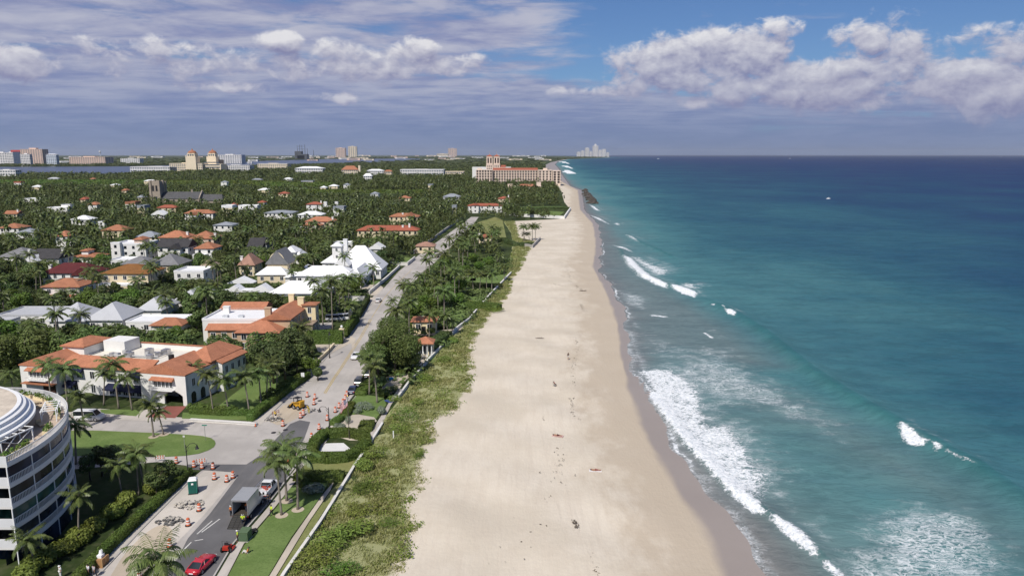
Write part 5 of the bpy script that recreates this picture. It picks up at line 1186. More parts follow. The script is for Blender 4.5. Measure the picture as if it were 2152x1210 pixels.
    KEEP.extend([(998,320,1178,384,d-10)]); FOOT.append((ox, d+40, 170, 110, 0)); FOOT.append((ox, d+y+14, 60, 36, 0)); REFS.append((ox, d, 'the seaside hotel'))
hotel()
# ---------------------------------------------------------------- far blocks and towers
def block(label, x0, x1, ytop, ybase, wallm, floors, cols, ref=None, name='apartment_building', cat='building', dep=None, cap=None, wm=None, hip=None, extra=()):
    d = G((x0+x1)/2, ybase)[1]; k = CH/(F*ST+(ybase-605)*CT); ax, bx = (x0-1076)*k, (x1-1076)*k; cx, w = (ax+bx)/2, bx-ax; H = hgt(ytop, d); dep = dep or min(w, max(12, w*.45))
    o = thing(name, label, cat, (cx, d, 0)); wm = wm or mat('far_window_band', (.10,.12,.15), .4, .2, .05)
    MB().box(-w/2, w/2, 0, dep, 0, H).build('wall', wallm, o)
    fh = H/floors
    for f in range(floors):
        mb = MB(); g = w/cols
        for c in range(cols): mb.box(-w/2+c*g+g*.18, -w/2+c*g+g*.82, -.25, .2, f*fh+fh*.30, f*fh+fh*.80)
        for c in range(3): mb.box(w/2-.2, w/2+.25, dep*(c+.2)/3, dep*(c+.8)/3, f*fh+fh*.30, f*fh+fh*.80)
        mb.build('window_row', wm, o)
    if hip: MB().add([(-w/2-1,-1,H),(w/2+1,-1,H),(w/2+1,dep+1,H),(-w/2-1,dep+1,H),(-w/4,dep/2,H+hip[1]),(w/4,dep/2,H+hip[1])], [(0,1,5,4),(1,2,5),(2,3,4,5),(3,0,4),(3,2,1,0)]).build('roof', ROOFS[hip[0]], o)
    else:
        MB().box(-w/2-.3, w/2+.3, -.3, dep+.3, H, H+.02*H+.4).build('roof', cap or wallm, o)
        MB().box(-w*.18, w*.14, dep*.3, dep*.7, H+.02*H, H+.02*H+min(6, H*.09)).build('roof_plant', wallm, o)
    for e in extra: MB().box(-w/2+e[0]*w, -w/2+e[1]*w, e[4], e[5], e[2]*H, e[3]*H).build(e[6], e[7], o)
    KEEP.append((x0, ytop, x1, ybase-(ybase-ytop)*.25, d))
    FOOT.append((cx, d+dep/2, w*1.1, dep*1.3, 0)); REFS.append((cx, d, ref or 'the '+label)); return o
PW = mat('far_white_wall', (.70,.68,.66), .8, .08, .02); PB = mat('far_pink_wall', (.66,.49,.40), .8, .08, .02); PC = mat('far_cream_wall', (.74,.63,.47), .8, .08, .02); REDM = mat('far_red_panel', (.45,.07,.06), .7, .1, .02); BLU = mat('far_blue_glass', (.05,.08,.15), .3, .2, .02)
block('tall pink and white apartment slab at the far left skyline', 46, 92, 314.5, 349, PB, 14, 9, 'the pink slab tower')
block('white office block with striped floors at the left picture edge', -8, 17, 322, 349, PW, 8, 5, 'the striped office block')
block('blue glass office tower with a red curved crown on the far shore', 30, 45, 319, 349, BLU, 9, 4, 'the red-crowned tower', cap=REDM, extra=((-.3,1.0,.98,1.12,2,10,'crown',REDM),))
block('white office slab left of the blue glass tower', 17, 30, 321.5, 349, PW, 8, 4, 'the white slab by blue tower')
block('grey-white striped office block before the pink slab', 45, 65, 325, 350, PW, 7, 6, 'the striped block before the slab')
block('rounded pale blue-white tower right of the pink slab', 99, 120, 325, 350, mat('far_bluewhite_wall', (.55,.60,.66), .7, .08, .02), 8, 5, 'the rounded pale tower', hip=('white', 3))
block('long pink waterfront apartment building across the lagoon', 147, 222, 330.5, 348, PB, 7, 16, 'the long pink building')
block('low white waterfront building right of long pink apartments', 254, 294, 333.5, 345, PW, 4, 9, 'the low waterfront building')
block('greyish white apartment building behind the twin-domed hotel', 455, 508, 326, 344, PW, 7, 11, 'the grey apartment building')
block('long low white building right of the twin-domed hotel', 463, 525, 348, 361, PW, 4, 14, 'the long low white building')
block('very long white low building left of the twin-domed hotel', 274, 372, 351, 362, PW, 2, 20, 'the very long white building')
block('white terraced block at left edge before the lagoon', -10, 34, 358, 375, WHITE, 3, 8, 'the white terraced block')
block('pinkish apartment tower with balconies, left of pale twin', 706, 726, 311.5, 332.5, PB, 14, 6, 'the pinkish tower')
block('pale yellow apartment tower, taller of two far towers', 732.5, 750, 308.5, 332.5, PC, 14, 4, 'the pale yellow tower')
block('pink apartment tower far back left of the seaside hotel', 942, 960, 312.5, 330, PB, 12, 5, 'the pink far tower')
block('low cream hall left of the far pink tower', 918, 942, 323.5, 330.5, PC, 2, 8, 'the low cream hall')
block('long white hotel-like building before the distant marina', 542, 604, 344.5, 357, PC, 4, 14, 'the long cream building', cap=PW)
block('row of white houses with pink roofs beyond the golf grounds', 620, 678, 354, 364, PW, 2, 12, 'the white house row', hip=('white', 5))
block('cream church-like hall with orange roof and small tower', 718, 752, 357, 367, PC, 2, 8, 'the orange-roofed hall', hip=('rust', 10), extra=((1.02,1.14,0,1.9,4,12,'tower',PC),))
block('white low houses right of orange-roofed hall', 771, 806, 359, 367, PW, 2, 8, 'the low white houses', hip=('white', 4))
block('low house with dull orange roof right of the white houses', 808, 824, 360.5, 367, PC, 1, 5, 'the dull orange low house', hip=('rust', 4))
block('white gabled house in the trees below the low white houses', 764, 781, 370, 379, WHITE, 2, 4, 'the white gabled house', hip=('white', 5))
block('long white modern building with flat overhanging roof and dark glazing', 841, 932, 357, 368, PW, 2, 18, 'the long modern building', cap=mat('far_white_roof', (.8,.8,.8), .7, .03, .02))
block('low cream wing right of the long white modern building', 936, 976, 360.5, 366.5, PC, 1, 10, 'the low cream wing')
# twin-domed hotel on the lagoon
def domed():
    o = block('cream lagoon hotel with twin domed towers and red finials', 357, 426, 344, 362, PC, 5, 16, 'the twin-domed hotel', 'lagoon_hotel', 'hotel')
    d = o.location.y; k = d/1.0; kk = CH/(F*ST+(362-605)*CT); X_ = lambda px: (px-1076)*kk-o.location.x
    def tw(pa, pb, ya, dy, cap):
        a_, b_ = X_(pa), X_(pb); w = b_-a_; H = hgt(ya, d+dy)
        MB().box(a_, b_, dy, dy+w, 0, H-14).box(a_+w*.12, b_-w*.12, dy+w*.12, dy+w*.88, H-14, H-4).build('tower', PC, o)
        MB().lathe([(w*.42,H-4),(w*.40,H-1),(w*.26,H+2.5),(w*.1,H+4),(.3,H+9)], 12, ((a_+b_)/2, dy+w/2)).build('dome', ROOFS['rust'], o)
        for i in range(3): MB().box(a_+w*(.2+.22*i), a_+w*(.34+.22*i), dy+w*.12-.4, dy+w*.13, H-12, H-7).build('tower_window', MATS['far_window_band'], o)
    tw(394, 415, 319, -6, 1); tw(424, 444, 319, 40, 1)
    a_, b_ = X_(424), X_(461); MB().box(a_, b_, 14, 60, 0, hgt(345, d+14)).build('wall', PC, o)
    for f in range(4): MB().box(a_+3, b_-3, 13.6, 14.2, 5+f*7, 8+f*7).build('window_row', MATS['far_window_band'], o)
    MB().box(a_, b_-20, 60, 90, 0, hgt(336, d+60)).build('wall', mat('far_brown_wall', (.22,.17,.13), .8), o)
domed()
# distant skyline on the barrier island
for i, (x0, x1, yt, lab) in enumerate(((1212,1220,320,'low white tower at the left end of the far skyline'),(1221,1228,317.5,'short grey-white tower second in the far skyline'),(1229.5,1238,311.5,'broad white tower left of the tallest far tower'),(1239,1244,319,'low pale block between far skyline towers'),(1245.5,1257,307,'tallest white tower of the far skyline with stepped top'),(1258,1264.5,316,'white tower right beside the tallest far tower'),(1265.5,1273,314,'slim white tower near the right end of far skyline'),(1274,1280,321,'low white block ending the far skyline'))):
    block(lab, x0, x1, yt, 330.6, PW, 14 if i in (2,4,5,6) else 8, 4, 'the far skyline', 'tower_block', 'tower', extra=((.3,.65,1.0,1.18,2,14,'crown',PW),) if i == 4 else ())
# power plant with masts
def plant():
    d = G(633, 336)[1]; k = CH/(F*ST+(336-605)*CT); X_ = lambda px: (px-1076)*k
    o = thing('power_plant', 'dark power plant with slender lattice masts on the far horizon', 'power plant', (X_(633), d, 0)); steel = mat('far_dark_steel', (.07,.075,.085), .7, .2, .02)
    for pa, pb, yt in ((620,634,318),(634,646,324),(625,640,327)): MB().box(X_(pa)-X_(633), X_(pb)-X_(633), 0, 60, 0, hgt(yt, d)).build('boiler_house', steel, o)
    for px_, yt in ((624,306),(629,304),(634,305),(640,304),(645,312),(658,315)):
        x = X_(px_)-X_(633); MB().tube([(x,30,0),(x,30,hgt(yt,d))], [3.0,1.6], 6).build('mast', steel, o)
    for z in (.7,.88): MB().box(X_(624)-X_(633), X_(641)-X_(633), 29, 31, hgt(304,d)*z, hgt(304,d)*z+2).build('gantry', steel, o)
    KEEP.append((618,304,660,330,d)); REFS.append((X_(633), d, 'the power plant'))
plant()
def water_tower(px, yt, yb):
    x, d = G(px, yb); H = hgt(yt, d); o = thing('water_tower', 'white bulb-topped water tower standing on the far left horizon', 'water tower', (x, d, 0))
    MB().lathe([(8,0),(4,H*.2),(3.4,H*.6)], 10).build('stem', PW, o); MB().lathe([(3.4,H*.6),(14,H*.75),(16,H*.86),(11,H*.97),(0.1,H)], 16).build('tank', PW, o)
water_tower(211, 317, 331)
# white specks of far streets: single low buildings along the horizon
rg = random.Random(12)
for i in range(84):
    px = rg.choice([rg.uniform(130, 560), rg.uniform(560, 1150)]); py = rg.uniform(328.5, 338) if px > 560 else rg.uniform(330, 346); w = rg.uniform(7, 30)
    d = G(px, py)[1]
    if 300 < px < 520 and py > 336: continue
    yt = py-rg.uniform(2.0, 4.4); o = block('x', px-w/2, px+w/2, yt, py, rg.choice([PW, PW, PC, PB]), 2, 1, 'the far town', 'warehouse', 'building'); REFS.pop(); o['far'] = 1
# red-roofed and white bits inside the wooded middle distance
rg = random.Random(21); NB = 0
for i in range(54):
    px = rg.uniform(10, 960); py = rg.uniform(374, 440)
    if any(a-16 < px < b+16 and c-6 < py < e+8 for a, c, b, e, _ in KEEP): continue
    col = rg.choice(['white', 'rust', 'white', 'metal', 'bluegrey', 'red']); w = rg.uniform(9, 26)
    o = house('x', 'x', px, px+w, py, py+3, 6.5, 10, rg.choice(['hip','flat','hip']), 2.2, col, rg.choice([WHITE, CREAM]), ()); KEEP.pop(); KEEP.append((px, py-5, px+w, py+3, o.location.y)); REFS.pop(); o['far'] = 2
# ---------------------------------------------------------------- people (one skinned body each, clothes as shells)
def skin_mesh(pts, edges, rad, grow=0.0, sub=1):
    me = bpy.data.meshes.new('body'); ks = list(pts); ix = {k: i for i, k in enumerate(ks)}
    me.from_pydata([pts[k] for k in ks], [(ix[a], ix[b]) for a, b in edges], []); ob = bpy.data.objects.new('body', me); COL.objects.link(ob)
    ob.modifiers.new('s', 'SKIN'); s2 = ob.modifiers.new('u', 'SUBSURF'); s2.levels = sub; s2.render_levels = sub
    for i, k in enumerate(ks):
        r = rad[k]+grow; sv = me.skin_vertices[0].data[i]; sv.radius = (r, r); sv.use_root = (i == 0)
    dg = bpy.context.evaluated_depsgraph_get(); out = bpy.data.meshes.new_from_object(ob.evaluated_get(dg)); bpy.data.objects.remove(ob); bpy.data.meshes.remove(me)
    out.materials.clear(); out.polygons.foreach_set('use_smooth', [True]*len(out.polygons)); return out
def skeleton(pose):
    J = dict(pelvis=(0,0,.96), waist=(0,0,1.10), chest=(0,0,1.34), neck=(0,0,1.50), head=(0,.02,1.62), top=(0,.02,1.70))
    for s, n in ((-1,'l'),(1,'r')):
        J[n+'sh']=(.19*s,0,1.43); J[n+'el']=(.25*s,-.02,1.16); J[n+'wr']=(.26*s,.08,.93); J[n+'hd']=(.26*s,.10,.86)
        J[n+'hip']=(.10*s,0,.90); J[n+'kn']=(.11*s,.02,.50); J[n+'an']=(.11*s,-.02,.09); J[n+'toe']=(.13*s,.17,.035)
    if pose == 'walk':
        J['rkn']=(.11,.16,.52); J['ran']=(.11,.24,.10); J['rtoe']=(.12,.43,.06); J['lkn']=(-.11,-.06,.50); J['lan']=(-.11,-.30,.13); J['ltoe']=(-.12,-.14,.035)
        J['lel']=(-.26,.10,1.17); J['lwr']=(-.24,.28,1.02); J['lhd']=(-.23,.34,.98); J['rel']=(.26,-.14,1.18); J['rwr']=(.27,-.16,.94); J['rhd']=(.27,-.15,.87)
    if pose == 'work':
        J.update(waist=(0,.04,1.09), chest=(0,.16,1.29), neck=(0,.25,1.43), head=(0,.33,1.53), top=(0,.35,1.61))
        for s, n in ((-1,'l'),(1,'r')): J[n+'sh']=(.19*s,.20,1.36); J[n+'el']=(.24*s,.27,1.08); J[n+'wr']=(.14*s,.50,1.0); J[n+'hd']=(.10*s,.56,.99)
        J['rkn']=(.13,.14,.52); J['ran']=(.14,.08,.09); J['rtoe']=(.16,.27,.035)
    if pose in ('sit', 'chair'):
        q = .10 if pose == 'sit' else .42
        for k in ('pelvis','waist','chest','neck','head','top'): x,y,z = J[k]; J[k]=(x, -(z-.96)*.28, (z-.96)*.96+q+.06)
        for s, n in ((-1,'l'),(1,'r')):
            for k in ('sh','el','wr','hd'): x,y,z = J[n+k]; J[n+k]=(x, -(z-.96)*.28+(.12 if k in ('wr','hd') else 0), max(q*.6+.03,(z-.96)*.96+q+.06))
            J[n+'hip']=(.10*s,.02,q+.05); J[n+'kn']=(.13*s,.46,q+(.32 if pose=='sit' else .06)); J[n+'an']=(.12*s,.62 if pose=='sit' else .60,.09); J[n+'toe']=(.13*s,.80,.04)
    if pose == 'lie':
        for k, (x,y,z) in list(J.items()): J[k]=(x*1.1, z-.96, .13+max(-.06,-.25*y))
        for s, n in ((-1,'l'),(1,'r')): J[n+'an']=(.12*s,-.86,.08); J[n+'toe']=(.15*s,-.93,.19); J[n+'kn']=(.12*s,-.45,.14)
        J['rel']=(.36,.62,.1); J['rwr']=(.22,.84,.12); J['rhd']=(.16,.88,.14)
    return J
RAD = dict(pelvis=.125, waist=.115, chest=.135, neck=.055, head=.085, top=.075)
for n in 'lr': RAD.update({n+'sh':.062, n+'el':.045, n+'wr':.03, n+'hd':.032, n+'hip':.085, n+'kn':.062, n+'an':.042, n+'toe':.03})
PBODY = {}
def person(label, pos, pose, rz, shirt, trousers, skin=(.36,.20,.13), hair=(.03,.02,.015), hat=None, z=0.0, bare=False, short=False):
    key = (pose, short)
    if key not in PBODY:
        J = skeleton(pose); E = [('pelvis','waist'),('waist','chest'),('chest','neck'),('neck','head'),('head','top')]; R_ = dict(RAD); JF = dict(J)
        for n in 'lr':
            E += [('chest',n+'sh'),(n+'sh',n+'el'),(n+'el',n+'wr'),(n+'wr',n+'hd'),('pelvis',n+'hip'),(n+'hip',n+'kn'),(n+'kn',n+'an'),(n+'an',n+'toe')]
            w_, h_ = Vector(J[n+'wr']), Vector(J[n+'hd']); d = (h_-w_).normalized(); sd_ = d.cross(Vector((1,0,0)) if abs(d.x) < .8 else Vector((0,1,0))).normalized()
            for i in range(5):                         # four fingers and a side thumb, slightly curled
                off = sd_*((i-1.5)*.019) if i < 4 else sd_*-.035; ln = (.06,.07,.066,.052,.045)[i]
                b0 = h_+off+(d*.012 if i < 4 else d*-.02); e0 = b0+d*ln*(1 if i < 4 else .7)+sd_*(-.02 if i == 4 else 0)+Vector((0,.012,0))
                JF[n+'f%d'%i] = tuple(b0); JF[n+'g%d'%i] = tuple(e0); R_[n+'f%d'%i] = .009; R_[n+'g%d'%i] = .008; E += [(n+'hd',n+'f%d'%i),(n+'f%d'%i,n+'g%d'%i)]
        body = skin_mesh(JF, E, R_)
        sh = {k: J[k] for k in ('pelvis','waist','chest','lsh','lel','rsh','rel')}; se = [('pelvis','waist'),('waist','chest'),('chest','lsh'),('lsh','lel'),('chest','rsh'),('rsh','rel')]
        shirtm = skin_mesh(sh, se, RAD, .018)
        kk = ['pelvis','lhip','lkn','rhip','rkn']+([] if short else ['lan','ran']); te = [('pelvis','lhip'),('lhip','lkn'),('pelvis','rhip'),('rhip','rkn')]+([] if short else [('lkn','lan'),('rkn','ran')])
        trm = skin_mesh({k: J[k] for k in kk}, te, RAD, .02)
        hd, tp = Vector(J['head']), Vector(J['top']); up = (tp-hd).normalized(); fw = Vector((0,1,0)) if pose != 'lie' else Vector((0,0,1))
        hm = MB(); q = up.rotation_difference(Vector((0,0,1))).inverted()
        pts = []
        for r, zz in ((.098,-.03),(.105,.03),(.095,.085),(.06,.12),(.01,.13)):
            for j in range(10): a = 2*PI*j/10; pts.append(hd+(q @ Vector((r*math.cos(a), r*math.sin(a)-.022, zz))))
        hm.add(pts, [(i*10+j, i*10+(j+1)%10, (i+1)*10+(j+1)%10, (i+1)*10+j) for i in range(4) for j in range(10)])
        fm = MB()                                      # eyes, nose, mouth
        c = hd+fw*.088; sx = Vector((1,0,0))
        for s in (-1, 1): p = c+sx*s*.03+up*.015; fm.cbox((p.x,p.y,p.z), .018, .012, .01)
        p = c+fw*.012-up*.02; fm.cbox((p.x,p.y,p.z), .02, .03, .03); p = c-up*.05; fm.cbox((p.x,p.y,p.z), .04, .01, .008)
        PBODY[key] = (body, shirtm, trm, hm.mesh('hair', True), fm.mesh('face'), hd+up*.09, up)
    body, shirtm, trm, hm, fm, ht, up = PBODY[key]
    x, y = G(*pos) if len(pos) == 2 else pos[:2]
    def cm(nm, col): return mat('%s_%02d%02d%02d' % (nm, *[int(c*99) for c in col]), col, .8, .12, 9)
    o = link('person', body.copy(), cm('skin', skin)); o.location = (x, y, z); o.rotation_euler = (0,0,rz); tag(o, label, 'person')
    if not bare: link('shirt', shirtm.copy(), cm('cloth', shirt), o)
    link('trousers' if not short else 'shorts', trm.copy(), cm('cloth', trousers), o); link('hair', hm.copy(), cm('hair', hair), o); link('face', fm.copy(), cm('feature', (.12,.05,.04)), o)
    if hat:
        h = MB().lathe([(.17,-.03),(.13,-.025),(.115,.03),(.08,.075),(.01,.09)], 12).build('hat', cm('hat', hat), o, True); h.location = ht-up*.06; h.rotation_euler = up.to_track_quat('Z','Y').to_euler() if abs(up.z) < .99 else (0,0,0)
    return o
# ---------------------------------------------------------------- vehicles
def paint(nm, col): 
    if nm in MATS: return MATS[nm]
    m, t_, b = new_mat(nm); n = t_.noise(t_.pos(), 2.5, 3); t_.put(b.inputs['Base Color'], t_.mix(n, tuple(c*.88 for c in col), tuple(min(1,c*1.06) for c in col)))
    b.inputs['Roughness'].default_value = .28; b.inputs['Coat Weight'].default_value = .5; b.inputs['Coat Roughness'].default_value = .08; MATS[nm] = m; return m
REDL = mat('tail_lamp_red', (.35,.01,.01), .3); CLEARL = mat('headlamp_clear', (.7,.7,.68), .2)
def loft(mb, st, mi=0):
    n = 8; vs = []
    for x, hw, zb, zt in st:
        zm = zb+(zt-zb)*.55
        vs += [(x,-hw*.86,zb),(x,-hw,zb+(zm-zb)*.35),(x,-hw,zm),(x,-hw*.9,zt),(x,hw*.9,zt),(x,hw,zm),(x,hw,zb+(zm-zb)*.35),(x,hw*.86,zb)]
    k = len(st); fs = [(i*n+j, (i+1)*n+j, (i+1)*n+(j+1)%n, i*n+(j+1)%n) for i in range(k-1) for j in range(n)]
    return mb.add(vs, fs+[tuple(range(n)), tuple((k-1)*n+j for j in range(n))[::-1]], mi)
WH = {}
def wheels(o, xs, hw, r=.33):
    if r not in WH:
        t_ = MB().lathe([(r*.62,-.1),(r*.97,-.1),(r,-.06),(r,.06),(r*.97,.1),(r*.62,.1)], 18).mesh('tyre', True); t_.materials.append(RUBBER)
        q = MB().lathe([(.02,.075),(r*.3,.07),(r*.58,.085),(r*.64,.08),(r*.64,-.08)], 14)
        for i in range(5): q.cbox((r*.36*math.cos(i*1.257), r*.36*math.sin(i*1.257), .05), r*.5, .07, .05, i*1.257)
        q = q.mesh('rim'); q.materials.append(ALU); WH[r] = (t_, q)
    for x in xs:
        for s in (-1, 1):
            w = empty('wheel', (x, s*(hw-.08), r)); w.parent = o; w.rotation_euler = (-s*PI/2, 0, 0)
            link('tyre', WH[r][0], (), w); link('rim', WH[r][1], (), w)
VK = {}
def car(label, pos, rz, kind, pm, group=None, cat='car', z=0.0):
    x, y = G(*pos) if len(pos) == 2 else pos[:2]
    o = thing('parked_car' if kind != 'van' else 'van', label, cat, (x, y, z), rz, group); k = {'sedan':(4.7,.9,1.42,.95),'suv':(4.8,.96,1.75,1.12),'coupe':(4.5,.94,1.28,.86),'van':(5.4,1.0,2.05,1.15),'pickup':(5.6,.98,1.85,1.1)}[kind]
    L, hw, H, bz = k; h = L/2
    st = [(-h,hw*.72,.42,bz*.82),(-h+.12,hw*.9,.3,bz*.97),(-h+.9,hw,.24,bz),(-.2,hw*1.02,.22,bz*1.01),(h*.42,hw*1.01,.22,bz),(h*.78,hw*.96,.24,bz*.90),(h-.18,hw*.86,.3,bz*.80),(h,hw*.66,.38,bz*.66)]
    if kind == 'van': st[-3:] = [(h*.82,hw,.26,bz),(h-.15,hw*.95,.3,bz*.85),(h,hw*.8,.38,bz*.7)]
    loft(MB(), st).build('body', pm, o, True if kind == 'coupe' else False)
    g = {'sedan':(-1.75,.95,-1.05,.15),'suv':(-2.2,.95,-1.95,.3),'coupe':(-1.75,.75,-.75,.05),'van':(-2.6,1.9,-2.5,1.2),'pickup':(-.55,1.35,-.35,.75)}[kind]
    b = bz-.03; hw1, hw2 = hw*.86, hw*(.66 if kind == 'coupe' else .74); T = H
    c8 = [(g[0],-hw1,b),(g[1],-hw1,b),(g[1],hw1,b),(g[0],hw1,b),(g[2],-hw2,T-.06),(g[3],-hw2,T-.06),(g[3],hw2,T-.06),(g[2],hw2,T-.06)]
    MB().add(c8, [(0,1,5,4),(1,2,6,5),(2,3,7,6),(3,0,4,7)]).build('windscreen' if 0 else 'window', GLASS, o)
    mb = MB().add([(g[2]-.05,-hw2-.03,T-.07),(g[3]+.05,-hw2-.03,T-.07),(g[3]+.05,hw2+.03,T-.07),(g[2]-.05,hw2+.03,T-.07),(g[2]+.1,-hw2+.08,T),(g[3]-.1,-hw2+.08,T),(g[3]-.1,hw2-.08,T),(g[2]+.1,hw2-.08,T)], [(0,3,2,1),(4,5,6,7),(0,1,5,4),(1,2,6,5),(2,3,7,6),(3,0,4,7)])
    for i in range(4): mb.tube([c8[i], c8[i+4]], .045, 5)
    for s in (-1, 1):
        mx = (g[0]+g[1])/2-.1; mb.tube([(mx,s*hw1,b),((g[2]+g[3])/2,s*hw2,T-.06)], .045, 5)
    mb.build('roof', pm, o)
    wheels(o, (h*.62,-h*.60), hw, .34 if kind in ('sedan','coupe') else .38)
    for s in (-1, 1):
        MB().cbox((h-.14, s*hw*.66, bz*.58), .2, hw*.36, .13).build('headlight', CLEARL, o); MB().cbox((-h+.05, s*hw*.68, bz*.66), .14, hw*.34, .15).build('tail_light', REDL, o)
        MB().cbox((g[1]-.25, s*(hw+.07), b), .14, .2, .14).build('mirror', pm, o)
    MB().box(-h-.02, -h+.06, -.26, .26, .48, .60).build('number_plate', TRIM, o)
    if kind == 'pickup':
        bed = MB().box(-h+.1, -.7, -hw*.78, hw*.78, bz-.35, bz-.3).box(-h+.12,-.7,-hw*.92,-hw*.80,bz-.4,bz+.12).box(-h+.12,-.7,hw*.80,hw*.92,bz-.4,bz+.12).box(-h+.0,-h+.1,-hw*.9,hw*.9,bz-.5,bz+.1); bed.build('cargo_bed', pm, o)
        rk = MB()
        for s in (-1, 1):
            for xx in (-h+.3, -.75): rk.tube([(xx,s*hw*.85,bz),(xx,s*hw*.85,bz+.85)], .035, 5)
            rk.tube([(-h+.3,s*hw*.85,bz+.85),(1.1,s*hw*.85,bz+.85)], .035, 5)
        for xx in (-h+.3,-1.6,-.75,.4): rk.tube([(xx,-hw*.85,bz+.85),(xx,hw*.85,bz+.85)], .03, 5)
        rk.build('ladder_rack', ALU, o)
    return o
def hd(p, q): a = G(*p); b = G(*q); return math.atan2(b[1]-a[1], b[0]-a[0])
PWHITE = paint('white_car_paint', (.72,.72,.72)); PBLUE = paint('navy_car_paint', (.02,.03,.09)); PBLACK = paint('black_car_paint', (.012,.012,.014)); PGREY = paint('dark_grey_car_paint', (.06,.06,.065)); PRED = paint('red_car_paint', (.48,.02,.035)); PSILV = paint('silver_car_paint', (.42,.43,.45))
up = hd((500,1140),(560,1064)); mid = hd((690,900),(766,800)); far_ = hd((806,690),(836,640))
car('red sports coupe driving up the dark asphalt lane, nearest vehicle', (424,1192), hd((400,1200),(452,1150)), 'coupe', PRED)
car('navy blue sedan parked first at the kerb behind the flagpole', (743,823), mid, 'sedan', PBLUE); car('dark grey estate with pale rear parked between navy and black cars', (757,806), mid, 'suv', PGREY); car('black car parked at the kerb in the shade of the feathery tree', (774,790), mid, 'suv', PBLACK)
car('white sedan driving toward the work zone beside the feathery tree', (748,752), mid+PI, 'sedan', PWHITE); car('white car on the coast road between the estate gates', (795,634), far_, 'sedan', PWHITE)
car('dark car on the far stretch of coast road between hedges', (918,541), hd((918,548),(958,508)), 'suv', PBLACK)
car('white hatchback parked on the lawn of the orange courtyard house', (643,690), .4, 'suv', PWHITE); car('silver sedan parked right of the white hatchback', (657,688), .9, 'sedan', PSILV)
car('silver van parked under palms by the courtyard house gate', (703,674), .1, 'van', PSILV, cat='van'); car('white van parked under palms beside the silver van', (726,672), .3, 'van', PWHITE, cat='van')
car('dark parked car at the left edge beyond the clipped hedge', (8,694), .2, 'sedan', PGREY)
car('white pickup truck with ladder rack and red gear, ahead of the box truck', (563,1034), up, 'pickup', PWHITE, cat='pickup truck').name = 'pickup_truck'
gear = MB(); 
for i, (x, y, s) in enumerate(((0,0,.5),(.5,.35,.4),(-.4,.3,.45),(.3,-.4,.4))): gear.cbox((x,y,0), s, s, s*.9, i*.5)
a = G(559,1040); q = gear.build('tool_box', mat('faded_red_plastic', (.42,.06,.04), .6)); q.location = (a[0], a[1], .85); tag(q, 'red tool boxes heaped in the white pickup bed', 'tool box')
car('white van parked on the loop street by the villa corner', (188,882), .0, 'van', PWHITE, cat='van')
car('small white truck far up the coast road', (980,484), hd((966,500),(990,470)), 'van', PWHITE, cat='truck').name = 'delivery_truck'
def box_truck():
    a = G(506,1096); o = thing('box_truck', 'white box truck with open rear door and dark mesh loading ramp', 'box truck', (a[0], a[1], 0), up)
    wt = paint('truck_white', (.60,.61,.62)); inn = mat('dark_plywood', (.06,.05,.04), .9)
    # x forward from the rear door
    MB().box(.0,4.0,-1.15,-1.09,.95,3.15).box(0,4.0,1.09,1.15,.95,3.15).box(3.94,4.0,-1.09,1.09,.95,3.15).build('cargo_box', wt, o); MB().box(-.03,4.03,-1.18,1.18,3.15,3.24).build('roof', mat('grey_truck_roof', (.30,.31,.33), .6, .1, 1), o)
    MB().box(0,4.0,-1.1,1.1,.85,.95).build('floor', inn, o); MB().box(0,.08,-1.15,-1.0,.95,3.1).box(0,.08,1.0,1.15,.95,3.1).box(0,.08,-1.0,1.0,2.95,3.12).build('door_frame', ALU, o)
    MB().box(.1,3.9,-1.08,1.08,.96,1.0).box(2.6,3.9,-1.0,.9,1.0,2.2).build('cargo', inn, o)
    MB().box(-.1,5.9,-.45,.45,.5,.85).build('chassis', DARK, o)
    loft(MB(), [(4.1,1.0,.6,1.5),(4.3,1.02,.45,1.55),(5.2,1.0,.45,1.5),(5.9,.95,.45,1.25),(6.15,.85,.5,1.05)]).build('cab', wt, o); MB().add([(4.2,-.92,1.5),(5.6,-.9,1.42),(5.6,.9,1.42),(4.2,.92,1.5),(4.3,-.82,2.2),(5.0,-.8,2.2),(5.0,.8,2.2),(4.3,.82,2.2)], [(0,1,5,4),(1,2,6,5),(2,3,7,6),(3,0,4,7)]).build('window', GLASS, o); MB().box(4.2,5.05,-.84,.84,2.18,2.27).build('cab_roof', wt, o)
    wheels(o, (.9,5.2), 1.12, .42)
    for s in (-1, 1): MB().cbox((6.1, s*.62, .8), .14, .3, .18).build('headlight', CLEARL, o); MB().cbox((-.02, s*1.0, .72), .08, .2, .14).build('tail_light', REDL, o); MB().cbox((5.3, s*1.25, 1.5), .1, .25, .35).build('mirror', DARK, o)
    rp = MB().add([(0,-1.0,.92),(-2.1,-1.0,.05),(-2.1,1.0,.05),(0,1.0,.92),(0,-1.0,.84),(-2.1,-1.0,.0),(-2.1,1.0,0),(0,1.0,.84)], [(0,1,2,3),(4,7,6,5),(0,4,5,1),(3,2,6,7)])
    for i in range(9):
        t_ = i/8; x = -2.1*t_; z = .94-.87*t_; rp.box(x-.03, x+.03, -1, 1, z, z+.05)
    for s in (-1,-.33,.33,1): rp.tube([(0,s,.96),(-2.1,s,.1)], .03, 4)
    rp.build('loading_ramp', mat('dark_steel_mesh', (.05,.048,.045), .7), o); 
box_truck()
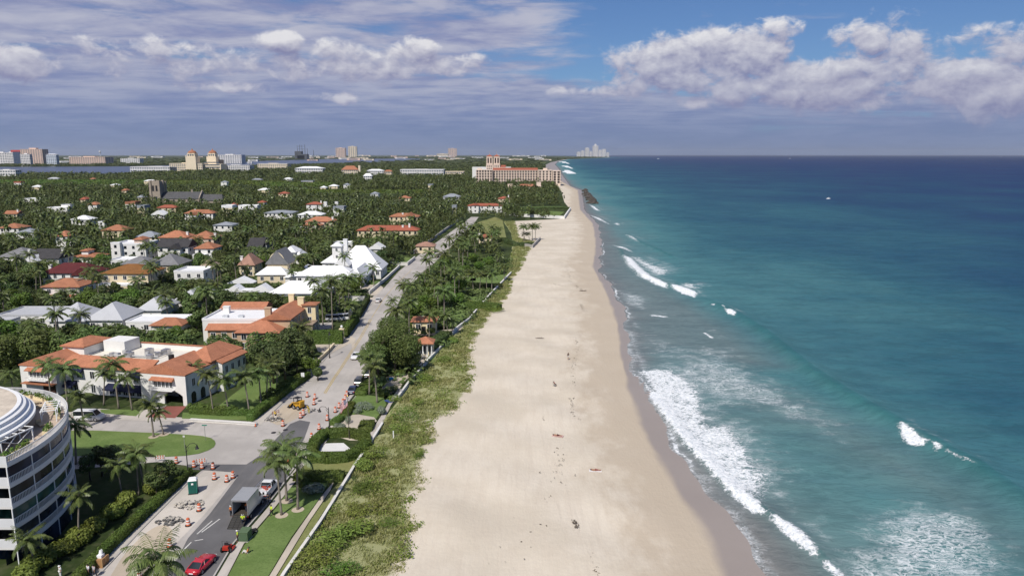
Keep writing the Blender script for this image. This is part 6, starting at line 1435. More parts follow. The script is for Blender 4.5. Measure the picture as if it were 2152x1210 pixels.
# ---------------------------------------------------------------- street furniture and works
DRUMO = mat('drum_orange', (.58, .15, .07), .5, .1, 5); DRUMW = mat('drum_white', (.75,.74,.72), .5, .06, 5)
db = MB().lathe([(.30,.08),(.29,.30),(.275,.30),(.275,.48),(.265,.48),(.265,.66),(.25,.66),(.25,.84),(.235,.84),(.22,1.05),(.10,1.08),(.09,1.15),(.01,1.16)], 16, mis=[0,0,1,1,0,0,1,1,0,0,0,0]).mesh('barrel'); db.materials.append(DRUMO); db.materials.append(DRUMW)
dbase = MB().prism([(.42*math.cos(a),.42*math.sin(a)) for a in np.linspace(0,2*PI,15)[:-1]], 0, .09).mesh('base'); dbase.materials.append(RUBBER)
DRUMS = []
for q in [(646,834),(662,838),(660,850),(638,872),(632,878),(595,895),(726,840),(721,849),(713,857),(705,866),(688,883),(671,902),(655,922),(729,832),(285,972),(371,973),(408,981),(425,984),(448,985),(490,1004),(451,1007),(477,1012),(419,1073),(396,1104),(357,1149),(293,1212),(606,980)]:
    a = G(*q); o = thing('traffic_drum', None, 'traffic drum', (*a, .03), random.random()*6, 'striped drums around the road works'); o.scale = (1.02,)*3; link('barrel', db, (), o); link('base', dbase, (), o); DRUMS.append(o)
cone = MB().lathe([(.17,.03),(.03,.68),(.0,.7)], 12).mesh('cone'); cone.materials.append(DRUMO); cb = MB().box(-.2,.2,-.2,.2,0,.035).mesh('base'); cb.materials.append(RUBBER)
o = thing('traffic_cone', 'small orange traffic cone on the villa pavement corner', 'traffic cone', (*G(537,896), .05)); link('cone', cone, (), o); link('base', cb, (), o)
def toilet():
    o = thing('portable_toilet', 'green portable toilet with white roof standing at the hedge end', 'portable toilet', (*G(407,1035), .05), .25); gm = mat('green_plastic', (.02,.16,.12), .45, .1, 2); g2 = mat('dark_green_plastic', (.015,.10,.08), .45)
    MB().box(-.6,.6,-.6,.6,.12,2.1).build('cabin', gm, o); MB().box(-.45,.45,-.64,-.6,.2,1.98).build('door', g2, o); MB().box(-.14,.16,-.66,-.64,1.5,1.78).build('door_sign', TRIM, o)
    MB().box(-.66,.66,-.66,.66,0,.12).build('skid', DARK, o); MB().add([(-.66,-.66,2.1),(.66,-.66,2.1),(.66,.66,2.1),(-.66,.66,2.1),(-.5,-.5,2.32),(.5,-.5,2.32),(.5,.5,2.32),(-.5,.5,2.32)], [(0,3,2,1),(4,5,6,7),(0,1,5,4),(1,2,6,5),(2,3,7,6),(3,0,4,7)]).build('roof', TRIM, o)
    for x in (-.61,.61): MB().box(x-.02,x+.02,-.5,.5,1.75,1.95).build('vent', g2, o)
    MB().lathe([(.05,2.2),(.05,2.55)], 8, (.4,.4)).build('vent_pipe', DARK, o)
toilet()
def lamp(pos, rz, label, h=5.4, arm=1.6):
    o = thing('street_lamp', label, 'street lamp', (*G(*pos), 0), rz)
    MB().lathe([(.22,0),(.22,.25),(.14,.4),(.11,1.0),(.08,1.1),(.065,h),(.0,h+.12)], 12).build('pole', DARK, o)
    MB().tube([(0,0,h-.5),(arm*.35,0,h+.15),(arm*.75,0,h+.2),(arm,0,h-.1)], [.045,.045,.04,.035], 8).tube([(0,0,h-1.1),(arm*.3,0,h-.3)], .03, 6).build('arm', DARK, o)
    MB().lathe([(.05,h-.1),(.12,h-.3),(.16,h-.5),(.3,h-.72),(.3,h-.78)], 14, (arm,0)).build('lamp_shade', DARK, o); MB().lathe([(.14,h-.72),(.12,h-.9),(.01,h-.94)], 10, (arm,0)).build('lamp_glass', TRIM, o)
lamp((693,916), PI, 'black street lamp with bell shade on the east pavement by the flagpole'); lamp((396,1003), .3, 'black street lamp with bell shade at the hedge end opposite the oval lawn'); lamp((693,752), PI*.5, 'slim dark street lamp on the west pavement by the driveway', 6.5, 1.0)
def flagpole():
    o = thing('flagpole', 'tall pale flagpole on the sandy plaza beside the street lamp', 'flagpole', (*G(734,922), .05)); H = 8.0
    MB().tube([(0,0,0),(0,0,H)], [.075,.045], 8).build('pole', mat('dark_bronze', (.10,.085,.07), .5), o); MB().lathe([(.0,H-.1),(.1,H),(.0,H+.12)], 10).build('finial', mat('gilt', (.6,.42,.1), .35, metal=.7), o)
    # limp flag: rows of stripes falling from the hoist, canton at the upper hoist corner
    rd, wh, bl = mat('flag_red', (.45,.02,.03), .8), mat('flag_white', (.75,.75,.75), .8), mat('flag_blue', (.02,.03,.14), .8)
    nx, ny = 18, 13; L, Hh = 2.0, 1.5; V = []
    for i in range(nx+1):
        for j in range(ny+1):
            u = i/nx*L; v = j/ny*Hh; V.append((-u*.62-.06, .22*math.sin(u*5+v*1.3)*min(1,u*1.5), H-.25-v-u*.72-.1*math.sin(u*4)))
    mb = MB()
    for i in range(nx):
        for j in range(ny):
            k = i*(ny+1)+j; mi = 2 if (i < nx*.42 and j < 7) else (0 if j % 2 == 0 else 1); b = len(mb.v)
            mb.add([V[k],V[k+1],V[k+ny+2],V[k+ny+1]], [(0,1,2,3)], mi)
    f = mb.build('flag', [rd, wh, bl]); f.location = (*G(734,922), .05); tag(f, 'limp red, white and blue striped flag hanging from the flagpole', 'flag')
    st = MB()
    for r in range(5):
        for c in range(6): i = int(.6+c*1.1); k = i*(ny+1)+1+r; p = Vector(V[k])+Vector((0,-.03,-.03)); st.cbox(p, .07, .02, .07)
    st.build('flag_stars', wh, f)
flagpole()
def sign(pos, label, h, w, hh, m, rz=0, back=None, name='road_sign', tilt=0):
    o = thing(name, label, 'sign', (*G(*pos), .05), rz); MB().tube([(0,0,0),(0,0,h)], .04, 6).build('post', ALU, o); MB().box(-w/2,w/2,-.03,-.01,h-hh,h).build('sign_panel', m, o); return o
sign((637,805), 'grey-backed road sign on a post beside the hedge lane', 2.4, .75, .95, TRIM)
sign((432,925), 'green street name sign on a post at the oval lawn tip', 2.9, .9, .2, mat('street_sign_green', (.02,.20,.14), .4)); sign((389,950), 'slim post sign on the lower edge of the oval lawn', 3.0, .3, .3, TRIM)
def stop():
    o = thing('stop_sign', 'red stop sign at the side street by the left edge', 'sign', (*G(10,712), .05)); MB().tube([(0,0,0),(0,0,2.2)], .04, 6).build('post', ALU, o); oc = [(.4*math.cos(PI/8+i*PI/4), 2.4+.4*math.sin(PI/8+i*PI/4)) for i in range(8)]; p = MB().xprism(oc, -.06, -.03).build('sign_panel', mat('stop_red', (.45,.02,.02), .5), o)
    cu = bpy.data.curves.new('lettering', 'FONT'); cu.body = 'STOP'; cu.size = .3; cu.align_x = 'CENTER'; cu.extrude = .004; tc = bpy.data.objects.new('lettering', cu); COL.objects.link(tc); dg = bpy.context.evaluated_depsgraph_get(); me = bpy.data.meshes.new_from_object(tc.evaluated_get(dg)); bpy.data.objects.remove(tc); t_ = link('lettering', me, [TRIM], p); t_.location = (0,-.07,2.3); t_.rotation_euler = (PI/2,0,0); 
stop()
def rubble(pxc, n, rx, ry, label, dark=.5, h=.35, seed=1):
    rg_ = random.Random(seed); c = G(*pxc); mb = MB()
    for i in range(n):
        a, q = rg_.random()*6.28, math.sqrt(rg_.random()); s = rg_.uniform(.12,.75)*(1.1-q*.5); z = max(0, h*(1-q)*rg_.random())
        pts = [(s*rg_.uniform(.4,.6)*math.cos(b), s*rg_.uniform(.4,.6)*math.sin(b)) for b in (0,1.2,2.4,3.7,5.0)]; cx, cy = c[0]+rx*q*math.cos(a), c[1]+ry*q*math.sin(a)
        tx, ty = rg_.uniform(-.3,.3), rg_.uniform(-.3,.3); th = rg_.uniform(.06,.16)
        vs = [(cx+p[0], cy+p[1], .05+z+p[0]*tx+p[1]*ty) for p in pts]; vs += [(x,y,zz+th) for x,y,zz in vs]; m = 5
        mb.add(vs, [tuple(range(m,2*m)), tuple(range(m))[::-1]]+[(j,(j+1)%m,m+(j+1)%m,m+j) for j in range(m)], 0 if rg_.random() > dark else 1)
    o = mb.build('rubble', [mat('broken_pale_concrete', (.50,.46,.40), .9, .2, 2), mat('broken_grey_asphalt', (.14,.135,.13), .9, .25, 2)]); return tag(o, label, 'rubble', kind='stuff')
rubble((398,1061), 90, 2.2, 1.5, 'heap of broken pale concrete on the dug-up lane', .15, .5, 1); rubble((358,1096), 80, 2.0, 1.3, 'heap of broken asphalt lumps nearer the camera', .6, .45, 2); rubble((577,882), 70, 2.0, 1.2, 'debris pile at the end of the villa hedge', .4, .6, 3); rubble((648,862), 30, 2.0, 1.0, 'scattered broken paving near the loader', .4, .2, 4)
def crate():
    o = thing('wooden_crate', 'brown plywood crate standing on the pavement by the hedge', 'crate', (*G(213,1187), .05), up); w = mat('plywood', (.36,.20,.09), .8, .15, 2)
    MB().box(-.7,.7,-.55,.55,.1,1.05).build('box', w, o); m = MB()
    for x in (-.7,-.02,.66): m.box(x,x+.07,-.6,-.55,.0,1.1).box(x,x+.07,.55,.6,0,1.1)
    m.build('batten', mat('pale_batten', (.46,.30,.15), .8), o); MB().box(-.75,.75,-.6,.6,0,.1).build('pallet', w, o)
    p = MB().box(-.3,.4,-.3,.3,0,.35).tube([(.1,0,.3),(.25,0,.8),(.35,0,.85)], [.24,.2,.1], 10).build('white_machine', TRIM); p.location = (*G(213,1187), 1.1); p.rotation_euler = (0,0,up); tag(p, 'white plastic machine standing on top of the plywood crate', 'machine')
crate()
def mower():
    o = thing('ride_on_mower', 'red ride-on mower parked on the pavement between red coupe and utility box', 'lawn mower', (*G(479,1156), .05), up); rd = mat('mower_red', (.42,.04,.025), .4)
    MB().box(-.7,.5,-.4,.4,.35,.6).box(-.75,-.25,-.35,.35,.6,.85).build('body', rd, o); MB().box(-.3,.7,-.75,.75,.15,.32).build('cutting_deck', rd, o); MB().box(-.25,.2,-.25,.25,.65,.78).box(-.35,-.22,-.25,.25,.75,1.2).build('seat', DARK, o); MB().tube([(.35,-.2,.6),(.25,-.2,1.1)], .025, 6).tube([(.35,.2,.6),(.25,.2,1.1)], .025, 6).build('control_lever', DARK, o)
    MB().tube([(-.6,-.4,.6),(-.6,-.4,1.6),(-.6,.4,1.6),(-.6,.4,.6)], .03, 6).build('roll_bar', DARK, o); wheels(o, (-.5,), .62, .32); wheels(o, (.75,), .5, .2)
mower()
o = thing('utility_cabinet', 'green utility cabinet at the lawn edge beside the pavement', 'utility cabinet', (*G(516,1133), .05), up); ug = mat('utility_green', (.10,.15,.08), .6, .12, 1.5); MB().box(-.75,.75,-.6,.6,.08,1.3).build('housing', ug, o); MB().box(-.8,.8,-.66,.66,0,.08).build('plinth', CONC, o); MB().box(-.79,.79,-.64,.64,1.3,1.36).build('lid', ug, o); MB().box(-.78,-.75,-.45,.45,.25,1.15).build('door', mat('utility_green_door', (.08,.13,.07), .6), o)
o = thing('lawn_trimmer', 'small black push trimmer lying by the utility cabinet', 'trimmer', (*G(534,1117), .06), .5); MB().cbox((0,0,.08), .6, .45, .3).build('engine', DARK, o); wheels(o, (-.25,.25), .36, .16); MB().tube([(-.3,0,.3),(-1.0,0,.9)], .025, 6).build('handle', DARK, o)
def loader():
    o = thing('skid_loader', 'yellow and black skid loader working at the dug-up verge', 'loader', (*G(626,858), .05), 2.6); ye = mat('machine_yellow', (.55,.30,.03), .5, .12, 2)
    MB().box(-1.3,.6,-.6,.6,.5,1.25).box(-1.4,-.7,-.55,.55,1.25,1.7).build('body', ye, o); MB().box(-.7,.5,-.5,.5,1.25,1.3).build('floor', DARK, o); c = MB()
    for x in (-.6,.5):
        for y in (-.5,.5): c.box(x-.05,x+.05,y-.05,y+.05,1.25,2.2)
    c.box(-.7,.6,-.6,.6,2.2,2.28); c.build('cab_frame', DARK, o); MB().box(-.45,0,-.25,.25,1.3,1.7).build('seat', DARK, o)
    for s in (-.8,.8): MB().tube([(-1.1,s,1.6),(.6,s,1.35),(1.5,s,.4)], .1, 6).build('lift_arm', ye, o)
    MB().add([(1.4,-.95,.1),(2.1,-.95,.12),(2.1,.95,.12),(1.4,.95,.1),(1.4,-.95,.8),(1.4,.95,.8)], [(0,3,2,1),(0,4,5,3),(0,1,4),(3,5,2)]).build('bucket', DARK, o); wheels(o, (-.85,.35), .82, .42)
loader()
def barricade(pos, rz, label):
    o = thing('barricade', label, 'barricade', (*G(*pos), .04), rz); 
    for s in (-.7,.7): MB().tube([(s,-.3,0),(s,0,1.1)], .03, 5).tube([(s,.3,0),(s,0,1.1)], .03, 5).build('leg', ALU, o)
    for z in (.55,.9):
        m = MB()
        for i in range(8): m.box(-.8+i*.2,-.6+i*.2,-.05,-.02,z,z+.2,i%2)
        m.build('striped_board', [DRUMO, DRUMW], o)
barricade((424,977), .3, 'low white and orange barricade board between drums at the oval'); barricade((337,970), .1, 'orange striped barricade on the lower loop street'); barricade((580,874), .9, 'orange barricade beside the debris pile')
YV, OV, DT, WT = (.55,.72,.05), (.72,.20,.03), (.025,.03,.045), (.7,.7,.68)
person('worker in orange vest standing at the rear of the box truck', (487,1090), 'stand', 1.0, OV, DT, hat=(.7,.7,.65), z=.35); a = Vector(G(506,1096))
person('worker in orange vest bending inside the open box truck', (a.x+.45, a.y+.9, 0), 'work', -1.2, OV, DT, z=.96)
person('worker in yellow vest stepping beside the loading ramp', (511,1104), 'walk', .5, YV, DT, hat=WT); person('worker in yellow vest standing next to the utility cabinet', (500,1138), 'stand', 2.0, YV, DT, hat=WT)
person('worker in yellow vest walking on the lawn near the palm trunk', (571,1084), 'walk', 2.6, YV, DT); person('man in dark clothes walking beside the box truck cab', (564,1060), 'walk', .4, (.03,.03,.035), DT)
person('gardener in orange shirt sitting on the lawn', (520,1162), 'sit', 1.6, (.6,.22,.06), (.6,.58,.55), hat=(.1,.08,.06))
person('road worker in yellow vest among drums before the loader', (650,868), 'work', 2.0, (.75,.55,.05), (.5,.42,.1), hat=(.7,.45,.05)); person('road worker in yellow vest leaning by the debris pile', (580,880), 'work', 1.0, (.7,.5,.05), DT, hat=(.7,.45,.05))
person('person in white clothes and cap at the hedge by the bottom edge', (128,1214), 'stand', 2.6, WT, WT, hat=WT); person('person in white shirt walking left of two at the bottom edge', (187,1212), 'walk', -.4, (.6,.58,.6), DT); person('person in grey shirt walking right of two at the bottom edge', (199,1213), 'walk', -.4, (.4,.37,.37), (.05,.05,.06))
person('person standing alone on the sand in a dark top', (1194,755), 'stand', .5, (.03,.03,.03), (.6,.58,.55), short=True)
person('person in red top sitting in a folding beach chair', (1165,812), 'chair', -.8, (.25,.03,.04), (.03,.03,.05), short=True, z=.03)
def beach_chair(pos, rz):
    o = thing('beach_chair', 'low folding beach chair with white frame on open sand', 'beach chair', (*G(*pos), .03), rz); MB().box(-.27,.27,-.1,.42,.36,.39).build('seat', mat('pale_canvas', (.55,.52,.48), .8), o); MB().add([(-.27,-.1,.36),(.27,-.1,.36),(.27,-.36,.95),(-.27,-.36,.95),(-.27,-.14,.36),(.27,-.14,.36),(.27,-.40,.95),(-.27,-.40,.95)], [(0,1,2,3),(7,6,5,4),(0,4,5,1),(2,6,7,3)]).build('backrest', MATS['pale_canvas'], o)
    for s in (-.28,.28): MB().tube([(s,.42,.36),(s,-.25,.0)], .018, 6).tube([(s,-.1,.36),(s,.38,.0)], .018, 6).build('leg', ALU, o)
beach_chair((1165,812), -.8)
tw = lambda pos, rz, col, lab: (lambda o: (setattr(o, 'location', (*G(*pos), .06)), setattr(o, 'rotation_euler', (0,0,rz)), tag(o, lab, 'towel')))(MB().box(-.5,.5,-1,1,0,.02).build('beach_towel', mat('towel_%d' % int(col[0]*99), col, .9)))
tw((1172,916), 1.3, (.62,.40,.36), 'pink beach towel under the sunbather on open sand'); person('dark haired person lying on a pink towel on the open sand', (1171,916), 'lie', 1.3, (.03,.03,.03), (.1,.03,.03), z=.08, bare=True, short=True)
tw((1251,989), 1.5, (.70,.66,.64), 'pale beach towel under the sunbather nearest the surf'); person('person lying on a pale towel nearest the wet sand', (1251,989), 'lie', 1.5, (.03,.03,.03), (.3,.12,.1), z=.08, bare=True, short=True)
tw((822,796), .2, (.02,.22,.52), 'bright blue towel spread on the sandy patio'); tw((817,843), .8, (.04,.07,.25), 'navy blue towel on the path by the wall')
def small(name, pos, label, cat, mb, m, z=.05, rz=0): o = mb.build(name, m); o.location = (*G(*pos), z); o.rotation_euler = (0,0,rz); return tag(o, label, cat)
small('driftwood', (1134,711), 'dark driftwood log lying across the middle of the beach', 'driftwood', MB().tube([(-1.2,0,.1),(0,.1,.14),(1.3,-.1,.1)], [.06,.12,.05], 7).tube([(.3,0,.14),(.7,.3,.3)], .04, 5), WOODBARK, .0)
small('driftwood', (1225,612), 'large tangle of dark driftwood near the wet sand', 'driftwood', MB().tube([(-1.4,0,.1),(0,.3,.2),(1.3,-.1,.1)], [.06,.13,.05], 7).tube([(-.5,.2,.2),(-1.2,.9,.6)], .06, 5).tube([(.6,.1,.2),(1.4,.8,.5)], .06, 5), WOODBARK, 0)
small('marker_post', (827,921), 'short white post among the sea grapes', 'post', MB().box(-.08,.08,-.08,.08,0,1.3).box(-.1,.1,-.1,.1,1.3,1.36), TRIM); 
# seaweed wrack lines
rg = np.random.default_rng(5); V = []
for pl, n, sp in (([(1208,710),(1215,735),(1203,770),(1206,800),(1201,850),(1206,875),(1216,884)], 130, .7), ([(1206,1095),(1212,1110)], 40, .5), ([(1240,1165),(1250,1205)], 60, .6), ([(1142,868),(1141,884)], 26, .3), ([(1160,596),(1185,602),(1205,600),(1230,612)], 170, 1.4), ([(1190,470),(1206,500),(1196,540),(1190,590)], 120, 2.2), ([(1220,640),(1228,655)], 60, 1.0), ([(1175,545),(1190,560),(1200,600)], 120, 2.0), ([(1172,940),(1178,1015)], 30, 1.2), ([(1080,1190),(1180,1000)], 20, 4)):
    w = np.array([G(*p) for p in pl]); cum_ = np.r_[0, np.cumsum(np.hypot(*np.diff(w, axis=0).T))]; s = np.sort(rg.random(n)**1.0)*cum_[-1]; x = np.interp(s, cum_, w[:,0])+rg.normal(size=n)*sp*.4; y = np.interp(s, cum_, w[:,1])+rg.normal(size=n)*sp*.6; V.append(np.stack([x, y], 1))
V = np.concatenate(V); N = np.tile([0,0,1.0], (len(V),1))+rg.normal(size=(len(V),3))*.2; Vv, Fq = cards(np.c_[V, np.full(len(V), .14)], N, .06+.12*rg.random(len(V)), rg, 1.5)
tag(link('seaweed', np_mesh('seaweed', Vv, Fq), mat('dried_seaweed', (.10,.075,.05), .9, .3, 2)), 'dark dried seaweed bits scattered in wrack lines along the beach', 'seaweed', kind='stuff')
# ---------------------------------------------------------------- walls
def wall_run(pxs, h, w, label, m=WHITE, name='sea_wall', cop=True, cat='wall'):
    pts = path_pts(pxs); o = thing(name, label, cat, (pts[0].x, pts[0].y, 0)); a = MB(); b = MB()
    for i, (p, q) in enumerate(zip(pts[:-1], pts[1:])):
        d = (q-p).normalized(); n = Vector((-d.y, d.x, 0)); c = pts[0]
        k = [p-n*w/2-c, q-n*w/2-c, q+n*w/2-c, p+n*w/2-c]; a.add([(v.x,v.y,-.4) for v in k]+[(v.x,v.y,h) for v in k], [(0,1,5,4),(1,2,6,5),(2,3,7,6),(3,0,4,7),(4,5,6,7)])
        if cop: w2 = w+.16; k = [p-n*w2/2-c, q-n*w2/2-c, q+n*w2/2-c, p+n*w2/2-c]; b.add([(v.x,v.y,h) for v in k]+[(v.x,v.y,h+.1) for v in k], [(0,1,5,4),(1,2,6,5),(2,3,7,6),(3,0,4,7),(4,5,6,7),(0,3,2,1)])
    a.build('wall', m, o)
    if cop: b.build('coping', m, o)
    return o
sw = mat('weathered_white_wall', (.66,.64,.60), .8, .12, .4)
wall_run([(566,1262),(598,1210),(674,1100),(699,1060),(747,980),(776,938),(804,893)], .5, .26, 'long low white sea wall between garden path and dune plants, nearest stretch', sw)
wall_run([(838,838),(860,808),(872,795),(905,755),(932,728)], .8, .3, 'white sea wall stretch beyond the plaza, along the small lawn', sw); wall_run([(938,718),(962,692),(985,675),(1002,655)], .9, .35, 'white sea wall stretch in front of the cream beach pavilion', sw); wall_run([(1008,648),(1032,620),(1074,576)], .9, .4, 'far white sea wall stretch along the palm row lawn', sw)
wall_run([(1055,451),(1096,455.5),(1186,460),(1199,441)], 2.2, .8, 'tall white retaining wall around the seaside lawn', WHITE); wall_run([(1075,513),(1119,521),(1135,504)], 1.6, .6, 'grey concrete retaining wall by the beach palm group', CONC, 'retaining_wall')
wall_run([(716,632),(770,632),(752,668)], 1.5, .4, 'white garden wall of the estate turning along the road', sw, 'garden_wall'); wall_run([(776,618),(812,588),(840,562)], 1.2, .4, 'white garden wall along the road before the estate lawns', sw, 'garden_wall'); wall_run([(806,557),(856,558),(872,545)], 1.4, .4, 'white cross wall north of the estate gardens', sw, 'garden_wall'); wall_run([(870,533),(905,508),(935,486),(962,466)], 1.6, .5, 'grey garden wall along the far coast road', CONC, 'garden_wall')
wall_run([(648,780),(690,742),(702,728)], .9, .35, 'low cream wall beside the driveway pavement', CREAM, 'garden_wall'); wall_run([(400,884),(540,893)], .35, .5, 'low pale kerb wall under the villa hedge', sw, 'garden_wall')
for q, lab in (((719,714),'pale yellow gate pillar with urn at the courtyard house hedge'),((737,676),'pale yellow gate pillar by the parked white van')):
    o = thing('gate_pillar', lab, 'pillar', (*G(*q), 0)); MB().cbox((0,0,0), 1.0, 1.0, 3.0).cbox((0,0,3.0), 1.3, 1.3, .2).build('shaft', YELLOW, o); MB().lathe([(.15,3.2),(.3,3.5),(.36,3.8),(.2,4.1),(.0,4.15)], 12).build('urn', TRIM, o)
o = small('fence_panel', (150,0), '', '', MB().box(0,0.1,0,0.1,0,0.1), TRIM); bpy.data.objects.remove(o)
small('entrance_booth', (651,776), 'small white kiosk with red edge in the shaded side driveway', 'kiosk', MB().box(-1,1,-.8,.8,0,2.2).box(-1.2,1.2,-1,1,2.2,2.35).box(1.02,1.2,-.8,.8,0,2.2,1).box(-.7,.5,-.86,-.8,.9,1.8,2), [TRIM, REDM, GLASS], 0, .3)
rockm = mat('dark_groyne_rock', (.075,.065,.055), .9, .35, .3)
for i, q in enumerate([(1228,402),(1232,405),(1229,409),(1236,409),(1233,413),(1239,413),(1236,417),(1242,417),(1239,421),(1245,421),(1243,425),(1248,425),(1246,428),(1251,428),(1231,400),(1240,427)]):
    rg_ = random.Random(i); a = G(*q, -.4); V = []; 
    mb = MB().lathe([(.01,-.8),(3.4,-.6),(4.2,.6),(2.8,2.0),(.01,2.6)], 7); mb.v = [(x*rg_.uniform(.7,1.25), y*rg_.uniform(.7,1.3), z*rg_.uniform(.8,1.15)) for x,y,z in mb.v]
    o = mb.build('rock', rockm); o.location = (*a, -.4); tag(o, 'dark boulder of the low rock groyne running into the sea', 'rock', 'groyne boulders')
def boat(pos, label, s=1.0, rz=0):
    o = thing('motor_boat', label, 'boat', (*G(*pos, -.4), -.4), rz); loft(MB(), [(-5,1.5,-.4,1.0),(-2,1.8,-.5,1.1),(2,1.6,-.4,1.3),(4.5,.7,.1,1.6),(5.4,.08,.7,1.7)]).build('hull', TRIM, o); MB().box(-2,1,-1.1,1.1,1.1,2.4).box(-2.4,1.3,-1.3,1.3,3.4,3.5).build('cabin', TRIM, o); MB().box(.9,1.05,-.9,.9,1.6,2.3).build('window', GLASS, o); o.scale = (s,s,s)
boat((1383,334.3), 'white motor boat crossing far out near the skyline', 2.5, .1); boat((1741,418), 'small white motor boat on the deep blue water, right side', .5, .3); boat((2104,330.5), 'tiny white boat on the horizon near the right edge', 2.5); boat((1660,333.5), 'tiny white boat on the horizon, mid sea', 2.0)
# ---------------------------------------------------------------- hedges and planted shrubs (surveyed)
hedge([(163,1225),(235,1150),(310,1080),(397,998)], 1.25, 1.1, 'long clipped hedge between the condo garden and the pavement', leaf=.11, dens=110)
thicket([(20,1235),(110,1180),(200,1115),(270,1060),(325,1040)], 2.1, 3.2, 'leafy sea grape hedge row in front of the curved apartment block', GRAPE, .19, 330)
hedge([(527,884),(560,858),(600,827),(646,794)], 1.5, 1.4, 'long clipped hedge beside the pavement east of the villa lawn', HEDGEL, .13, 70)
hedge([(404,868),(470,872),(528,872)], 1.0, 1.2, 'clipped hedge along the villa forecourt lawn', HEDGEL, .12, 70)
thicket([(402,861),(440,866),(500,868)], 1.6, 2.0, 'row of rounded garden shrubs under the villa side palms', HEDGEL, .18, 200)
thicket([(640,800),(600,818),(556,850)], 2.2, 2.4, 'leafy shrub row inside the villa lawn hedge', HEDGEL, .2, 200)
def W_(*p): return [P(x, y, 0) for x, y in p]
thicket(W_((-150,150),(-132,163),(-112,172)), 9.0, 7.0, 'tall shaggy feathery hedge left of the villa roofs', CASU, .36, 260)
thicket(W_((-112,172),(-92,172),(-76,169)), 8.2, 6, 'tall feathery hedge right behind the villa flat roof', CASU, .36, 260)
thicket(W_((-76,169),(-62,170),(-52,176)), 7.6, 6, 'tall feathery hedge behind the villa hip roof end', CASU, .36, 260)
thicket([(36,712),(90,706),(150,702),(238,702)], 2.6, 5.5, 'broad bright clipped hedge below the pale pyramid roofs', HEDGEL, .2, 240)
thicket([(216,648),(250,634),(290,614),(306,606)], 3.2, 4.5, 'dark hedge climbing past the golden brown villa lawn', HEDGEL, .24, 240)
hedge([(282,618),(355,606)], 3.6, 6.0, 'big block clipped hedge right of golden brown villa', HEDGEL, .2, 46)
thicket([(206,617),(226,606),(246,604)], 1.3, 2.2, 'magenta flowering bougainvillea below the golden brown villa', FLOWER, .2, 200, 'flowering_hedge', 'shrub')
hedge([(440,643),(540,643),(662,641)], 3.0, 2.4, 'long dark clipped hedge between the estate and orange courtyard house', HEDGEL, .2, 50)
hedge([(474,611),(575,609)], 2.4, 1.8, 'dark clipped hedge between the peaked white pavilions', LEAFD, .2, 50)
hedge([(590,722),(650,722),(716,721)], 3.4, 2.2, 'tall flowering clipped hedge in front of the courtyard house drive', HEDGEL, .2, 55)
hedge([(725,708),(738,690),(750,675)], 2.6, 1.6, 'clipped hedge along the pavement by the courtyard house', HEDGEL, .2, 50); hedge([(753,668),(764,650),(774,632)], 2.0, 1.2, 'narrow clipped hedge along the road by the parked vans', LEAFD, .18, 50)
hedge([(656,966),(690,971),(727,968),(752,957),(770,941),(768,924),(735,916),(684,917),(664,934),(656,952)], 1.35, 1.7, 'ring of clipped hedge around the white paved corner', HEDGEL, .13, 110)
hedge([(628,1006),(680,1008),(716,1007)], 1.2, 2.0, 'clipped hedge crossing the lawn end beside the path', HEDGEL, .13, 110)
hedge([(697,1012),(706,1002)], .9, 1.0, 'small dark clipped hedge block at the path corner', LEAFD, .12, 110)
hedge([(724,877),(738,852)], .8, 1.7, 'small clipped hedge strip beside the silver shrubs', HEDGEL, .12, 110); hedge([(702,893),(716,882)], .8, 1.4, 'low clipped hedge strip near the street lamp', HEDGEL, .12, 110)
hedge([(768,905),(773,892)], .8, 2.6, 'rounded clipped hedge island on the sandy plaza', HEDGEL, .12, 110)
hedge([(1088,441),(1140,441),(1194,440)], 2.0, 5.0, 'dark clipped hedge above the seaside lawn', LEAFD, .45, 9); hedge([(972,646),(1010,648),(1044,652)], 2.0, 3.6, 'sloping dark hedge reaching the sea wall', HEDGEL, .2, 50)
hedge([(966,600),(1030,605),(1052,604)], 1.6, 2.0, 'clipped hedge under the palm row by the beach', LEAFD, .2, 40); hedge([(1064,510),(1084,518),(1118,517)], 2.0, 3, 'dark hedge behind the beach palm group', LEAFD, .3, 20); hedge([(1026,509),(1066,509)], 2.4, 4, 'dark hedge right of the orange cabana', LEAFD, .35, 14)
hedge([(758,830),(770,815),(786,806)], 1.0, 2.2, 'low clipped hedge along the kerb by the parked cars', HEDGEL, .13, 90); hedge([(900,738),(922,724),(938,712)], 2.2, 3, 'dark hedge beside the columned pavilion', LEAFD, .2, 50)
for (px, py, w, h, m, lab) in ((765,862,5.5,1.5,SILVER,'silvery green palmetto clump on the lawn by the plaza'),(712,905,3.2,1.4,SILVER,'silvery palmetto clump beside the street lamp'),(748,868,3.0,1.2,SILVER,'small silvery palmetto left of the larger clump'),(728,890,2.2,1.6,SILVER,'pale spiky shrub beside the flagpole plaza'),(660,1036,4.0,1.3,SILVER,'silvery grass clump by the lawn hedge corner'),(640,1026,2.4,1.8,HEDGEL,'rounded green shrub behind the lawn palms'),
    (805,832,4,1.3,HEDGEL,'low green shrub under the plaza palms'),(785,824,4,1.2,HEDGEL,'spreading green shrub at the plaza palm feet'),(822,822,3.5,1.2,LEAFD,'dark shrub at the edge of the sandy patio'),(838,790,3.5,1.6,HEDGEL,'bright shrub between sandy patio and sea wall'),(800,870,3.0,1.5,SILVER,'grey green shrub beside the wall path')): shrub(px, py, w, h, lab, m)
